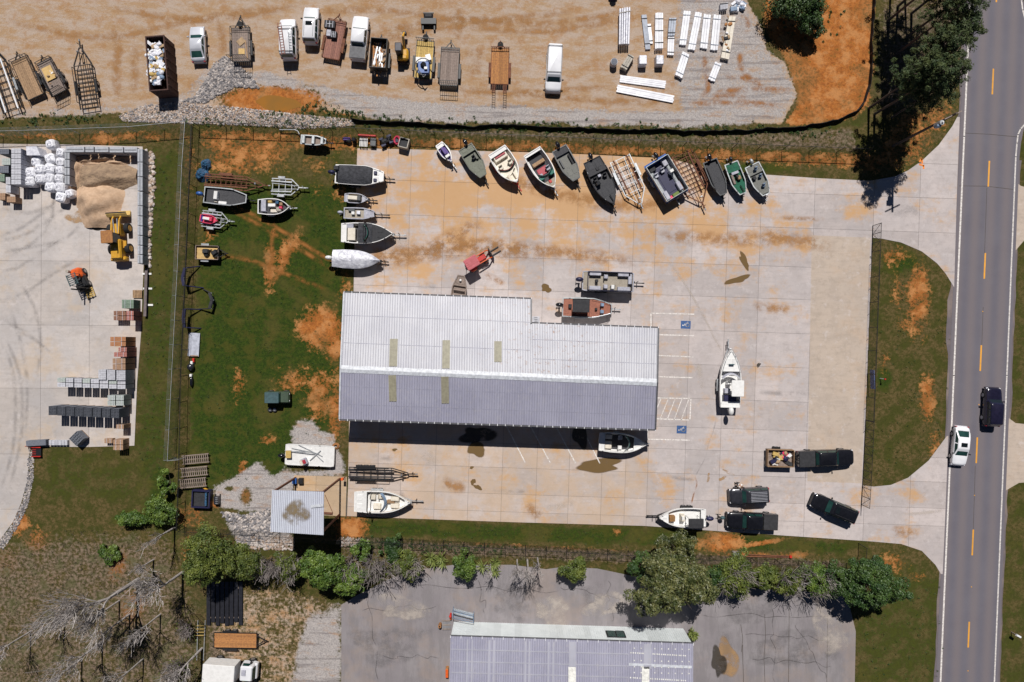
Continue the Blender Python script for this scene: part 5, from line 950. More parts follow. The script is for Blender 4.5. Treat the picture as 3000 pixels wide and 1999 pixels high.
boat('aluminium_boat','grey aluminium fishing boat with blue pedestal seats at the end of the row',(2204,482),(2246,570),48,'jon','alu','alu','grey_hull','grey_carpet',[('deck',0,.3,'grey_carpet'),('deck',.62,.95,'grey_carpet'),('seat',.17,.1,.35,'seatblue',1),('seat',.42,.35,.35,'seatblue'),('seat',.72,.1,.35,'seatblue',1),('box',.4,-.4,.4,.4,.4,'black_vinyl','console'),('motor','alu',0,.8)],.4,.6,ST('grey aluminium fishing boat'),.6)
boat('jon_boat','bare aluminium jon boat with three benches against the north fence',(882,409),(956,415),29,'jon','alu','alu','alu','wood_grey',[('box',.12,0,.35,1.0,.5,'alu','bench'),('box',.5,0,.35,1.0,.5,'alu','bench'),('box',.85,0,.35,.9,.5,'alu','bench')],.7,.55,ST('bare aluminium jon boat'),.6,'black_steel')
boat('cabin_boat','white boat under a sagging black canvas cover',(985,512),(1126,520),57,'jon','white_gel','white_gel','white_gel','black_cloth',[('cover',.06,.76,'black_cloth',.18,.05),('deck',.77,.98,'white_gel'),('box',.83,.3,.4,.4,.95,'navy','bow_cushion'),('box',.83,-.45,.4,.4,.95,'navy','bow_cushion'),('motor','navy',.1),('box',.03,.55,.6,.5,1.2,'black_cloth','folded_top')],.5,1.05,ST('white boat under black canvas'),1.0,'black_steel',None,2)
boat('jet_ski','brown and grey jet ski beside the black-covered boat',(1008,578),(1079,583),29,'ski','white_gel','grey_vinyl','tan_deck','tan_deck',[('deck',0,.16,'grey_vinyl'),('box',.35,0,1.2,.5,.55,'cream','seat'),('box',.62,0,.4,.65,.65,'grey_hull','handlebar_pod'),('deck',.72,.98,'grey_vinyl')],.4,.55,ST('brown and grey jet ski'),.8,'black_steel')
boat('skiff','mauve-grey flat skiff with a round cooler seat',(1006,623),(1096,626),34,'jon','grey_vinyl','grey_vinyl','grey_hull','tan_deck',[('deck',.65,.97,'grey_vinyl'),('box',.3,.0,.4,.4,.35,'white_gel','round_seat'),('box',.48,.1,.45,.45,.35,'wrap','cooler'),('box',.25,.5,.8,.3,.3,'grey_hull','locker'),('motor','grey_vinyl',0,.8)],.4,.5,ST('mauve-grey flat skiff'),1.6,'black_steel')
boat('speedboat','white speedboat with black bow cover and cream rear sunpad',(1002,683),(1152,686),60,'v','white_gel','white_gel','black_vinyl','dark_carpet',[('deck',0,.1,'white_gel'),('box',.2,-.15,.95,1.5,.8,'cream','sunpad'),('box',.17,.65,.8,.5,.7,'grey_vinyl','stern_seat'),('cover',.33,.6,'black_cloth',.1,.03),('deck',.6,.95,'black_vinyl','bow_cover',.05),('wind',.56,'darkglass','green_trim'),('arch',.5,'black_steel')],.5,.95,ST('white speedboat with black bow cover'),1.3)
boat('covered_boat','boat wrapped in a crumpled silver tarpaulin',(975,757),(1115,765),54,'v','grey_hull','silver_tarp','silver_tarp','silver_tarp',[('cover',.0,.985,'silver_tarp',.28,.08),('motor','white_gel')],.5,.8,ST('boat wrapped in silver tarpaulin'),.7,'black_steel')
boat('centre_console','grey-decked aluminium boat with white helm on the lawn',(597,570),(722,583),50,'jon','navy','alu','grey_hull','dark_carpet',[('deck',.05,.95,'dark_carpet','long_deck',-.2),('box',.3,0,.45,1.0,.85,'white_gel','helm'),('box',.3,-.6,.4,.4,.55,'tank','seat'),('box',.45,-.75,1.0,.35,.5,'white_gel','locker'),('motor','blue')],.4,.75,ST('grey-decked aluminium boat on the lawn'),.7,'black_steel')
boat('dinghy','round-bowed white dinghy filled with assorted junk',(755,605),(847,606),48,'bass','white_gel','white_gel','grey_vinyl','dark_carpet',[('box',.18,.1,.6,1.4,.5,'grey_vinyl','stern_bench'),('box',.45,.15,.9,.4,.6,'white_gel','white_crate'),('box',.38,.6,.5,.3,.5,'wood_yellow','scrap'),('box',.6,.55,.4,.4,.4,'tarp_blue','scrap'),('box',.65,-.3,.6,.5,.4,'tank','scrap'),('box',.72,-.1,.4,.3,.5,'pink','scrap'),('box',.5,-.5,.8,.4,.4,'cream','scrap'),('box',.72,.35,.4,.4,.35,'wood','scrap')],.4,.75,ST('white dinghy filled with junk'),.6)
boat('jet_ski','pink jet ski on the left side of a wide double trailer',(583,637),(636,646),26,'ski','pink','pink','purple','pink',[('box',.4,0,.9,.35,.5,'white_gel','seat'),('box',.65,0,.35,.5,.55,'pink','handlebar_pod'),('deck',.75,.98,'pink'),('deck',0,.15,'purple')],.45,.5)
frame_trailer('galvanised double trailer under the pink jet ski',(592,640),(668,648),46,'galv',.7,1,5,0,bunk='grey_vinyl',fend='galv')
boat('cruiser','big white centre-console cruiser with white hard top and navy cushion',(2136,1193),(2139,1024),62,'v','white_gel','white_gel','white_gel','white_gel',[('deck',.62,.99,'white_gel','foredeck',-.02),('deck',0,.1,'white_gel'),('box',.15,.0,.8,1.5,.75,'navy','stern_cushion'),('console',.42,.1,'white_gel'),('box',.28,.25,.6,.7,.7,'grey_vinyl','helm_seat'),('ttop',.34,-.35,1.9,1.45,'white_gel'),('box',.74,0,.15,.6,1.14,'teal_cover','hatch_glass'),('wind',.6,'grey_vinyl','white_gel'),('rail',),('motor','white_gel',0,1.2)],.5,1.1,ST('big white cruiser with hard top'),1.1,'galv',None,2)
boat('pontoon_boat','pontoon boat with pale wraparound seats beside the workshop',(1706,823),(1856,828),58,'sq','alu','grey_vinyl','grey_vinyl','tan_deck',[('fence',.1,.95,'navy'),('box',.24,.75,1.4,.55,.5,'grey_vinyl','stern_lounge'),('box',.24,-.75,1.4,.55,.5,'grey_vinyl','stern_lounge'),('box',.8,.75,1.5,.55,.5,'grey_vinyl','bow_lounge'),('box',.8,-.75,1.5,.55,.5,'grey_vinyl','bow_lounge'),('box',.92,.3,.5,1.3,.5,'grey_vinyl','bow_lounge'),('seat',.45,.45,.5,'grey_vinyl'),('seat',.45,-.55,.5,'grey_vinyl'),('console',.58,-.6,'white_gel'),('box',.27,.0,.35,.35,.6,'black_vinyl','table'),('motor','navy',.1,1.1),('tubes',)],.55,.75,ST('pontoon boat with pale seats'),1.3,'black_steel',None,2,.72)
boat('bass_boat','rust-red decked bass boat with black canopy beside the pontoon boat',(1648,900),(1792,905),58,'jon','black_hull','alu','grey_hull','rust_deck',[('deck',0,.2,'rust_deck'),('deck',.55,.97,'rust_deck'),('box',.15,.1,.4,.5,.75,'black_vinyl','helm_seat'),('seat',.8,.35,.42,'seatblue',1),('seat',.8,-.35,.42,'seatblue',1),('box',.68,-.1,.3,.3,.75,'black_vinyl','bow_seat'),('ttop',.35,.1,2.0,1.5,'black_vinyl'),('console',.42,-.2,'black_hull'),('motor','black_paint',.2,1.1),('rail',)],.45,.75,ST('rust-red decked bass boat'),1.1,'galv',None,2)
boat('jon_boat','brown flat-bottomed jon boat poking out from under the workshop eave',(1335,905),(1351,806),44,'jon','rust','wood_grey','rust','wood_grey',[('deck',.68,.98,'wood_grey'),('box',.55,0,.12,1.4,.5,'wood_grey','bench'),('box',.85,0,.25,.25,.62,'white_gel','cap')],.1,.6)
boat('bowrider','white bowrider half in the workshop shade with green windshield',(1755,1293),(1892,1302),58,'v','white_gel','white_gel','white_gel','dark_carpet',[('deck',0,.12,'white_gel'),('box',.2,-.3,.8,.9,.5,'cream','rear_bench'),('box',.2,.5,.8,.5,.5,'cream','rear_bench'),('seat',.45,-.5,.5,'white_gel'),('seat',.45,.5,.5,'grey_vinyl'),('wind',.66,'green_trim'),('deck',.74,.98,'white_gel','bow_floor',-.2)],.5,.95,ST('white bowrider half in the workshop shade'),.5)
boat('deck_boat','white sport boat with black tower and cream seats near the wash bay',(1040,1468),(1203,1472),64,'v','white_gel','white_gel','cream','white_gel',[('deck',0,.22,'white_gel','sunpad',.02),('arch',.3,'black_steel'),('box',.32,.4,.7,.6,.5,'cream','seat_bench'),('seat',.46,.45,.55,'cream'),('box',.4,-.45,.9,.6,.5,'cream','seat_bench'),('wind',.58,'seatblue','steel'),('box',.72,.3,1.0,.5,.55,'cream','bow_cushion'),('box',.72,-.35,1.0,.5,.55,'cream','bow_cushion'),('box',.64,0,.9,.4,.4,'wood','walkway'),('deck',.9,1,'white_gel')],.5,1.0,ST('white sport boat with black tower'),1.3,'galv',None,2)
boat('centre_console','white centre-console boat with brown bow seat and black canopy beside the grass',(2066,1516),(1930,1516),56,'v','white_gel','white_gel','white_gel','white_gel',[('deck',.8,.99,'white_gel','foredeck'),('box',.72,.1,.7,.7,.65,'brown_seat','bow_seat'),('console',.5,0,'white_gel'),('box',.5,0,.5,.8,.8,'cream','console_seat'),('ttop',.28,.25,1.8,1.15,'black_vinyl'),('deck',0,.1,'white_gel'),('motor','navy',0,1.1)],.5,.9,ST('white centre-console boat with brown seat'),1.2,'black_steel',None,2)
boat('work_barge','flat white work barge with aluminium poles lying on its deck',(832,1333),(976,1340),62,'sq','white_gel','white_gel','white_gel','white_gel',[('deck',.0,1,'white_gel','deck',.0),('motor','black_paint',-.1,1.0)],.25,.45)
t_=thing('aluminium_poles','bundle of aluminium poles lying across the white work barge','poles',P(905,1330,.75))
for i,(x,y,l,a) in enumerate(((-1.2,.3,3.4,-.05),(-.4,.35,3.4,-.2),(.2,.4,3.2,-.45),(.8,-.2,1.8,.75),(1.1,-.3,1.8,-.75),(-.8,.15,3.0,-.12))): q=Vector((math.cos(a),math.sin(a),0))*l/2; MB().cyl(Vector((x,y,.05+i*.02))-q,Vector((x,y,.05+i*.02))+q,.05,n=6).build('pole','galv',t_)
t_=thing('helm_seat','cream and red helm seat standing on the white work barge','seat',P(893,1352,.72),.4); MB().rbox((0,0,.3),(.8,.8,.5),.12).build('base','grey_vinyl',t_); MB().rbox((-.2,0,.6),(.3,.7,.4),.08).build('backrest','cream',t_); MB().rbox((.1,0,.58),(.4,.5,.12),.05).build('cushion','redtrim',t_)
t_=thing('chest','yellow-green storage chest beside the barge motor','chest',P(848,1330,.72)); MB().rbox((0,0,.2),(.6,.85,.4),.06).build('box','tank',t_); MB().rbox((0,0,.42),(.64,.9,.06),.03).build('lid','wood_yellow',t_)
# ---------------------------------------------------------------- gravel yard odds and ends
t_=thing('rusty_skip','rusty open-top skip full of white rubbish','skip',P(460,186,2.3)[:2]+(0,),.076); Lx,Ly,Hh=2.15,6.4,2.3
for a,d,nm in(((-Lx/2,0,Hh/2),(.12,Ly,Hh),'side_wall'),((Lx/2,0,Hh/2),(.12,Ly,Hh),'side_wall'),((0,Ly/2,Hh/2),(Lx,.12,Hh),'end_wall'),((0,-Ly/2,Hh/2),(Lx,.12,Hh),'end_wall'),((0,0,.1),(Lx,Ly,.12),'floor')): MB().box(a,d).build(nm,'rust_dark',t_)
for s in(1,-1): MB().box((s*Lx/2,0,Hh+.04),(.14,Ly+.14,.1)).build('rim','rust_dark',t_); MB().box((0,s*Ly/2,Hh+.035),(Lx,.14,.1)).build('rim','rust_dark',t_)
for k in range(6): MB().box((Lx/2+.09,-Ly/2+.6+k*1.05,Hh/2),(.1,.12,Hh-.1)).build('stiffener','rust_dark',t_)
junk('white plastic rubbish and boards heaped inside the rusty skip','rubbish_heap','rubbish',432,114,484,258,1.95,120,['plastic_white','wrap','white_gel','plastic_white','card','wrap','plastic_white','seatblue','wrap','wood_yellow'],21,.8,.076)
def excavator(label,cx,cy):
    g=thing('mini_excavator',label,'excavator',P(cx,cy,0),PI/2)
    for s in(1,-1):
        b=MB(); ring=lambda y:[(.85*math.cos(a)*(1 if abs(math.cos(a))<.9 else 1),y,.28+.26*math.sin(a)) for a in [2*PI*i/16 for i in range(16)]]
        b.loft([ring(s*.6-.16),ring(s*.6+.16)]); b.build('track','black_vinyl',g)
    MB().rbox((-.15,0,.8),(1.4,1.4,.5),.3).build('body','yellow_paint',g); MB().rbox((-.6,-.1,1.1),(.6,1.0,.35),.2).build('engine_hood','yellow_paint',g)
    c_=MB().rbox((.15,.3,1.6),(1.1,.85,1.3),.1,0,.92).build('cab','black_steel',g); MB().rbox((.15,.3,2.27),(1.0,.8,.06),.1).build('cab_roof','grey_paint',c_); quad('windscreen','glass',c_,[(.7,-.08,1.1),(.7,.66,1.1),(.66,.62,2.1),(.66,-.04,2.1)])
    b=MB(); bar(b,(.5,-.2,.9),(1.5,-.25,2.1),.24,.3); o=b.build('boom','yellow_paint',g); b=MB(); bar(b,(1.4,-.25,2.15),(2.3,-.25,1.2),.18,.2); b.build('arm','yellow_paint',o); b=MB(); b.rbox((2.35,-.25,.9),(.4,.45,.5),.08); b.build('bucket','black_steel',o)
    b=MB(); b.cyl((.7,-.2,1.3),(1.4,-.25,2.2),.05,n=6); b.build('ram','steel',o); b=MB(); b.rbox((-1.1,0,.35),(.12,1.3,.4),.04); b.build('blade','black_steel',g)
excavator('yellow mini excavator with raised boom between the loaded trailers',1183,165)
t_=thing('grapple_attachment','black skid-steer grapple attachment lying on the gravel','attachment',P(1257,66)); MB().box((0,-.1,.35),(1.85,.7,.5)).build('frame','black_steel',t_)
for s in(1,-1): MB().rbox((s*.7,-.75,.25),(.25,.8,.3),.08).build('jaw','black_steel',t_); MB().cyl((s*.45,.2,.5),(s*.5,.7,.65),.1,n=8).build('cylinder','black_steel',t_)
MB().rbox((0,.55,.5),(.9,.5,.4),.1).build('mount','black_vinyl',t_); MB().box((0,.85,.6),(1.3,.12,.12)).build('bar','black_steel',t_)
def bundle(nm,label,cat,quadpx,z,mt,n=3,straps=2,round_=False,strapm='black_vinyl',lay=1):
    """long package given by its four top corners in photo pixels, split lengthwise into pieces"""
    a,b_,c_,d=[Vector(P(x,y,z)) for x,y in quadpx]; ctr=(a+b_+c_+d)/4; g=thing(nm,label,cat,(ctr.x,ctr.y,gz(*quadpx[0])))
    for i in range(n):
        f0,f1=i/n+.015,(i+1)/n-.015; e=R.uniform(-.04,.04); p=[a.lerp(b_,f0),a.lerp(b_,f1),d.lerp(c_,f1),d.lerp(c_,f0)]; p=[q-ctr for q in p]; dirv=(p[3]-p[0]).normalized()*e
        if round_:
            r=(p[1]-p[0]).length/2
            for L_ in range(lay): zz=-.0+z-r-L_*r*1.7+(.25*r if i%2 else 0); m0=(p[0]+p[1])/2+dirv; m1=(p[2]+p[3])/2+dirv; MB().cyl((m0.x,m0.y,zz),(m1.x,m1.y,zz),r*.98,n=10).build('tube',mt,g)
        else:
            pts=[(q.x+dirv.x,q.y+dirv.y) for q in p]; b=MB(); zz=z+R.uniform(-.02,.02)
            if area(pts)>0: b.loft([[(x,y,.0) for x,y in pts],[(x,y,zz) for x,y in pts]]); b.build('length' if n>1 else 'pack',mt,g)
    for k in range(straps):
        f=(k+.5)/straps if straps>2 else (.12,.85)[k]; p0=a.lerp(d,f)-ctr; p1=b_.lerp(c_,f)-ctr; w_=Vector((p1.x-p0.x,p1.y-p0.y,0)).normalized()*.05; barobj('strap',strapm,g,(p0.x-w_.x,p0.y-w_.y,z+.04),(p1.x+w_.x,p1.y+w_.y,z+.04),.06,.05)
    return g
BN='construction packages on the gravel'
bundle('tube_bundle','stack of shiny silver tubes tied with tape','tubes',[(1814,26),(1848,20),(1845,128),(1813,130)],1.0,'wrap',5,1,True,'tank',2)
bundle('sheet_pack','narrow blue-grey strapped sheet pack beside the tube stack','sheets',[(1879,43),(1894,42),(1906,143),(1891,144)],.25,'sheet_grey',1,2)
bundle('sheet_pack','short white sheet pack behind the blue-grey sheet pack','sheets',[(1896,71),(1907,70),(1913,128),(1903,129)],.2,'sheet_white',1,2)
bundle('trim_bundle','tall bundle of white channel trim with black straps','trim',[(1920,38),(1943,38),(1943,142),(1919,143)],.6,'sheet_white',5,3)
bundle('trim_bundle','grey channel trim lying on white channel trim','trim',[(1961,52),(1982,52),(1977,104),(1957,104)],.5,'sheet_grey',3,2); bundle('trim_bundle','white channel trim below the grey channel trim','trim',[(1957,106),(1976,106),(1974,162),(1955,161)],.35,'sheet_white',3,2)
for i,(l,q) in enumerate((('white wrapped panel pack nearest the grey channel trim',[(2003,32),(2024,33),(2010,132),(1990,131)]),('longest white wrapped panel pack of the slanted four',[(2037,35),(2057,38),(2036,147),(2015,144)]),('white wrapped panel pack third from the grey channel trim',[(2062,41),(2083,43),(2072,142),(2051,140)]),('white wrapped panel pack beside the cluttered panel stack',[(2091,43),(2113,45),(2103,148),(2081,146)]),('slanted white panel pack below the wrapped channel trim',[(2000,151),(2020,160),(1999,229),(1978,219)]),('small slanted white panel pack standing alone on grey gravel',[(2095,181),(2114,188),(2094,240),(2075,232)]))): bundle('panel_pack',l,'panels',q,.3 if i!=4 else .5,'sheet_white',3,2,strapm='sheet_grey')
bundle('panel_pack','cluttered long panel stack with brown scraps on top','panels',[(2136,48),(2156,48),(2136,174),(2112,168)],.5,'cream',2,2)
bundle('panel_pack','long white panels laid flat under the wrapped bundles','panels',[(1816,241),(1818,220),(1952,237),(1949,259)],.18,'sheet_white',4,0); bundle('panel_pack','longest white panels laid flat at the yard edge','panels',[(1806,270),(1809,248),(1975,280),(1972,302)],.18,'sheet_white',4,0)
junk('brown scraps and torn wrap on the cluttered panel stack','packing_scraps','scrap',2112,40,2140,170,.35,14,['wood','card','black_vinyl','wood_orange','sheet_white'],31,.7)
junk('heap of white plastic bags and film beside the panel stack','plastic_heap','rubbish',2142,2,2180,34,.1,18,['plastic_white','wrap','seatblue'],32,1.0)
bundle('timber_pack','greenish pack of boards by the plastic heap','timber',[(2110,10),(2133,8),(2132,26),(2110,28)],.6,'cmu_light',4,1)
t_=thing('wire_drum','round grey drum standing on the gravel by the bundles','drum',P(1796,190)); MB().cyl((0,0,0),(0,0,.95),.42,n=20).build('drum','cmu_light',t_); MB().cyl((0,0,.95),(0,0,1.0),.36,n=20).build('lid','cmu',t_)
bundle('timber_pack','tarpaulin-wrapped timber pack slanting beside the drum','timber',[(1843,157),(1858,166),(1836,205),(1818,195)],.8,'tank',3,2)
for l,x,y,m_ in(('pink and white wrapped pallet load between two wrapped loads',1882,180,'wrap'),('silver wrapped pallet load below the white channel trim',1931,180,'silver_tarp')):
    g=thing('wrapped_pallet',l,'pallet',P(x,y,.5)[:2]+(0,)); MB().rbox((0,0,.55),(1.0,1.2,.9),.1,0,.94).build('load',m_,g); MB().box((0,0,.06),(1.0,1.2,.1)).build('pallet','wood',g)
t_=thing('parked_machine','dark machine cut off by the top picture edge','machine',P(1795,-12)); MB().rbox((0,0,.4),(.75,1.4,.7),.1).build('body','navy',t_); MB().rbox((0,-.5,.85),(.5,.4,.2),.06).build('hood','seatblue',t_); wheel(t_,.3,-.4,.25,.15); wheel(t_,-.3,-.4,.25,.15)
# rocks (countless: one mass each)
def rocks(nm,label,polypx,n,mats,smin,smax,seed,z=.0):
    r=np.random.RandomState(seed); xs_=[p[0] for p in polypx]; ys_=[p[1] for p in polypx]; pts=[]
    while len(pts)<n:
        x=r.uniform(min(xs_),max(xs_),n); y=r.uniform(min(ys_),max(ys_),n); k=inpoly(polypx,x,y); pts+=list(zip(x[k],y[k]))
    pts=pts[:n]; t5=(1+5**.5)/2; ico=np.array([(-1,t5,0),(1,t5,0),(-1,-t5,0),(1,-t5,0),(0,-1,t5),(0,1,t5),(0,-1,-t5),(0,1,-t5),(t5,0,-1),(t5,0,1),(-t5,0,-1),(-t5,0,1)])/1.9
    fc=np.array([(0,11,5),(0,5,1),(0,1,7),(0,7,10),(0,10,11),(1,5,9),(5,11,4),(11,10,2),(10,7,6),(7,1,8),(3,9,4),(3,4,2),(3,2,6),(3,6,8),(3,8,9),(4,9,5),(2,4,11),(6,2,10),(8,6,7),(9,8,1)])
    V_=[];F_=[]
    for i,(x,y) in enumerate(pts):
        s=r.uniform(smin,smax); v=ico*(1+r.uniform(-.22,.22,(12,1)))*np.array([s,s*r.uniform(.6,1),s*r.uniform(.5,.8)]); a=r.uniform(0,6.3); c,q=math.cos(a),math.sin(a); v=np.stack([v[:,0]*c-v[:,1]*q,v[:,0]*q+v[:,1]*c,v[:,2]],1)
        w_=P(x,y); V_.append(v+np.array([w_[0],w_[1],z+s*.2])); F_.append(fc+12*i)
    me=bpy.data.meshes.new(nm); me.from_pydata(np.concatenate(V_).tolist(),[],np.concatenate(F_).tolist()); 
    for m_ in mats: me.materials.append(M(m_))
    me.polygons.foreach_set('material_index',np.repeat(r.randint(0,len(mats),len(pts)),20).tolist()); o=link(nm,me); tag(o,label,'rocks',None,'stuff')
rocks('riprap_stones','band of pinkish rubble stones along the yard edge',[(350,340),(420,310),(520,300),(600,308),(720,318),(820,330),(1030,352),(1045,368),(900,378),(720,368),(560,362),(360,356)],5200,['rock_pink','rock_white','rock','rock_pink','rock_dark'],.07,.17,1)
rocks('rock_pile','grey rock pile spilling beside the muddy puddle',[(520,300),(570,285),(600,240),(625,190),(660,165),(700,190),(745,235),(760,260),(690,255),(640,280),(600,302)],2200,['rock','rock','rock_dark','rock_white'],.09,.22,2)
rocks('drain_stones','white rubble stones below the gravel wash area',[(645,1500),(720,1510),(790,1490),(800,1560),(790,1600),(690,1600),(700,1560)],900,['rock_white','rock','rock_dark'],.1,.26,3); rocks('drain_stones','pale rubble stones around the canopy shadow edge',[(690,1575),(860,1570),(862,1612),(700,1605)],420,['rock_white','rock_pink'],.1,.24,4); rocks('drain_stones','scattered pale stones by the hedge east of the canopy',[(1000,1575),(1080,1580),(1080,1600),(1000,1600)],120,['rock_white','rock_pink'],.1,.24,5)
rocks('kerb_gravel','strip of bluish gravel edging the curved concrete drive',[(84,1310),(100,1330),(98,1400),(85,1470),(60,1530),(10,1610),(-10,1600),(38,1535),(62,1480),(80,1410)],900,['rock','rock_dark','rock_white'],.06,.15,6); rocks('bin_rubble','pale rubble fallen behind the block bin wall',[(428,440),(450,450),(455,560),(445,640),(440,780),(430,780),(430,600)],200,['rock_white','rock_pink'],.1,.35,7)
# ---------------------------------------------------------------- block yard
wl=thing('block_wall','bin wall of big grey concrete blocks around the sand piles','wall'); BH=1.5
def blk(x0,y0,x1,y1):
    a=P(x0,y0,BH); c=P(x1,y1,BH); o=MB().rbox(((a[0]+c[0])/2,(a[1]+c[1])/2,BH/2+.015),(abs(c[0]-a[0])-.03,abs(a[1]-c[1])-.03,BH),.05).build('block','concrete_block',wl)
    hz=abs(c[0]-a[0])>abs(c[1]-a[1]); MB().box(((a[0]+c[0])/2,(a[1]+c[1])/2,BH+.03),((abs(c[0]-a[0])*.86,.12,.05) if hz else (.12,abs(a[1]-c[1])*.86,.05))).build('key_ridge','conc_grey',o)
for a in((192,429,247,447),(249,429,275,447),(277,430,318,447),(320,430,361,448),(363,431,402,448)): blk(*a)
for y in((447,467),(468,491),(492,514),(515,541)): blk(188,y[0],204,y[1])
for i,y in enumerate((436,476,519,562,604,634,663,691,720,747)): 
    y1=(475,518,560,603,633,662,690,719,746,773)[i]; blk(402,y,418,y1)
def pile(label,cx,cy,rx,ry,h,mt,seed,flat=.0,nm='sand_pile'):
    r=random.Random(seed); n=34; V_=[];F_=[]; ph=[r.uniform(0,6) for _ in range(8)]; c=P(cx,cy)
    for j in range(n+1):
        for i in range(n+1):
            u,v=i/n*2-1,j/n*2-1; a=math.atan2(v,u); d=math.hypot(u,v)*(1+.1*math.sin(2*a+ph[0])+.08*math.sin(3*a+ph[1])+.05*math.sin(5*a+ph[2]))
            z=max(-.05,h*(1-d)**.9 if d<1 else -.05); z+= (.12*math.sin(7*u+ph[3]+3*v)+.1*math.sin(11*v+ph[4]-4*u))*min(1,max(0,1-d)*2.5)+r.uniform(-.04,.04)*(d<.95); z=min(z,h*(1-flat)) if flat else z
            V_.append((c[0]+u*rx/S,c[1]+v*ry/S,max(z,-.05)+.02))
    for j in range(n):
        for i in range(n): k=j*(n+1)+i; F_.append((k,k+1,k+n+2,k+n+1))
    me=bpy.data.meshes.new(nm); me.from_pydata(V_,[],F_); me.materials.append(M(mt)); o=link(nm,me); smooth_by_angle(o,60); tag(o,label,'sand pile')
pile('pale sand heap spilling out of the block bin',292,595,78,74,1.9,'sand',3); pile('coarse brown gravel heap at the back of the block bin',312,524,92,54,1.5,'sand_dark',5); pile('pale sand drift against the back wall of the bin',305,466,100,22,.7,'sand',7); pile('pale sand drift along the west wall of the bin',222,510,22,70,.6,'sand',9)
# wheel loader
g=thing('wheel_loader','yellow wheel loader with raised empty bucket by the block wall','loader',P(361,700,0),PI/2+.06)
for x in(1.1,-1.35):
    for s in(1,-1): wheel(g,x,s*1.0,.62,.5,'yellow_paint')
MB().rbox((-1.5,0,1.3),(2.4,1.3,1.0),.2).build('engine_hood','yellow_paint',g); MB().rbox((-2.6,0,1.0),(.5,1.9,.7),.15).build('counterweight','yellow_paint',g); MB().box((.9,0,1.0),(1.4,1.1,.8)).build('front_frame','yellow_paint',g)
c_=MB().rbox((-.25,.25,2.1),(1.3,1.3,1.5),.1,0,.95).build('cab','darkglass',g); MB().rbox((-.2,.25,2.9),(1.5,1.4,.1),.1).build('cab_roof','wood_orange',c_)
for s in(1,-1): b=MB(); bar(b,(.3,s*.45,1.6),(2.0,s*.45,1.3),.16,.28); bar(b,(2.0,s*.45,1.3),(2.7,s*.45,.8),.16,.25); b.build('lift_arm','yellow_paint',g); b=MB().cyl((.5,s*.2,1.4),(2.2,s*.25,1.5),.07,n=8); b.build('ram','steel',g)
b=MB(); pr=[(2.6,.2),(3.3,.15),(3.35,.2),(2.8,.35),(2.65,.95),(2.9,1.25),(2.82,1.3),(2.5,1.0)]; b.loft([[(x,-1.2,z) for x,z in pr],[(x,1.2,z) for x,z in pr]]); o=b.build('bucket','wood_yellow',g); MB().box((2.95,0,1.27),(.12,2.45,.1)).build('lip','black_steel',o); b=MB(); b.cyl((-1.6,-.35,1.8),(-1.6,-.35,2.4),.07,n=8); b.build('exhaust','black_steel',g); b=MB(); b.rbox((-.9,-.75,1.1),(.9,.5,.15),.05); b.build('step','yellow_paint',g)
# forklift
g=thing('forklift','orange and black forklift carrying an empty pallet rack','forklift',P(246,822,0),math.radians(-68))
MB().rbox((-.8,0,.85),(1.3,1.4,.9),.35).build('counterweight','orange_paint',g); MB().rbox((.2,0,.6),(1.6,1.3,.5),.1).build('chassis','black_steel',g)
for x in(.7,-.9):
    for s in(1,-1): wheel(g,x,s*.65,.38,.28)
for sx in(-.55,.75):
    for s in(1,-1): MB().cyl((sx,s*.5,.8),(sx*.8,s*.48,2.2),.04,n=6).build('post','black_steel',g)
rf=MB()
for k in range(6): rf.box((.1-.6+k*.24,0,2.22),(.08,1.1,.05))
rf.box((.1,.52,2.2),(1.4,.08,.08)); rf.box((.1,-.52,2.2),(1.4,.08,.08)); rf.build('overhead_guard','teal_cover',g); MB().rbox((-.1,0,.95),(.5,.55,.25),.08).build('seat','black_vinyl',g); MB().rbox((-.35,0,1.2),(.12,.5,.45),.05).build('seat_back','black_vinyl',g)
for s in(1,-1): MB().box((1.2,s*.35,1.3),(.12,.14,2.4)).build('mast','black_steel',g); MB().box((1.85,s*.3,.1),(1.2,.14,.06)).build('fork','black_steel',g)
MB().box((1.32,0,.6),(.06,1.2,.6)).build('carriage','black_steel',g); MB().cyl((-1.2,-.5,1.3),(-1.2,-.5,1.75),.18,n=10).build('gas_bottle','tank',g)
t_=thing('pallet','wooden pallet held on the forklift forks','pallet',P(265,858,.15),math.radians(-68))
def pallet(t_,L_=1.1,W_=1.0,z=0,mt='wood_yellow',nb=5):
    for k in range(nb): MB().box(((k/(nb-1)-.5)*(L_-.12),0,z+.12),(.13,W_,.03)).build('slat',mt,t_)
    for k in(-1,0,1): MB().box((0,k*(W_/2-.05),z+.055),(L_,.08,.09)).build('stringer',mt,t_)
pallet(t_)
t_=thing('pallet','empty wooden pallet on the yard by the steel beam','pallet',P(404,862,.1)); pallet(t_,1.1,.95,0,'wood',7)
bm=thing('steel_beam','dark steel beam resting on three pale timber bearers','beam',P(432,858),0); b=MB(); b.box((0,0,.42),(.34,5.8,.04)); b.box((0,0,.27),(.06,5.8,.28)); b.box((0,0,.13),(.34,5.8,.04)); b.build('beam','wood_grey2',bm,rz=-.03)
for y in(2.3,.5,-1.5): MB().box((.05-y*.05+.05,y,.055),(1.1,.22,.11)).build('bearer','white_gel',bm)
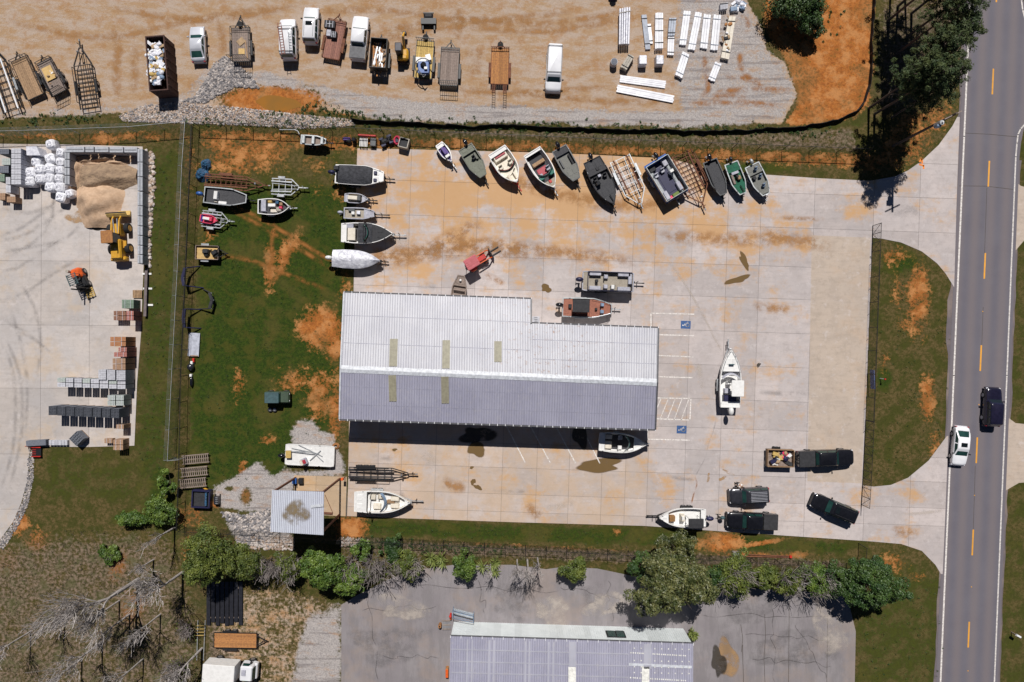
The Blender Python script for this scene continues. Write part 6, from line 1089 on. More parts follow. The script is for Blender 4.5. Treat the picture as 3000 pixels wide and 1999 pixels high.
# pallets of bricks and blocks
def brickpal(label,x0,y0,x1,y1,z,mt,strap=True,hollow=False,nx=None,ny=2,group=None,rz=0,nm='brick_pallet'):
    a=P(x0,y0,z); c=P(x1,y1,z); Lx=abs(c[0]-a[0])-.02; Ly=abs(a[1]-c[1])-.02; g=thing(nm,label,'pallet',((a[0]+c[0])/2,(a[1]+c[1])/2,.03),rz,group)
    MB().box((0,0,.06),(Lx,Ly,.1)).build('pallet','wood',g)
    nx=nx or max(2,round(Lx/.24)); nl=max(3,round((z-.12)/.2)); lh=(z-.12)/nl; b=MB()
    bx,by=Lx/nx,Ly/max(1,ny)
    for l in range(nl):
        top=l==nl-1
        for i in range(nx):
            for j in range(ny):
                if not top and 0<i<nx-1 and 0<j<ny-1: continue
                cx,cy,cz_2=(i+.5)*bx-Lx/2,(j+.5)*by-Ly/2,.115+(l+.5)*lh
                if hollow and top:
                    for dx in(-.44,0,.44): b.box((cx+dx*bx*.95,cy,cz_2),(bx*.1,by*.94,lh-.01))
                    for dy in(-.42,.42): b.box((cx,cy+dy*by,cz_2),(bx*.94,by*.1,lh-.01))
                    b.box((cx,cy,cz_2-lh*.35),(bx*.9,by*.9,.02))
                else: b.box((cx,cy,cz_2),(bx-.012,by-.012,lh-.01))
    o=b.build('block_stack' if hollow else 'brick_stack',mt,g); o['kind']='stuff'
    if strap:
        for f in(-.22,.24): MB().box((f*Lx,0,z/2+.05),(.03,Ly+.02,z-.02)).build('strap','wrap',g)
    return g
Lb=lambda c,w_: f'pallet of {c} bricks {w_}'
for a in((357,878,392,891,'brick_green','green-flecked','by the empty pallet, upper half'),(357,891,392,904,'brick_green','green-flecked','by the empty pallet, lower half'),(333,911,369,925,'brick_brown','dark brown','low stack, row beside the taller stack, upper'),(333,926,369,939,'brick_brown','dark brown','low stack, row beside the taller stack, lower'),(323,987,369,1001,'brick_orange','orange','nearest the bare concrete strip'),(323,1002,369,1015,'brick_orange','orange','backing onto the red brick stack'),(347,1018,372,1031,'brick_red','pale red','short one behind the orange bricks'),(334,1032,372,1046,'brick_red','pale red','longer one next to the tan bricks'),(330,1050,368,1066,'brick_tan','tan','next to the pale red bricks'),(330,1067,368,1084,'brick_tan','tan','next to the pale block stacks')):
    z={333:.95,357:1.5}.get(a[0],2.1); brickpal(Lb(a[5],a[6]),*a[:4],z,a[4])
for i,(y0,y1) in enumerate(((911,925),(926,939))): brickpal(('upper','lower')[i]+' tall pallet of red-brown bricks beside the low brown stack',370,y0,392,y1,1.9,'brick_red')
for i,(x0,x1) in enumerate(((288,311),(313,338),(341,368))): brickpal(('pale grey block pallet at the open end of the short row above the long row','pale grey block pallet in the middle of the short row above the long row','pale grey block pallet at the grass end of the short row above the long row')[i],x0,1083+i,x1,1113+i,2.1,'cmu_light',False,nx=4,ny=5,nm='block_pallet')
for i,(x0,x1) in enumerate(((168,192),(193,215),(218,240),(242,264),(266,290),(292,317),(319,342),(344,368))):
    for j in(0,1): brickpal(f'white and brown capping-block pallet in the long double row, {"upper" if j==0 else "lower"} line',x0,1107+i*.9+j*14,x1,1120+i*.9+j*14,1.9,('brick_pale','cmu_light','cmu_light','brick_tan','brick_pale','cmu_light')[(i*2+j*3)%6] if (i+j)%3==0 else 'cmu_light',False,nx=3,ny=2,group='long double row of capping-block pallets',nm='block_pallet')
for i,(x0,x1) in enumerate(((315,338),(340,363))):
    for j in(0,1): brickpal('greenish-grey brick pallet in the block of four between the long rows',x0,1158+j*16,x1,1173+j*16,1.7,'brick_pale',True,group='four greenish brick pallets',nx=5)
for i,x0 in enumerate((142,168,194,220,245,272,299,325)): brickpal('dark grey hollow-block pallet in the long single row with black shadows',x0,1190+i*1.1,x0+24,1217+i*1.2,2.3,'cmu',False,True,nx=3,ny=6,group='row of hollow-block pallets',nm='block_pallet')
brickpal('small tan brick pallet in the shade below the hollow-block row',340,1244,363,1257,1.5,'brick_tan'); brickpal('low tan brick pallet at the yard edge beside the gravel patch',306,1285,330,1299,.6,'brick_tan'); brickpal('higher tan brick pallet at the yard corner, upper half',332,1288,361,1303,1.3,'brick_tan'); brickpal('higher tan brick pallet at the yard corner, lower half',332,1304,361,1319,1.3,'brick_tan')
brickpal('hollow-block cube turned diagonally at the yard edge',208,1270,240,1301,1.1,'cmu',False,True,nx=3,ny=4,rz=.78,nm='block_pallet')
t_=thing('concrete_beam','long plain grey concrete beam beside the traffic cone','beam',P(117,1296),.06); MB().rbox((0,0,.35),(2.4,.7,.7),.04).build('beam','cmu',t_); MB().box((0,-.36,.35),(2.2,.04,.1)).build('groove','conc_dark',t_)
t_=thing('block_row','row of pale hollow blocks between the concrete beam and the diagonal cube','blocks',P(177,1296),0)
for k in range(6): MB().rbox((-.95+k*.38,0,.22),(.36,.62,.42),.03).build('block','cmu_light',t_)
t_=thing('red_rack','black platform cart with red end rails on the grass','cart',P(112,1323),0); b=MB()
MB().box((0,0,.25),(1.1,1.1,.06)).build('deck','black_steel',t_)
for s in(1,-1): MB().box((0,s*.55,.35),(1.15,.1,.14)).build('end_rail','red',t_)
for k in(-.25,0,.25): MB().box((-.3,k,.3),(.5,.05,.06)).build('slat','red',t_)
for sx in(1,-1):
    for sy in(1,-1): wheel(t_,sx*.4,sy*.45,.11,.07)
t_=thing('traffic_cone','orange traffic cone at the corner of the concrete yard','cone',P(85,1306,.03)); MB().cyl((0,0,.03),(0,0,.65),.15,.03,n=12).build('cone','orange_paint',t_); MB().rbox((0,0,.02),(.38,.38,.04),.03).build('base','orange_paint',t_)
# jumbo bags, stone packs at the west edge
def bag(label,x,y,s,seed):
    r=random.Random(seed); h=1.2; g=thing('bulk_bag',label,'bag',P(x,y,h)[:2]+(.03,),r.uniform(-.3,.3),'white bulk bags stacked beside the block bin'); w_=s/S*.98; n=14; rings=[]
    for z,k in((0,.86),(.15,1),(.6,1.06),(1.0,1.0),(1.18,.8),(1.26,.45),(1.2,.12)):
        rings.append([(w_/2*k*(1+r.uniform(-.06,.06))*(abs(math.cos(a))**.5)*math.copysign(1,math.cos(a)),w_/2*k*(1+r.uniform(-.06,.06))*(abs(math.sin(a))**.5)*math.copysign(1,math.sin(a)),z+r.uniform(-.05,.05)) for a in [2*PI*i/n+.11 for i in range(n)]])
    MB().loft(rings).build('sack','plastic_white',g)
    b=MB()
    for sx in(1,-1): b.tube([(sx*w_*.3,-w_*.3,1.1),(sx*w_*.15,0,1.38),(sx*w_*.3,w_*.3,1.1)],.03,5)
    b.build('loop','wrap',g)
for i,(x,y,s) in enumerate(((145,421,27),(175,446,27),(143,464,29),(175,474,26),(142,493,29),(173,498,26),(85,505,30),(113,494,28),(141,521,29),(171,523,27),(83,531,30),(114,523,28),(143,547,28),(173,548,30),(175,577,30),(201,566,24),(102,472,28))): bag('white woven bulk bag among the bags beside the block bin',x,y,s,i)
bundle('shrouded_load','big white shrouded pallet load behind the bulk bags','pallet',[(76,430),(108,430),(119,456),(78,456)],1.6,'wrap',1,0)
for i in range(7): brickpal('grey paving-block pack in the tall column beside the bulk bags',33,435+i*15.2,62,449.5+i*15.2,2.0,'cmu_light',False,nx=3,ny=2,group='column of grey paving packs',nm='block_pallet')
for i,(x0,y0,x1,y1,mt,z,l) in enumerate(((-4,436,27,452,'cmu',1.8,'dark stone pack at the picture edge, top of the stack column'),(6,464,31,484,'brick_pale',1.7,'pale green stone pack beside the grey paving column'),(-4,486,26,507,'cmu',1.7,'dark hollow block pack beside the grey paving column'),(-6,510,14,532,'brick_green',1.6,'olive stone pack at the picture edge'),(17,519,31,541,'cmu_light',1.5,'narrow grey block pack beside the olive stone pack'),(17,543,32,565,'cmu_light',1.5,'narrow grey block pack below its twin'),(20,576,46,593,'brick_tan',1.1,'pinkish stone pack at the lower end of the stacks'),(-6,566,16,586,'brick_tan',.8,'tan stone pack at the picture edge below the stacks'))): brickpal(l,x0,y0,x1,y1,z,mt,False,nm='stone_pallet')
# ---------------------------------------------------------------- lawn clutter
def tarp(label,cx,cy,rx,ry,h,mt,seed,nm='tarpaulin_heap'):
    r=random.Random(seed); c=P(cx,cy); g=MB(); n=16; rings=[]
    for k in range(6):
        f=k/5; rings.append([(c[0]+rx/S*(1-f*.95)*math.cos(a)*(1+r.uniform(-.16,.16)),c[1]+ry/S*(1-f*.95)*math.sin(a)*(1+r.uniform(-.16,.16)),h*(1-(1-f)**2)+r.uniform(-.08,.08)*(k>0)) for a in [2*PI*i/n for i in range(n)]])
    g.loft(rings); tag(g.build(nm,mt),label,'tarpaulin')
tarp('blue tarpaulin heap by the fence, upper lump',604,484,16,18,.7,'tarp_blue',1); tarp('blue tarpaulin heap by the fence, lower lump covering the rusty trailer',594,514,22,20,.8,'tarp_blue',2)
for i,(l,x,y,mt) in enumerate((('black outboard motor in the middle of the small lawn trailer',606,738,'black_vinyl'),('dark tyre and engine at the front of the small lawn trailer',632,742,'black_steel'))):
    t_=thing('outboard_engine',l,'motor',P(x,y,.68),i*.6); MB().rbox((0,0,.3),(.75,.6,.5),.15).build('cowl',mt,t_); MB().cyl((.3,.1,.1),(.7,.2,.2),.08,n=8).build('shaft','black_steel',t_); MB().cyl((0,-.25,.15),(0,-.25,.3),.3,n=14).build('flywheel','tyre',t_)
def arch(label,pts,z,mt,mt2='steel',hz=1.3):
    t_=thing('boat_tower',label,'tower frame'); 
    for k,(dz,m_) in enumerate(((0,mt),(.25,mt2))):
        Wp=[P(x,y,z) for x,y in pts]; b=MB(); q=[(Wp[0][0],Wp[0][1],.03)]+[(p[0],p[1],hz-dz) for p in Wp[1:-1]]+[(Wp[-1][0],Wp[-1][1],.03)]; b.tube(q,.07 if k==0 else .035,8); b.build('hoop',m_,t_)
    b=MB(); 
    for p in pts[1:-1]: q=P(*p,z); b.cyl((q[0],q[1],.05),(q[0]+.1,q[1],hz),.03,n=6)
    b.build('strut',mt2,t_)
    Wp=[P(x,y,z) for x,y in pts[1:-1]]; b=MB()
    for a,c in zip(Wp,Wp[1:]): bar(b,(a[0]-.1,a[1],hz),(c[0]-.1,c[1],hz),.35,.06)
    b.build('canvas',mt,t_)
arch('navy boat tower hoop leaning on the west fence beside the small trailer',[(575,778),(548,786),(540,815),(545,838),(585,842)],1.0,'navy'); arch('black and silver boat tower hoop lying on the grass',[(588,847),(618,858),(625,880),(618,905),(575,905)],.7,'black_vinyl','galv',.9); arch('navy folded boat canopy leaning on the west fence above the grey sheet',[(580,906),(546,906),(543,935),(546,960),(578,962)],1.0,'navy')
t_=thing('flat_sheet','pale grey flat panel leaning by the west fence','panel',P(571,1010),-.06); MB().box((0,0,.25),(1.3,2.85,.06),0,.06).build('panel','sheet_grey2',t_); MB().box((0,-1.35,.16),(1.2,.1,.28)).build('support','wood',t_)
t_=thing('gas_tank','dark fuel tank with white cap beside the west fence','tank',P(563,1075)); MB().ell((0,0,.4),(.42,.45,.4),12,8).build('tank','grey_paint',t_,True); MB().rbox((.15,.5,.3),(.3,.4,.5),.05).build('cap','white_gel',t_); MB().rbox((.3,.8,.2),(.25,.5,.4),.05).build('box','red',t_)
t_=thing('motor_cowl','black slim outboard lying by the west fence below the fuel tank','motor',P(564,1118)); MB().ell((0,0,.25),(.22,.7,.25),10,7).build('cowl','black_paint',t_,True); MB().rbox((-.05,.75,.3),(.3,.35,.3),.06).build('cap','white_gel',t_)
# green utility vehicle
g=thing('utility_vehicle','olive green open-top four-by-four with small grey trailer wheels beside it on the lawn','vehicle',P(815,1164,.6)[:2]+(0,),0)
MB().rbox((0,0,.75),(3.0,1.4,.5),.12).build('body','olive_drab',g); MB().rbox((.95,0,1.05),(1.0,1.25,.25),.1).build('hood','olive_drab',g); MB().rbox((-.45,0,1.55),(1.7,1.3,.12),.06).build('soft_top','teal_cover',g); quad('windshield','glass',g,[(.5,-.6,1.1),(.5,.6,1.1),(.4,.58,1.6),(.4,-.58,1.6)])
for sx in(.95,-.95):
    for s in(1,-1): wheel(g,sx,s*.68,.36,.22)
for s in(1,-1):
    MB().rbox((1.45,s*.4,.85),(.1,.2,.18),.05).build('headlight','plastic_white',g)
    for x in(-1.2,.4): MB().cyl((x,s*.6,.9),(x,s*.6,1.55),.03,n=6).build('roll_bar','black_steel',g)
for i,x in enumerate((793,806)): t_=thing('mower_wheel','silver-hubbed loose wheel lying against the green vehicle','wheel',P(x,1200),0,'loose wheels by the green vehicle'); MB().cyl((0,0,.0),(0,0,.22),.3,n=16).build('tyre','tyre',t_); MB().cyl((0,0,.2),(0,0,.24),.17,n=12).build('hub','rim',t_)
# metal stair racks at the southwest corner
for k,(y,l) in enumerate(((1345,'topmost rack of purple-brown grated steps beside the west fence'),(1382,'middle rack of purple-brown grated steps beside the west fence'),(1415,'lowest rack of purple-brown grated steps beside the west fence'))):
    t_=thing('dock_ladder',l,'rack',P(573-k*4,y,.5)[:2]+(0,),.09)
    for s in(1,-1): MB().box((0,s*.5,.5),(3.3,.1,.14)).build('side_rail','wood_grey',t_)
    for j in range(13): MB().box((-1.45+j*.245,0,.5),(.09,1.0,.1)).build('rung','wood_grey',t_)
    for x in(-1.4,1.4):
        for s in(1,-1): MB().box((x,s*.5,.22),(.1,.1,.45)).build('leg','rust',t_)
    MB().box((0,0,.5),(3.2,.06,.08)).build('centre_bar','wood_grey',t_)
t_=thing('livewell_tub','black and blue square tub on the grass beside an engine','tub',P(590,1462,.6)[:2]+(0,),-.04)
for a,d in(((-1.05,0,.4),(.14,2.1,.8)),((1.05,0,.4),(.14,2.1,.8)),((0,1.0,.4),(2.0,.14,.8)),((0,-1.0,.4),(2.0,.14,.8))): MB().box(a,d).build('wall','navy',t_)
MB().box((0,0,.3),(2.0,1.9,.3)).build('liner','black_vinyl',t_); MB().rbox((.6,0,.7),(.25,1.6,.2),.05).build('divider','tarp_blue',t_)
t_=thing('marine_engine','bare grey engine block on a stand beside the square tub','engine',P(634,1466,.5)[:2]+(0,),0); MB().rbox((0,0,.45),(.6,1.0,.5),.08).build('block','grey_paint',t_)
for k in range(4): MB().cyl((0,-.35+k*.23,.7),(.28,-.35+k*.23,.78),.06,n=8).build('cylinder','steel',t_)
for s in(1,-1): MB().box((s*.3,0,.1),(.08,1.3,.2)).build('skid','black_steel',t_)
t_=thing('yellow_bracket','bent yellow steel bracket by the square tub','bracket',P(607,1434),-.6); MB().box((0,0,.12),(.9,.2,.1)).build('arm','yellow_paint',t_); MB().box((-.6,.35,.12),(.2,.6,.1)).build('arm','yellow_paint',t_)
t_=thing('work_stool','blue seat and black mower parts under the canopy edge','stool',P(866,1408)); MB().rbox((0,0,.35),(.55,.7,.4),.08).build('seat','blue',t_); MB().rbox((.75,0,.3),(.6,.7,.5),.08).build('motor','black_steel',t_)
for k in range(3): MB().box((-.2+k*.2,-.6,.12),(.08,.5,.08)).build('leg','black_steel',t_)
t_=thing('orange_bollard','orange box on the canopy corner post','box',P(1003,1404,1.3)); MB().rbox((0,0,0),(.3,.3,.5),.05).build('box','orange_paint',t_); MB().cyl((0,0,-1.27),(0,0,-.2),.05,n=8).build('stand','rust',t_)
t_=thing('hose_coil','coil of tan hose on the ground beside the white barge','hose',P(985,1307)); b=MB()
for k in range(4): b.tube([((.42-.06*k)*math.cos(a),(.36-.05*k)*math.sin(a),.06+.05*k) for a in [2*PI*i/16 for i in range(17)]],.045,6)
b.build('coil','wood_orange',t_); MB().box((.4,0,.08),(.2,.08,.08)).build('nozzle','steel',t_)
# fence-side clutter north
t_=thing('spare_tyre','alloy-wheeled tyre leaning by the north fence','tyre',P(1024,416)); MB().cyl((0,-.12,.33),(0,.12,.33),.33,n=18).build('tyre','tyre',t_); MB().cyl((0,-.13,.33),(0,.13,.33),.2,n=12).build('hub','rim',t_)
t_=thing('outboard_stand','dark outboard on a stand beside the alloy-wheeled tyre','motor',P(1040,414)); MB().rbox((0,0,.6),(.5,.5,.5),.12).build('cowl','black_paint',t_); MB().box((0,0,.2),(.5,.5,.4)).build('stand','black_steel',t_); MB().rbox((-.9,.1,.4),(.9,.4,.5),.1).build('seat','purple',t_)
t_=thing('slatted_bench','red-backed bench with white slats by the north fence','bench',P(1076,414,.4)[:2]+(0,),-.06)
for k in range(6): MB().box((-.85+k*.17,-.1,.45),(.1,1.2,.05)).build('slat','white_gel',t_)
MB().rbox((0,.6,.6),(2.2,.22,.4),.06).build('backrest','red',t_); MB().rbox((.75,-.1,.4),(.7,1.0,.4),.06).build('box','grey_hull',t_)
for x in(-.9,.3):
    for y in(-.6,.4): MB().box((x,y,.21),(.08,.08,.42)).build('leg','black_steel',t_)
g=thing('quad_bike','black quad bike against the north fence','quad bike',P(1134,416),.4); MB().rbox((0,0,.6),(1.3,.5,.35),.12).build('body','black_paint',g); MB().rbox((-.2,0,.82),(.6,.35,.14),.06).build('seat','black_vinyl',g); MB().cyl((.35,-.4,1.0),(.35,.4,1.0),.03,n=6).build('handlebar','black_steel',g)
for sx in(.5,-.5):
    for s in(1,-1): wheel(g,sx,s*.4,.26,.22); MB().rbox((sx,s*.4,.58),(.6,.28,.06),.04).build('fender','navy',g)
t_=thing('livestock_tank','square tank with brown rim standing in front of the north fence','tank',P(1184,421,.6)[:2]+(0,),-.25)
for a,d in(((-.55,0,.5),(.1,1.15,1.0)),((.55,0,.5),(.1,1.15,1.0)),((0,.55,.5),(1.0,.1,1.0)),((0,-.55,.5),(1.0,.1,1.0))): MB().box(a,d).build('wall','tank',t_)
MB().box((0,0,.5),(1.0,1.0,.5)).build('filling','black_vinyl',t_); t_=thing('pink_tube','pink inflatable tube wedged between the quad bike and the tank','tube',P(1163,411,.3)[:2]+(0,)); b=MB(); b.tube([(.35*math.cos(a),.45*math.sin(a),.3+.1*math.cos(a)) for a in [2*PI*i/14 for i in range(15)]],.12,8); b.build('ring','pink',t_); MB().box((0,0,.2),(.4,.4,.06)).build('floor','navy',t_)
t_=thing('rail_arch','galvanised bent rail lying by the north fence','rail',P(852,388)); b=MB(); b.tube([(-1.2,.15,.5),(.6,.15,.5),(1.0,0,.5),(1.2,-.4,.5)],.07,8); b.build('rail','galv',t_); MB().cyl((-1.1,.15,0),(-1.1,.15,.5),.05,n=6).build('leg','galv',t_); MB().cyl((1.2,-.4,0),(1.2,-.4,.5),.05,n=6).build('leg','galv',t_)
# tractor with loader forks
g=thing('compact_tractor','orange-red tractor with pink canopy and loader forks','tractor',P(1400,765,.6)[:2]+(.03,),math.radians(31))
MB().rbox((.45,0,.95),(1.3,.65,.55),.12).build('hood','red',g); MB().rbox((-.7,0,.75),(1.0,.8,.45),.1).build('transmission','black_steel',g); MB().rbox((-.7,0,1.15),(.45,.5,.2),.08).build('seat','black_vinyl',g)
for s in(1,-1): wheel(g,-.9,s*.65,.55,.32,'orange_paint'); wheel(g,.85,s*.55,.34,.22,'orange_paint'); MB().rbox((-.9,s*.65,1.15),(.9,.36,.06),.04).build('fender','red',g)
c_=MB().rbox((-.75,0,2.15),(1.65,1.35,.1),.08).build('canopy','red_canopy',g)
for k in range(5): MB().box((-.75,-.5+k*.25,2.21),(1.5,.05,.03)).build('ridge','red_canopy',c_)
for sx in(-1.35,-.2):
    for s in(1,-1): MB().cyl((sx,s*.5,.9),(sx,s*.55,2.12),.035,n=6).build('canopy_post','black_steel',g)
for s in(1,-1): b=MB(); bar(b,(-.1,s*.5,1.3),(1.3,s*.5,1.25),.1,.16); bar(b,(1.3,s*.5,1.25),(1.75,s*.5,.5),.1,.16); b.build('lift_arm','orange_paint',g); MB().cyl((.3,s*.5,.9),(1.4,s*.5,1.0),.05,n=6).build('ram','black_steel',g); MB().box((2.45,s*.28,.12),(1.2,.12,.06)).build('fork','black_steel',g)
MB().box((1.85,0,.5),(.1,1.3,.8)).build('carriage','black_steel',g)
# outboard on a stand near the white centre console
t_=thing('outboard_stand','loose outboard on a wheeled stand beside the white centre-console boat','motor',P(2103,1512)); MB().ell((.25,.05,1.0),(.3,.22,.28),12,7).build('cowl','teal_cover',t_,True); MB().box((0,0,.5),(.12,.14,.9)).build('leg','black_steel',t_); b=MB()
for s in(1,-1): bar(b,(-.3,s*.25,.05),(.35,s*.2,.05),.06,.06); bar(b,(-.1,s*.22,.05),(.05,s*.05,.95),.05,.05)
b.build('frame','black_steel',t_)
# person bending beside the grey SUV: one body on a skin skeleton, clothing and hair as children
def person(label,px,py,rz):
    loc=P(px,py)[:2]+(.03,); J={'pel':(0,0,.92),'ch':(.1,0,1.28),'nk':(.2,0,1.44),'hd':(.28,0,1.6),'hl':(0,.1,.88),'kl':(.07,.11,.48),'fl':(0,.11,.07),'tl':(.16,.12,.04),'hr':(0,-.1,.88),'kr':(-.03,-.11,.48),'fr':(-.12,-.11,.07),'tr':(.04,-.12,.04),'sl':(.15,.2,1.38),'el':(.3,.27,1.14),'wl':(.5,.2,1.06),'gl':(.58,.18,1.06),'sr':(.15,-.2,1.38),'er':(.28,-.27,1.12),'wr':(.48,-.18,1.04),'gr':(.56,-.16,1.04)}
    E=[('pel','ch'),('ch','nk'),('nk','hd'),('pel','hl'),('hl','kl'),('kl','fl'),('fl','tl'),('pel','hr'),('hr','kr'),('kr','fr'),('fr','tr'),('ch','sl'),('sl','el'),('el','wl'),('wl','gl'),('ch','sr'),('sr','er'),('er','wr'),('wr','gr')]
    rad={'pel':.15,'ch':.16,'nk':.06,'hd':.1,'hl':.1,'hr':.1,'kl':.062,'kr':.062,'fl':.045,'fr':.045,'tl':.04,'tr':.04,'sl':.07,'sr':.07,'el':.046,'er':.046,'wl':.033,'wr':.033,'gl':.036,'gr':.036}
    g=thing('person',label,'person',loc,rz)
    def sk(nm,keys,mt,grow):
        ks=[k for k in J if k in keys]; me=bpy.data.meshes.new(nm); me.from_pydata([J[k] for k in ks],[(ks.index(a),ks.index(c)) for a,c in E if a in ks and c in ks],[]); me.materials.append(M(mt)); o=link(nm,me,g)
        md=o.modifiers.new('skin','SKIN'); 
        if not me.skin_vertices: me.attributes
        if not me.skin_vertices: 
            bpy.context.view_layer.objects.active=o; o.select_set(True); bpy.ops.mesh.customdata_skin_add(); o.select_set(False)
        for i,k in enumerate(ks): me.skin_vertices[0].data[i].radius=(rad[k]+grow,rad[k]*(1 if k in('hd',) else .8)+grow); me.skin_vertices[0].data[i].use_root=(k==ks[0])
        md2=o.modifiers.new('sub','SUBSURF'); md2.levels=1; md2.render_levels=2; return o
    sk('body',list(J),'skin',0); sk('shirt',['ch','nk_','pel','sl','el','sr','er'],'white_gel',.018); sk('trousers',['pel','hl','kl','fl','hr','kr','fr'],'black_cloth',.016)
    MB().ell((.255,0,1.665),(.125,.105,.1),12,7).build('hair','hair',g,True)
    hd=J['hd']; MB().ell((hd[0]+.13,0,hd[2]-.01),(.03,.02,.03),8,5).build('nose','skin',g,True)
    for s in(1,-1):
        MB().ell((hd[0]+.1,s*.04,hd[2]+.03),(.02,.018,.015),8,5).build('eye','white_gel',g); MB().ell((hd[0],s*.105,hd[2]),(.03,.02,.04),8,5).build('ear','skin',g)
        for k in range(5): a=(k-2)*.022; b=MB(); z=1.05 if s>0 else 1.03; x0=.58 if s>0 else .56; b.tube([(x0,s*.17+a,z),(x0+.05,s*.17+a*1.2,z-.005),(x0+.08-abs(k-2)*.008,s*.17+a*1.1,z-.03)],.009,6); b.build('finger','skin',g)
        MB().rbox((.1 if s>0 else -.02,s*.115,.05),(.28,.1,.1),.04).build('shoe','black_vinyl',g)
person('person in white shirt and black trousers leaning at the front of the grey SUV',2156,1414,-.9)
# south lot
t_=thing('stair_railing','blue-grey steel stair landing with railings at the warehouse corner','railing'); cs=[(1328,1782),(1388,1797),(1388,1815),(1328,1800)]
MB().prism([P(x,y,.5)[:2] for x,y in cs][::-1],.42,.5).build('landing','galv',t_)
for i in range(4):
    a,c=P(*cs[i],.5),P(*cs[(i+1)%4],.5); barobj('rail','seatblue',t_,(a[0],a[1],1.5),(c[0],c[1],1.5),.06,.06); MB().cyl((a[0],a[1],0),(a[0],a[1],1.5),.035,n=6).build('post','seatblue',t_)
for a,c in((0,1),(3,2)): a,c=P(*cs[a],.5),P(*cs[c],.5); barobj('mid_rail','seatblue',t_,(a[0],a[1],1.0),(c[0],c[1],1.0),.05,.05)
t_=thing('steel_grate','grey slatted grate leaning at the warehouse wall','grate',P(1308,1832,.2)[:2]+(.02,),0)
for k in range(8): MB().box((-.45+k*.13,0,.2),(.06,1.1,.06)).build('slat','galv',t_)
for y in(-.5,0,.5): MB().box((0,y,.12),(1.05,.08,.1)).build('bearer','wood',t_)
t_=thing('oil_drum','orange-brown drum beside the slatted grate','drum',P(1290,1828)); MB().cyl((0,0,0),(0,0,.8),.2,n=16).build('drum','wood_orange',t_); MB().cyl((0,0,.8),(0,0,.83),.1,n=10).build('cap','black_steel',t_)
t_=thing('hydrant','small red standpipe at the corner of the railing','standpipe',P(1321,1798)); MB().cyl((0,0,0),(0,0,.8),.13,n=10).build('pipe','red',t_); MB().ell((0,0,.85),(.17,.17,.15),10,6).build('cap','red',t_); MB().cyl((0,-.2,.55),(0,.2,.55),.08,n=8).build('outlet','red',t_); MB().rbox((0,-.4,.3),(.22,.25,.5),.04).build('box','orange_paint',t_)
t_=thing('orange_bin','orange wall bin beside the warehouse side wall','bin',P(1311,1964)); MB().rbox((0,0,.4),(.35,1.1,.8),.05).build('bin','wood_orange',t_); MB().box((0,0,.82),(.3,1.0,.04)).build('lid','orange_paint',t_)
# box truck
g=thing('box_truck','white box truck with short cab parked by the bare trees','truck',P(688,1948,0)[:2]+(0,),math.radians(-4))
MB().rbox((-.95,0,1.6),(3.8,2.15,1.75),.06).build('cargo_box','white_gel',g); MB().box((0,0,.55),(5.4,1.0,.25)).build('chassis','black_steel',g)
c_=MB().rbox((2.15,0,1.35),(1.7,2.0,1.4),.2,0,.9).build('cab','white_paint',g); quad('windshield','glass',c_,[(3.02,-.85,1.3),(3.02,.85,1.3),(2.86,.78,1.98),(2.86,-.78,1.98)],off=.03); MB().rbox((2.95,0,.95),(.5,1.9,.6),.15).build('hood','white_paint',c_); MB().rbox((1.9,.2,2.12),(.5,.7,.14),.05).build('roof_unit','grey_vinyl',c_)
for s in(1,-1): quad('side_window','glass',c_,([(1.5,1.0,1.35),(2.6,1.0,1.35),(2.4,.93,1.9),(1.6,.93,1.9)] if s<0 else [(1.5,1.0,1.35),(2.6,1.0,1.35),(2.4,.93,1.9),(1.6,.93,1.9)][::-1]) if s>0 else [(1.5,-1.0,1.35),(2.6,-1.0,1.35),(2.4,-.93,1.9),(1.6,-.93,1.9)]); MB().rbox((2.5,s*1.2,1.5),(.15,.25,.3),.04).build('mirror','black_vinyl',g)
for x in(2.3,-1.7):
    for s in(1,-1): wheel(g,x,s*.95,.42,.28)
st_=thing('corrugated_sheets','stack of dark corrugated sheets in the tree shade','sheets',P(660,1765)); rr_=random.Random(8)
for k in range(8): 
    b=MB(); x0=-2.2+k*.56; y1=-2.6+rr_.uniform(-.2,.3); pr=[(x0+j*.07,.22+.05*(j%2)) for j in range(8)]; b.loft([[(x,2.6,z) for x,z in pr],[(x,y1,z) for x,z in pr],[(x,y1,z-.03) for x,z in pr],[(x,2.6,z-.03) for x,z in pr]],False,False,False); b.build('sheet','grey_paint',st_)
for y in(-1.8,1.8): MB().box((0,y,.09),(4.4,.15,.16)).build('bearer','wood_grey',st_)
t_=thing('scaffold_frame','yellow and grey metal frame leaning in the undergrowth','frame',P(592,1845)); 
for k in range(4): MB().box((0,.6-k*.35,.3+.1*k),(1.0,.06,.06)).build('rung','wood_yellow',t_)
for s in(1,-1): barobj('stile','galv',t_,(s*.45,1.2,.1),(s*.4,-3.5,.5),.07,.07)
t_=thing('gas_heater','grey steel box with light on top beside red pipes by the south fence','box',P(2159,1623,.4)[:2]+(0,)); MB().rbox((0,0,.35),(1.0,.5,.6),.06).build('case','galv',t_); MB().ell((.1,0,.68),(.12,.1,.08),8,5).build('lamp','plastic_white',t_)
t_=thing('red_pipes','long red-brown pipes lying along the south fence','pipes',P(2245,1627)); 
for k in(-.12,.12): MB().cyl((-2.6,k,.12),(2.7,k*.6-.15,.12),.06,n=8).build('pipe','rust',t_)
MB().rbox((2.9,-.15,.15),(.3,.3,.25),.05).build('valve','red',t_)
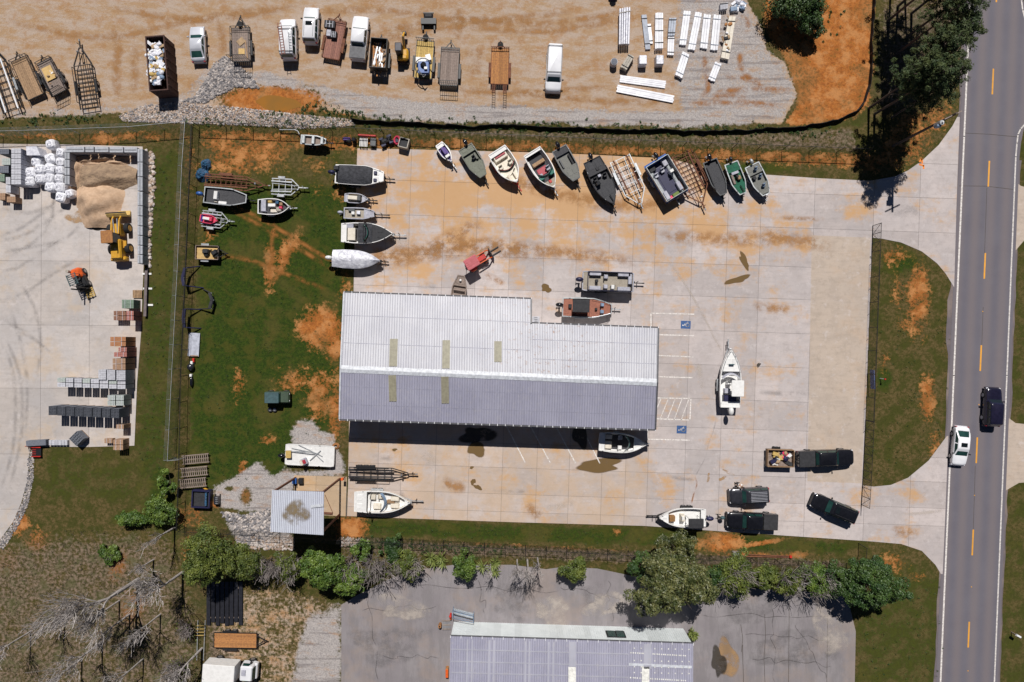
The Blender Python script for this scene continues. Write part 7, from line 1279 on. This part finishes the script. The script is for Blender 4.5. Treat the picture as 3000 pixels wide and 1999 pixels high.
# ---------------------------------------------------------------- vegetation
def mesh_np(nm,V_,F_,mt,parent):
    me=bpy.data.meshes.new(nm); nv,nf=len(V_),len(F_); k=F_.shape[1]; me.vertices.add(nv); me.vertices.foreach_set('co',V_.astype(np.float32).ravel()); me.loops.add(nf*k); me.loops.foreach_set('vertex_index',F_.astype(np.int32).ravel()); me.polygons.add(nf); me.polygons.foreach_set('loop_start',(np.arange(nf)*k).astype(np.int32)); me.update(calc_edges=True); me.materials.append(M(mt) if isinstance(mt,str) else mt); return link(nm,me,parent)
def leaves(nm,ctrs,rad,n,size,mt,parent,rs,asp=.55,flat=.75,droop=0):
    """n leaf quads scattered round the clump centres"""
    ci=rs.randint(0,len(ctrs),n); c=ctrs[ci]; d=rs.normal(0,1,(n,3)); d/=np.linalg.norm(d,axis=1,keepdims=True)+1e-9; rad=rad*rs.uniform(.55,1.15,(len(ctrs),1))[ci]; p=c+d*(rad*rs.uniform(.35,1,(n,1))**.6)*np.array([1,1,flat])
    u=rs.normal(0,1,(n,3)); u/=np.linalg.norm(u,axis=1,keepdims=True); nn_=d*.7+rs.normal(0,.5,(n,3))+np.array([0,0,.5]); v=np.cross(nn_,u); v/=np.linalg.norm(v,axis=1,keepdims=True)+1e-9; u=np.cross(v,nn_); u/=np.linalg.norm(u,axis=1,keepdims=True)+1e-9
    s=size*rs.uniform(.45,1.05,(n,1)); u*=s; v*=s*asp; V_=np.stack([p-u,p+v*.9,p+u,p-v*.9],1).reshape(-1,3); return mesh_np(nm,V_,np.arange(4*n).reshape(n,4),mt,parent)
def branches(b,p,d,ln,r,depth,rnd,lim=.012,spread=.6,kids=3,up=.1,tips=None):
    p=Vector(p); d=Vector(d).normalized(); seg=3
    for i in range(seg):
        q=p+d*ln/seg; b.cyl(p,q,max(.02,r*(1-i*.16)),max(.018,r*(1-(i+1)*.16)),n=5 if r>.05 else 3,cap=False); p=q; d=(d+Vector((rnd.uniform(-.18,.18),rnd.uniform(-.18,.18),rnd.uniform(-.08,.12)+up*.3))).normalized()
        if depth>0 and i>=0:
            for _ in range(2 if i<seg-1 else kids):
                a=Vector((rnd.uniform(-1,1),rnd.uniform(-1,1),rnd.uniform(-.3,.8)+up)); e=(d*(1-spread)+a.normalized()*spread).normalized(); rr5=r*(1-(i+1)*.16)*rnd.uniform(.52,.8)
                if rr5>lim: branches(b,p,e,ln*rnd.uniform(.5,.78),rr5,depth-1,rnd,lim,spread,kids,up,tips)
    if tips is not None: tips.append(tuple(p))
def bush(label,px,py,rpx,ht,mt,seed,name='shrub',cat='shrub',n=None,size=.14,bare=0,asp=.6,ry=None,clr=.31,group=None,dens=1.0):
    rs=np.random.RandomState(seed); rn=random.Random(seed); ht*=1.25; zc=ht*.55; c=P(px,py,zc); g=thing(name,label,cat,(c[0],c[1],gz(px,py) if name!='x' else 0),0,group); rpx*=1.07; R_=rpx/S*(1-zc/HC); Ry=(ry or rpx)/S*(1-zc/HC)
    b=MB(); b.cyl((0,0,-.1),(0,0,zc),.06+R_*.045,.03,n=7); tips=[]
    for k in range(7): a=k*.9+rn.random(); b.cyl((0,0,zc*.35+.1*k*.3),(R_*.6*math.cos(a),Ry*.6*math.sin(a),zc*rn.uniform(.8,1.5)),.03+R_*.012,.015,n=5)
    b.build('trunk','bark',g)
    K=max(12,int(22*R_*dens)); d=rs.normal(0,1,(K,3)); d/=np.linalg.norm(d,axis=1,keepdims=True); d[:,2]=np.abs(d[:,2])*.9-.25; rr6=rs.uniform(.45,1,(K,1))**.5; an_=np.arctan2(d[:,1],d[:,0]); pm=rs.uniform(0,6.28,3); md=(1+.2*np.sin(2*an_+pm[0])+.16*np.sin(3*an_+pm[1])+.1*np.sin(5*an_+pm[2]))[:,None]; ct=d*rr6*md*np.array([R_*.86,Ry*.86,ht*.42])+np.array([0,0,zc])
    n=n or int(1700*R_*max(R_,.9)*dens)+800; clump=max(.28,R_*clr)
    if mt: leaves('crown',ct,clump,int(n*(1-.6*bare)),size,mt,g,rs,asp)
    if bare:
        b=MB()
        for k in range(int(7+5*bare)): a=rn.uniform(0,6.28); branches(b,(0,0,ht*.2),(math.cos(a)*.55,math.sin(a)*.55,.9),ht*.55,.035,2,rn,.006,.5,3)
        b.build('twigs','twig',g)
    return g
HG='shrubs of the hedge along the south fence'
T=[('large olive-green evergreen at the hedge end beside the bare trees',606,1632,74,6.5,'leaf_olive','tree',{}),('rounded olive-green evergreen next to the largest hedge evergreen',706,1648,52,5,'leaf_olive','tree',{}),
('grey leafless shrub beside the rounded evergreen',778,1652,30,3,'leaf_olive','shrub',dict(bare=.8,n=120)),('half-bare olive shrub beside the bright green tree',846,1660,44,3.4,'leaf_olive','shrub',dict(bare=.5)),('bright green broad-leaved tree in the hedge',946,1668,62,4.6,'leaf_green','tree',dict(size=.16)),('round bright green bush overhanging the asphalt corner',1032,1706,44,3.6,'leaf_green','shrub',dict(size=.15)),('leafless grey shrub behind the round green bush',1020,1645,40,3,None,'shrub',dict(bare=1)),('small green shrub by the pale stones at the canopy',1062,1610,30,2,'leaf_green','shrub',{}),
('leafless grey shrub with olive base beside the asphalt corner',1110,1665,48,3.4,'leaf_olive','shrub',dict(bare=.9,n=260)),('scrubby olive bush with bare twigs over the blue pipe',1195,1655,40,2.8,'leaf_olive','shrub',dict(bare=.5)),('low dark green creeper by the south fence',1150,1605,36,1.4,'leaf_dark','shrub',{}),('dense green bush beside the spiky palm clumps',1360,1655,38,3.2,'leaf_green','shrub',{}),('rounded green bush standing alone on the asphalt edge',1678,1666,38,3,'leaf_olive','shrub',dict(size=.15)),
('green bush tucked beside the magnolia',1876,1660,36,3,'leaf_dark','shrub',{}),('large mottled magnolia tree beside the warehouse',1968,1710,112,8,'leaf_mag','tree',dict(size=.15,ry=104,clr=.2,dens=1.15)),('smaller mottled magnolia limb reaching over the fence',1975,1605,52,6.5,'leaf_mag','tree',dict(dens=.7)),
('green hedge bush with bare purple middle beside the magnolia',2152,1690,62,3.6,'leaf_olive','shrub',dict(bare=.35)),('dark green hedge bush behind the bare-centred one',2100,1690,34,3,'leaf_dark','shrub',{}),('green hedge bush between two bare-branched ones',2240,1692,40,3.2,'leaf_olive','shrub',{}),('green hedge bush with white bare branches on top',2312,1705,44,3.2,'leaf_olive','shrub',dict(bare=.5)),('green hedge bush with forked bare branches by the dark tree',2392,1700,48,3.4,'leaf_green','shrub',dict(bare=.4)),('dark green tree beside the largest round tree',2462,1705,48,4.6,'leaf_dark','tree',{}),('largest round dark green tree at the corner of the lawn',2566,1712,82,6.5,'leaf_dark','tree',dict(size=.15,ry=90,clr=.22,dens=1.2)),
('dark evergreen thicket on the clay bank cut by the picture top',2335,10,75,4,'leaf_dark','tree',dict(ry=45)),('lower dark evergreen clump on the clay bank',2378,70,42,3,'leaf_dark','tree',dict(ry=34)),('small green shrub clump in the rough ground',325,1625,32,.8,'leaf_green','shrub',dict(bare=.3)),('green thicket against the end of the west fence',470,1500,46,2.2,'leaf_green','shrub',{}),('upper green thicket beside the galvanised fence end',490,1420,26,2,'leaf_green','shrub',dict(ry=50)),('low green shrub on the rough slope below the grass',385,1520,40,1.6,'leaf_green','shrub',dict(ry=20)),('olive scrub beside the scaffold frame',545,1840,40,1.8,'leaf_olive','shrub',dict(bare=.7,n=200)),('olive scrub at the box truck rear',520,1960,60,2.4,'leaf_olive','shrub',dict(bare=.6,n=300))]
for i,(l,x,y,r,h,mt,cat,kw) in enumerate(T): bush(l,x,y,r,h,mt,100+i,'hedge_tree' if cat=='tree' else 'hedge_shrub',cat,**kw)
def yucca(label,px,py,rpx,seed,h=1.2):
    rn=random.Random(seed); c=P(px,py,.6); g=thing('spiky_palm',label,'palm',(c[0],c[1],0)); 
    for s in range(4):
        ox,oy=rn.uniform(-.5,.5)*rpx/S,rn.uniform(-.4,.4)*rpx/S; MB().cyl((ox,oy,-.05),(ox,oy,.5),.12,n=7).build('stem','bark',g)
        for k in range(22):
            a=k*2.4; e=rn.uniform(.2,1.3); L_=rpx/S*rn.uniform(.45,.7); d=Vector((math.cos(a)*math.cos(e),math.sin(a)*math.cos(e),math.sin(e))); n=Vector((-math.sin(a),math.cos(a),0))*.06; p0=Vector((ox,oy,.5)); m_=p0+d*L_*.6; t=p0+d*L_-Vector((0,0,.15)); MB().add([p0-n*.5,p0+n*.5,m_+n,m_-n,t],[(0,1,2,3),(3,2,4)]).build('blade','leaf_yucca',g)
yucca('spiky yellow-green palm clump over the blue pipe',1278,1645,44,1); yucca('spiky yellow-green palm clump with a bare tree in it',1432,1662,44,2); yucca('dry spiky palm at the warehouse corner',2040,1862,34,3)
def bare_tree(label,px,py,h,r,seed,spread=.5,depth=4,name='bare_tree',up=.25,d0=(0,0,1),mt='bark_pale',kids=3):
    rn=random.Random(seed); c=P(px,py); g=thing(name,label,'tree',(c[0],c[1],gz(px,py))); b=MB(); b.cyl((0,0,-.2),Vector(d0).normalized()*h*.3,r,r*.8,n=9); b.build('trunk',mt,g); b=MB(); branches(b,Vector(d0).normalized()*h*.27,d0,h*.36,r*.8,depth,rn,.009,spread,kids,up); b.build('limbs',mt,g); return g
bare_tree('tall bare tree with long pale trunk rising from the rough ground',405,1698,15,.26,1,.42); bare_tree('bare pale tree with dense twigs beside the olive evergreen',536,1676,11,.18,2,.5); bare_tree('dead snag beside the corner of the west fence',512,1546,7,.13,3,.3,2); bare_tree('bare tree spreading over the box truck',592,1900,9,.16,4,.5); bare_tree('slender bare tree over the lower rough ground',300,1880,10,.13,5,.5); bare_tree('second slender bare tree over the lower rough ground',380,1800,9,.12,6,.55); [bare_tree(l,x,y,h,.11,60+i,.55,4) for i,(l,x,y,h) in enumerate((('thin bare tree amid the tangled brush near the box truck',470,1800,8),('thin bare tree amid the tangled brush by the orange clay patch',350,1760,9),('thin bare tree amid the tangled brush at the lower picture edge',240,1930,9),('thin bare tree amid the tangled brush behind the fallen white scrap',190,1800,7),('thin bare tree amid the tangled brush beside the snag',450,1640,5),('thin bare tree amid the tangled brush at the far left',90,1850,8),('thin bare tree amid the tangled brush in the dark hollow',420,1930,8)))]; bare_tree('leafless multi-stemmed tree over the warehouse yard asphalt',1545,1640,7,.12,7,.45,4); bare_tree('leafless slim tree beside the multi-stemmed one',1575,1635,6.5,.1,8,.45,4); bare_tree('leafless slim tree west of the multi-stemmed one',1515,1640,6,.09,9,.45,4); bare_tree('leafless tree rising from the palm clump',1438,1650,5,.08,10,.4,3); bare_tree('bare grey tree in the hedge over the green bush with white twigs',2310,1690,4.6,.08,12,.55,3); bare_tree('bare grey forked tree in the hedge near the dark trees',2390,1680,4.8,.08,13,.55,3); bare_tree('bare dead shrub tree at the magnolia edge',1910,1640,5,.08,14,.4,3)
bare_tree('small bare tree by the asphalt corner hedge',1105,1650,4.5,.07,15,.5,3); bare_tree('small bare tree behind the bright green tree',1005,1650,4.5,.07,16,.5,3)
def pine(label,px,py,h,seed,r=.2,crown=.5,rad=2.9):
    rn=random.Random(seed); rs=np.random.RandomState(seed); c=P(px,py); g=thing('pine_tree',label,'tree',(c[0],c[1],0),0,'pines beside the road'); lx,ly=rn.uniform(-.5,.5),rn.uniform(-.4,.4)
    ax=lambda z:(lx*z/h,ly*z/h,z); b=MB()
    for k in range(6): b.cyl(ax(h*k/6-.1*(k==0)),ax(h*(k+1)/6),r*(1-.14*k),r*(1-.14*(k+1)),n=8)
    b.build('trunk','bark',g); b=MB(); ct=[]; z0=h*(1-crown)
    for k in range(34):
        f=k/33; z=z0+(h-z0)*f*.97; L_=rad*(1-.62*f)*rn.uniform(.55,1.1); a=k*2.4+rn.uniform(-.4,.4); p0=Vector(ax(z)); d=Vector((math.cos(a),math.sin(a),.28)); p1=p0+d*L_; b.cyl(p0,p1,.05,.02,n=4,cap=False)
        for q in range(4): t=.45+.55*q/3; ct.append(p0+d*L_*t+Vector((rn.uniform(-.35,.35),rn.uniform(-.35,.35),rn.uniform(-.05,.3))))
    for k in range(8): a=rn.uniform(0,6.3); z=rn.uniform(h*.3,z0); p0=Vector(ax(z)); b.cyl(p0,p0+Vector((math.cos(a),math.sin(a),.2))*rn.uniform(.5,1.4),.03,.01,n=4,cap=False)
    b.build('limbs','bark',g); leaves('crown',np.array([tuple(x) for x in ct]),.42,7500,.2,'needle',g,rs,.26,.7)
for i,(x,y,h,l) in enumerate(((2545,318,13,'slim pine at the driveway corner near the silt fence bend'),(2562,335,14.5,'tall pine closest to the utility pole'),(2588,318,14,'pine between the two tallest by the driveway'),(2612,345,11.5,'shorter pine nearest the driveway curve'),(2597,250,14,'pine in the middle of the roadside grove'),(2640,215,13.5,'pine nearest the road in the roadside grove'),(2600,62,15,'pine with long bare trunk at the silt fence'),(2625,160,14.5,'dense pine in the shaded grove'),(2655,110,14,'roadside pine at the shaded end of the grove'),(2630,20,15,'pine at the top of the grove by the picture edge'),(2670,40,14,'outer pine overhanging the road at the picture top'),(2610,-60,15,'pine beyond the picture top'),(2650,-40,14,'second pine beyond the picture top'))): pine(l,x,y,h,40+i,.17 if i!=3 else .14,.5,2.9)
# weeds and tufts: countless
def tufts(nm,label,areas,mt,seed,size=.16,per=9):
    rs=np.random.RandomState(seed); ct=[]
    for poly_,n in areas:
        xs_=[p[0] for p in poly_]; ys_=[p[1] for p in poly_]; x=rs.uniform(min(xs_),max(xs_),n*3); y=rs.uniform(min(ys_),max(ys_),n*3); k=inpoly(poly_,x,y); 
        for a,c in list(zip(x[k],y[k]))[:n]: w_=P(a,c); ct.append((w_[0]+rs.normal(0,.3),w_[1]+rs.normal(0,.3),.08*rs.uniform(.2,1.5)))
    o=leaves(nm,np.array(ct),.22,len(ct)*per,size,mt,None,rs,.35,.6); tag(o,label,'weeds',None,'stuff')
tufts('weed_tufts','green weed tufts along the silt fence and rubble',[([(1030,335),(1200,350),(1600,362),(2000,372),(2300,372),(2290,380),(1600,372),(1040,350)],260),([(760,325),(1040,345),(1050,375),(760,375)],120),([(900,300),(1050,330),(1040,348),(880,320)],60),([(540,350),(760,360),(760,376),(540,372)],30),([(0,345),(300,335),(300,360),(0,368)],60),([(2220,-10),(2480,0),(2450,130),(2240,120)],80),([(1000,1580),(1500,1600),(1500,1620),(1000,1605)],120),([(1060,372),(2500,385),(2500,400),(1060,385)],160)],'weed',3,.17,12)
tufts('dry_scrub','tangled brown dry scrub over the rough ground',[([(0,1640),(120,1560),(420,1540),(520,1600),(560,1990),(0,1990)],700),([(610,1700),(800,1710),(980,1760),(860,1900),(700,1999),(610,1999)],220),([(1000,1585),(2480,1645),(2480,1668),(1000,1618)],500)],'scrub',4,.11,7)
tufts('lawn_weeds','darker green weed patches in the lawn and verges',[([(600,540),(1030,540),(1000,1230),(840,1380),(600,1430),(560,1000)],260),([(2545,720),(2780,860),(2770,1270),(2560,1415)],160),([(2520,1700),(2750,1720),(2750,1999),(2515,1999)],90),([(440,430),(530,430),(500,1400),(410,1400)],170),([(1060,1520),(2480,1590),(2480,1625),(1060,1568)],130)],'weed',5,.1,8)
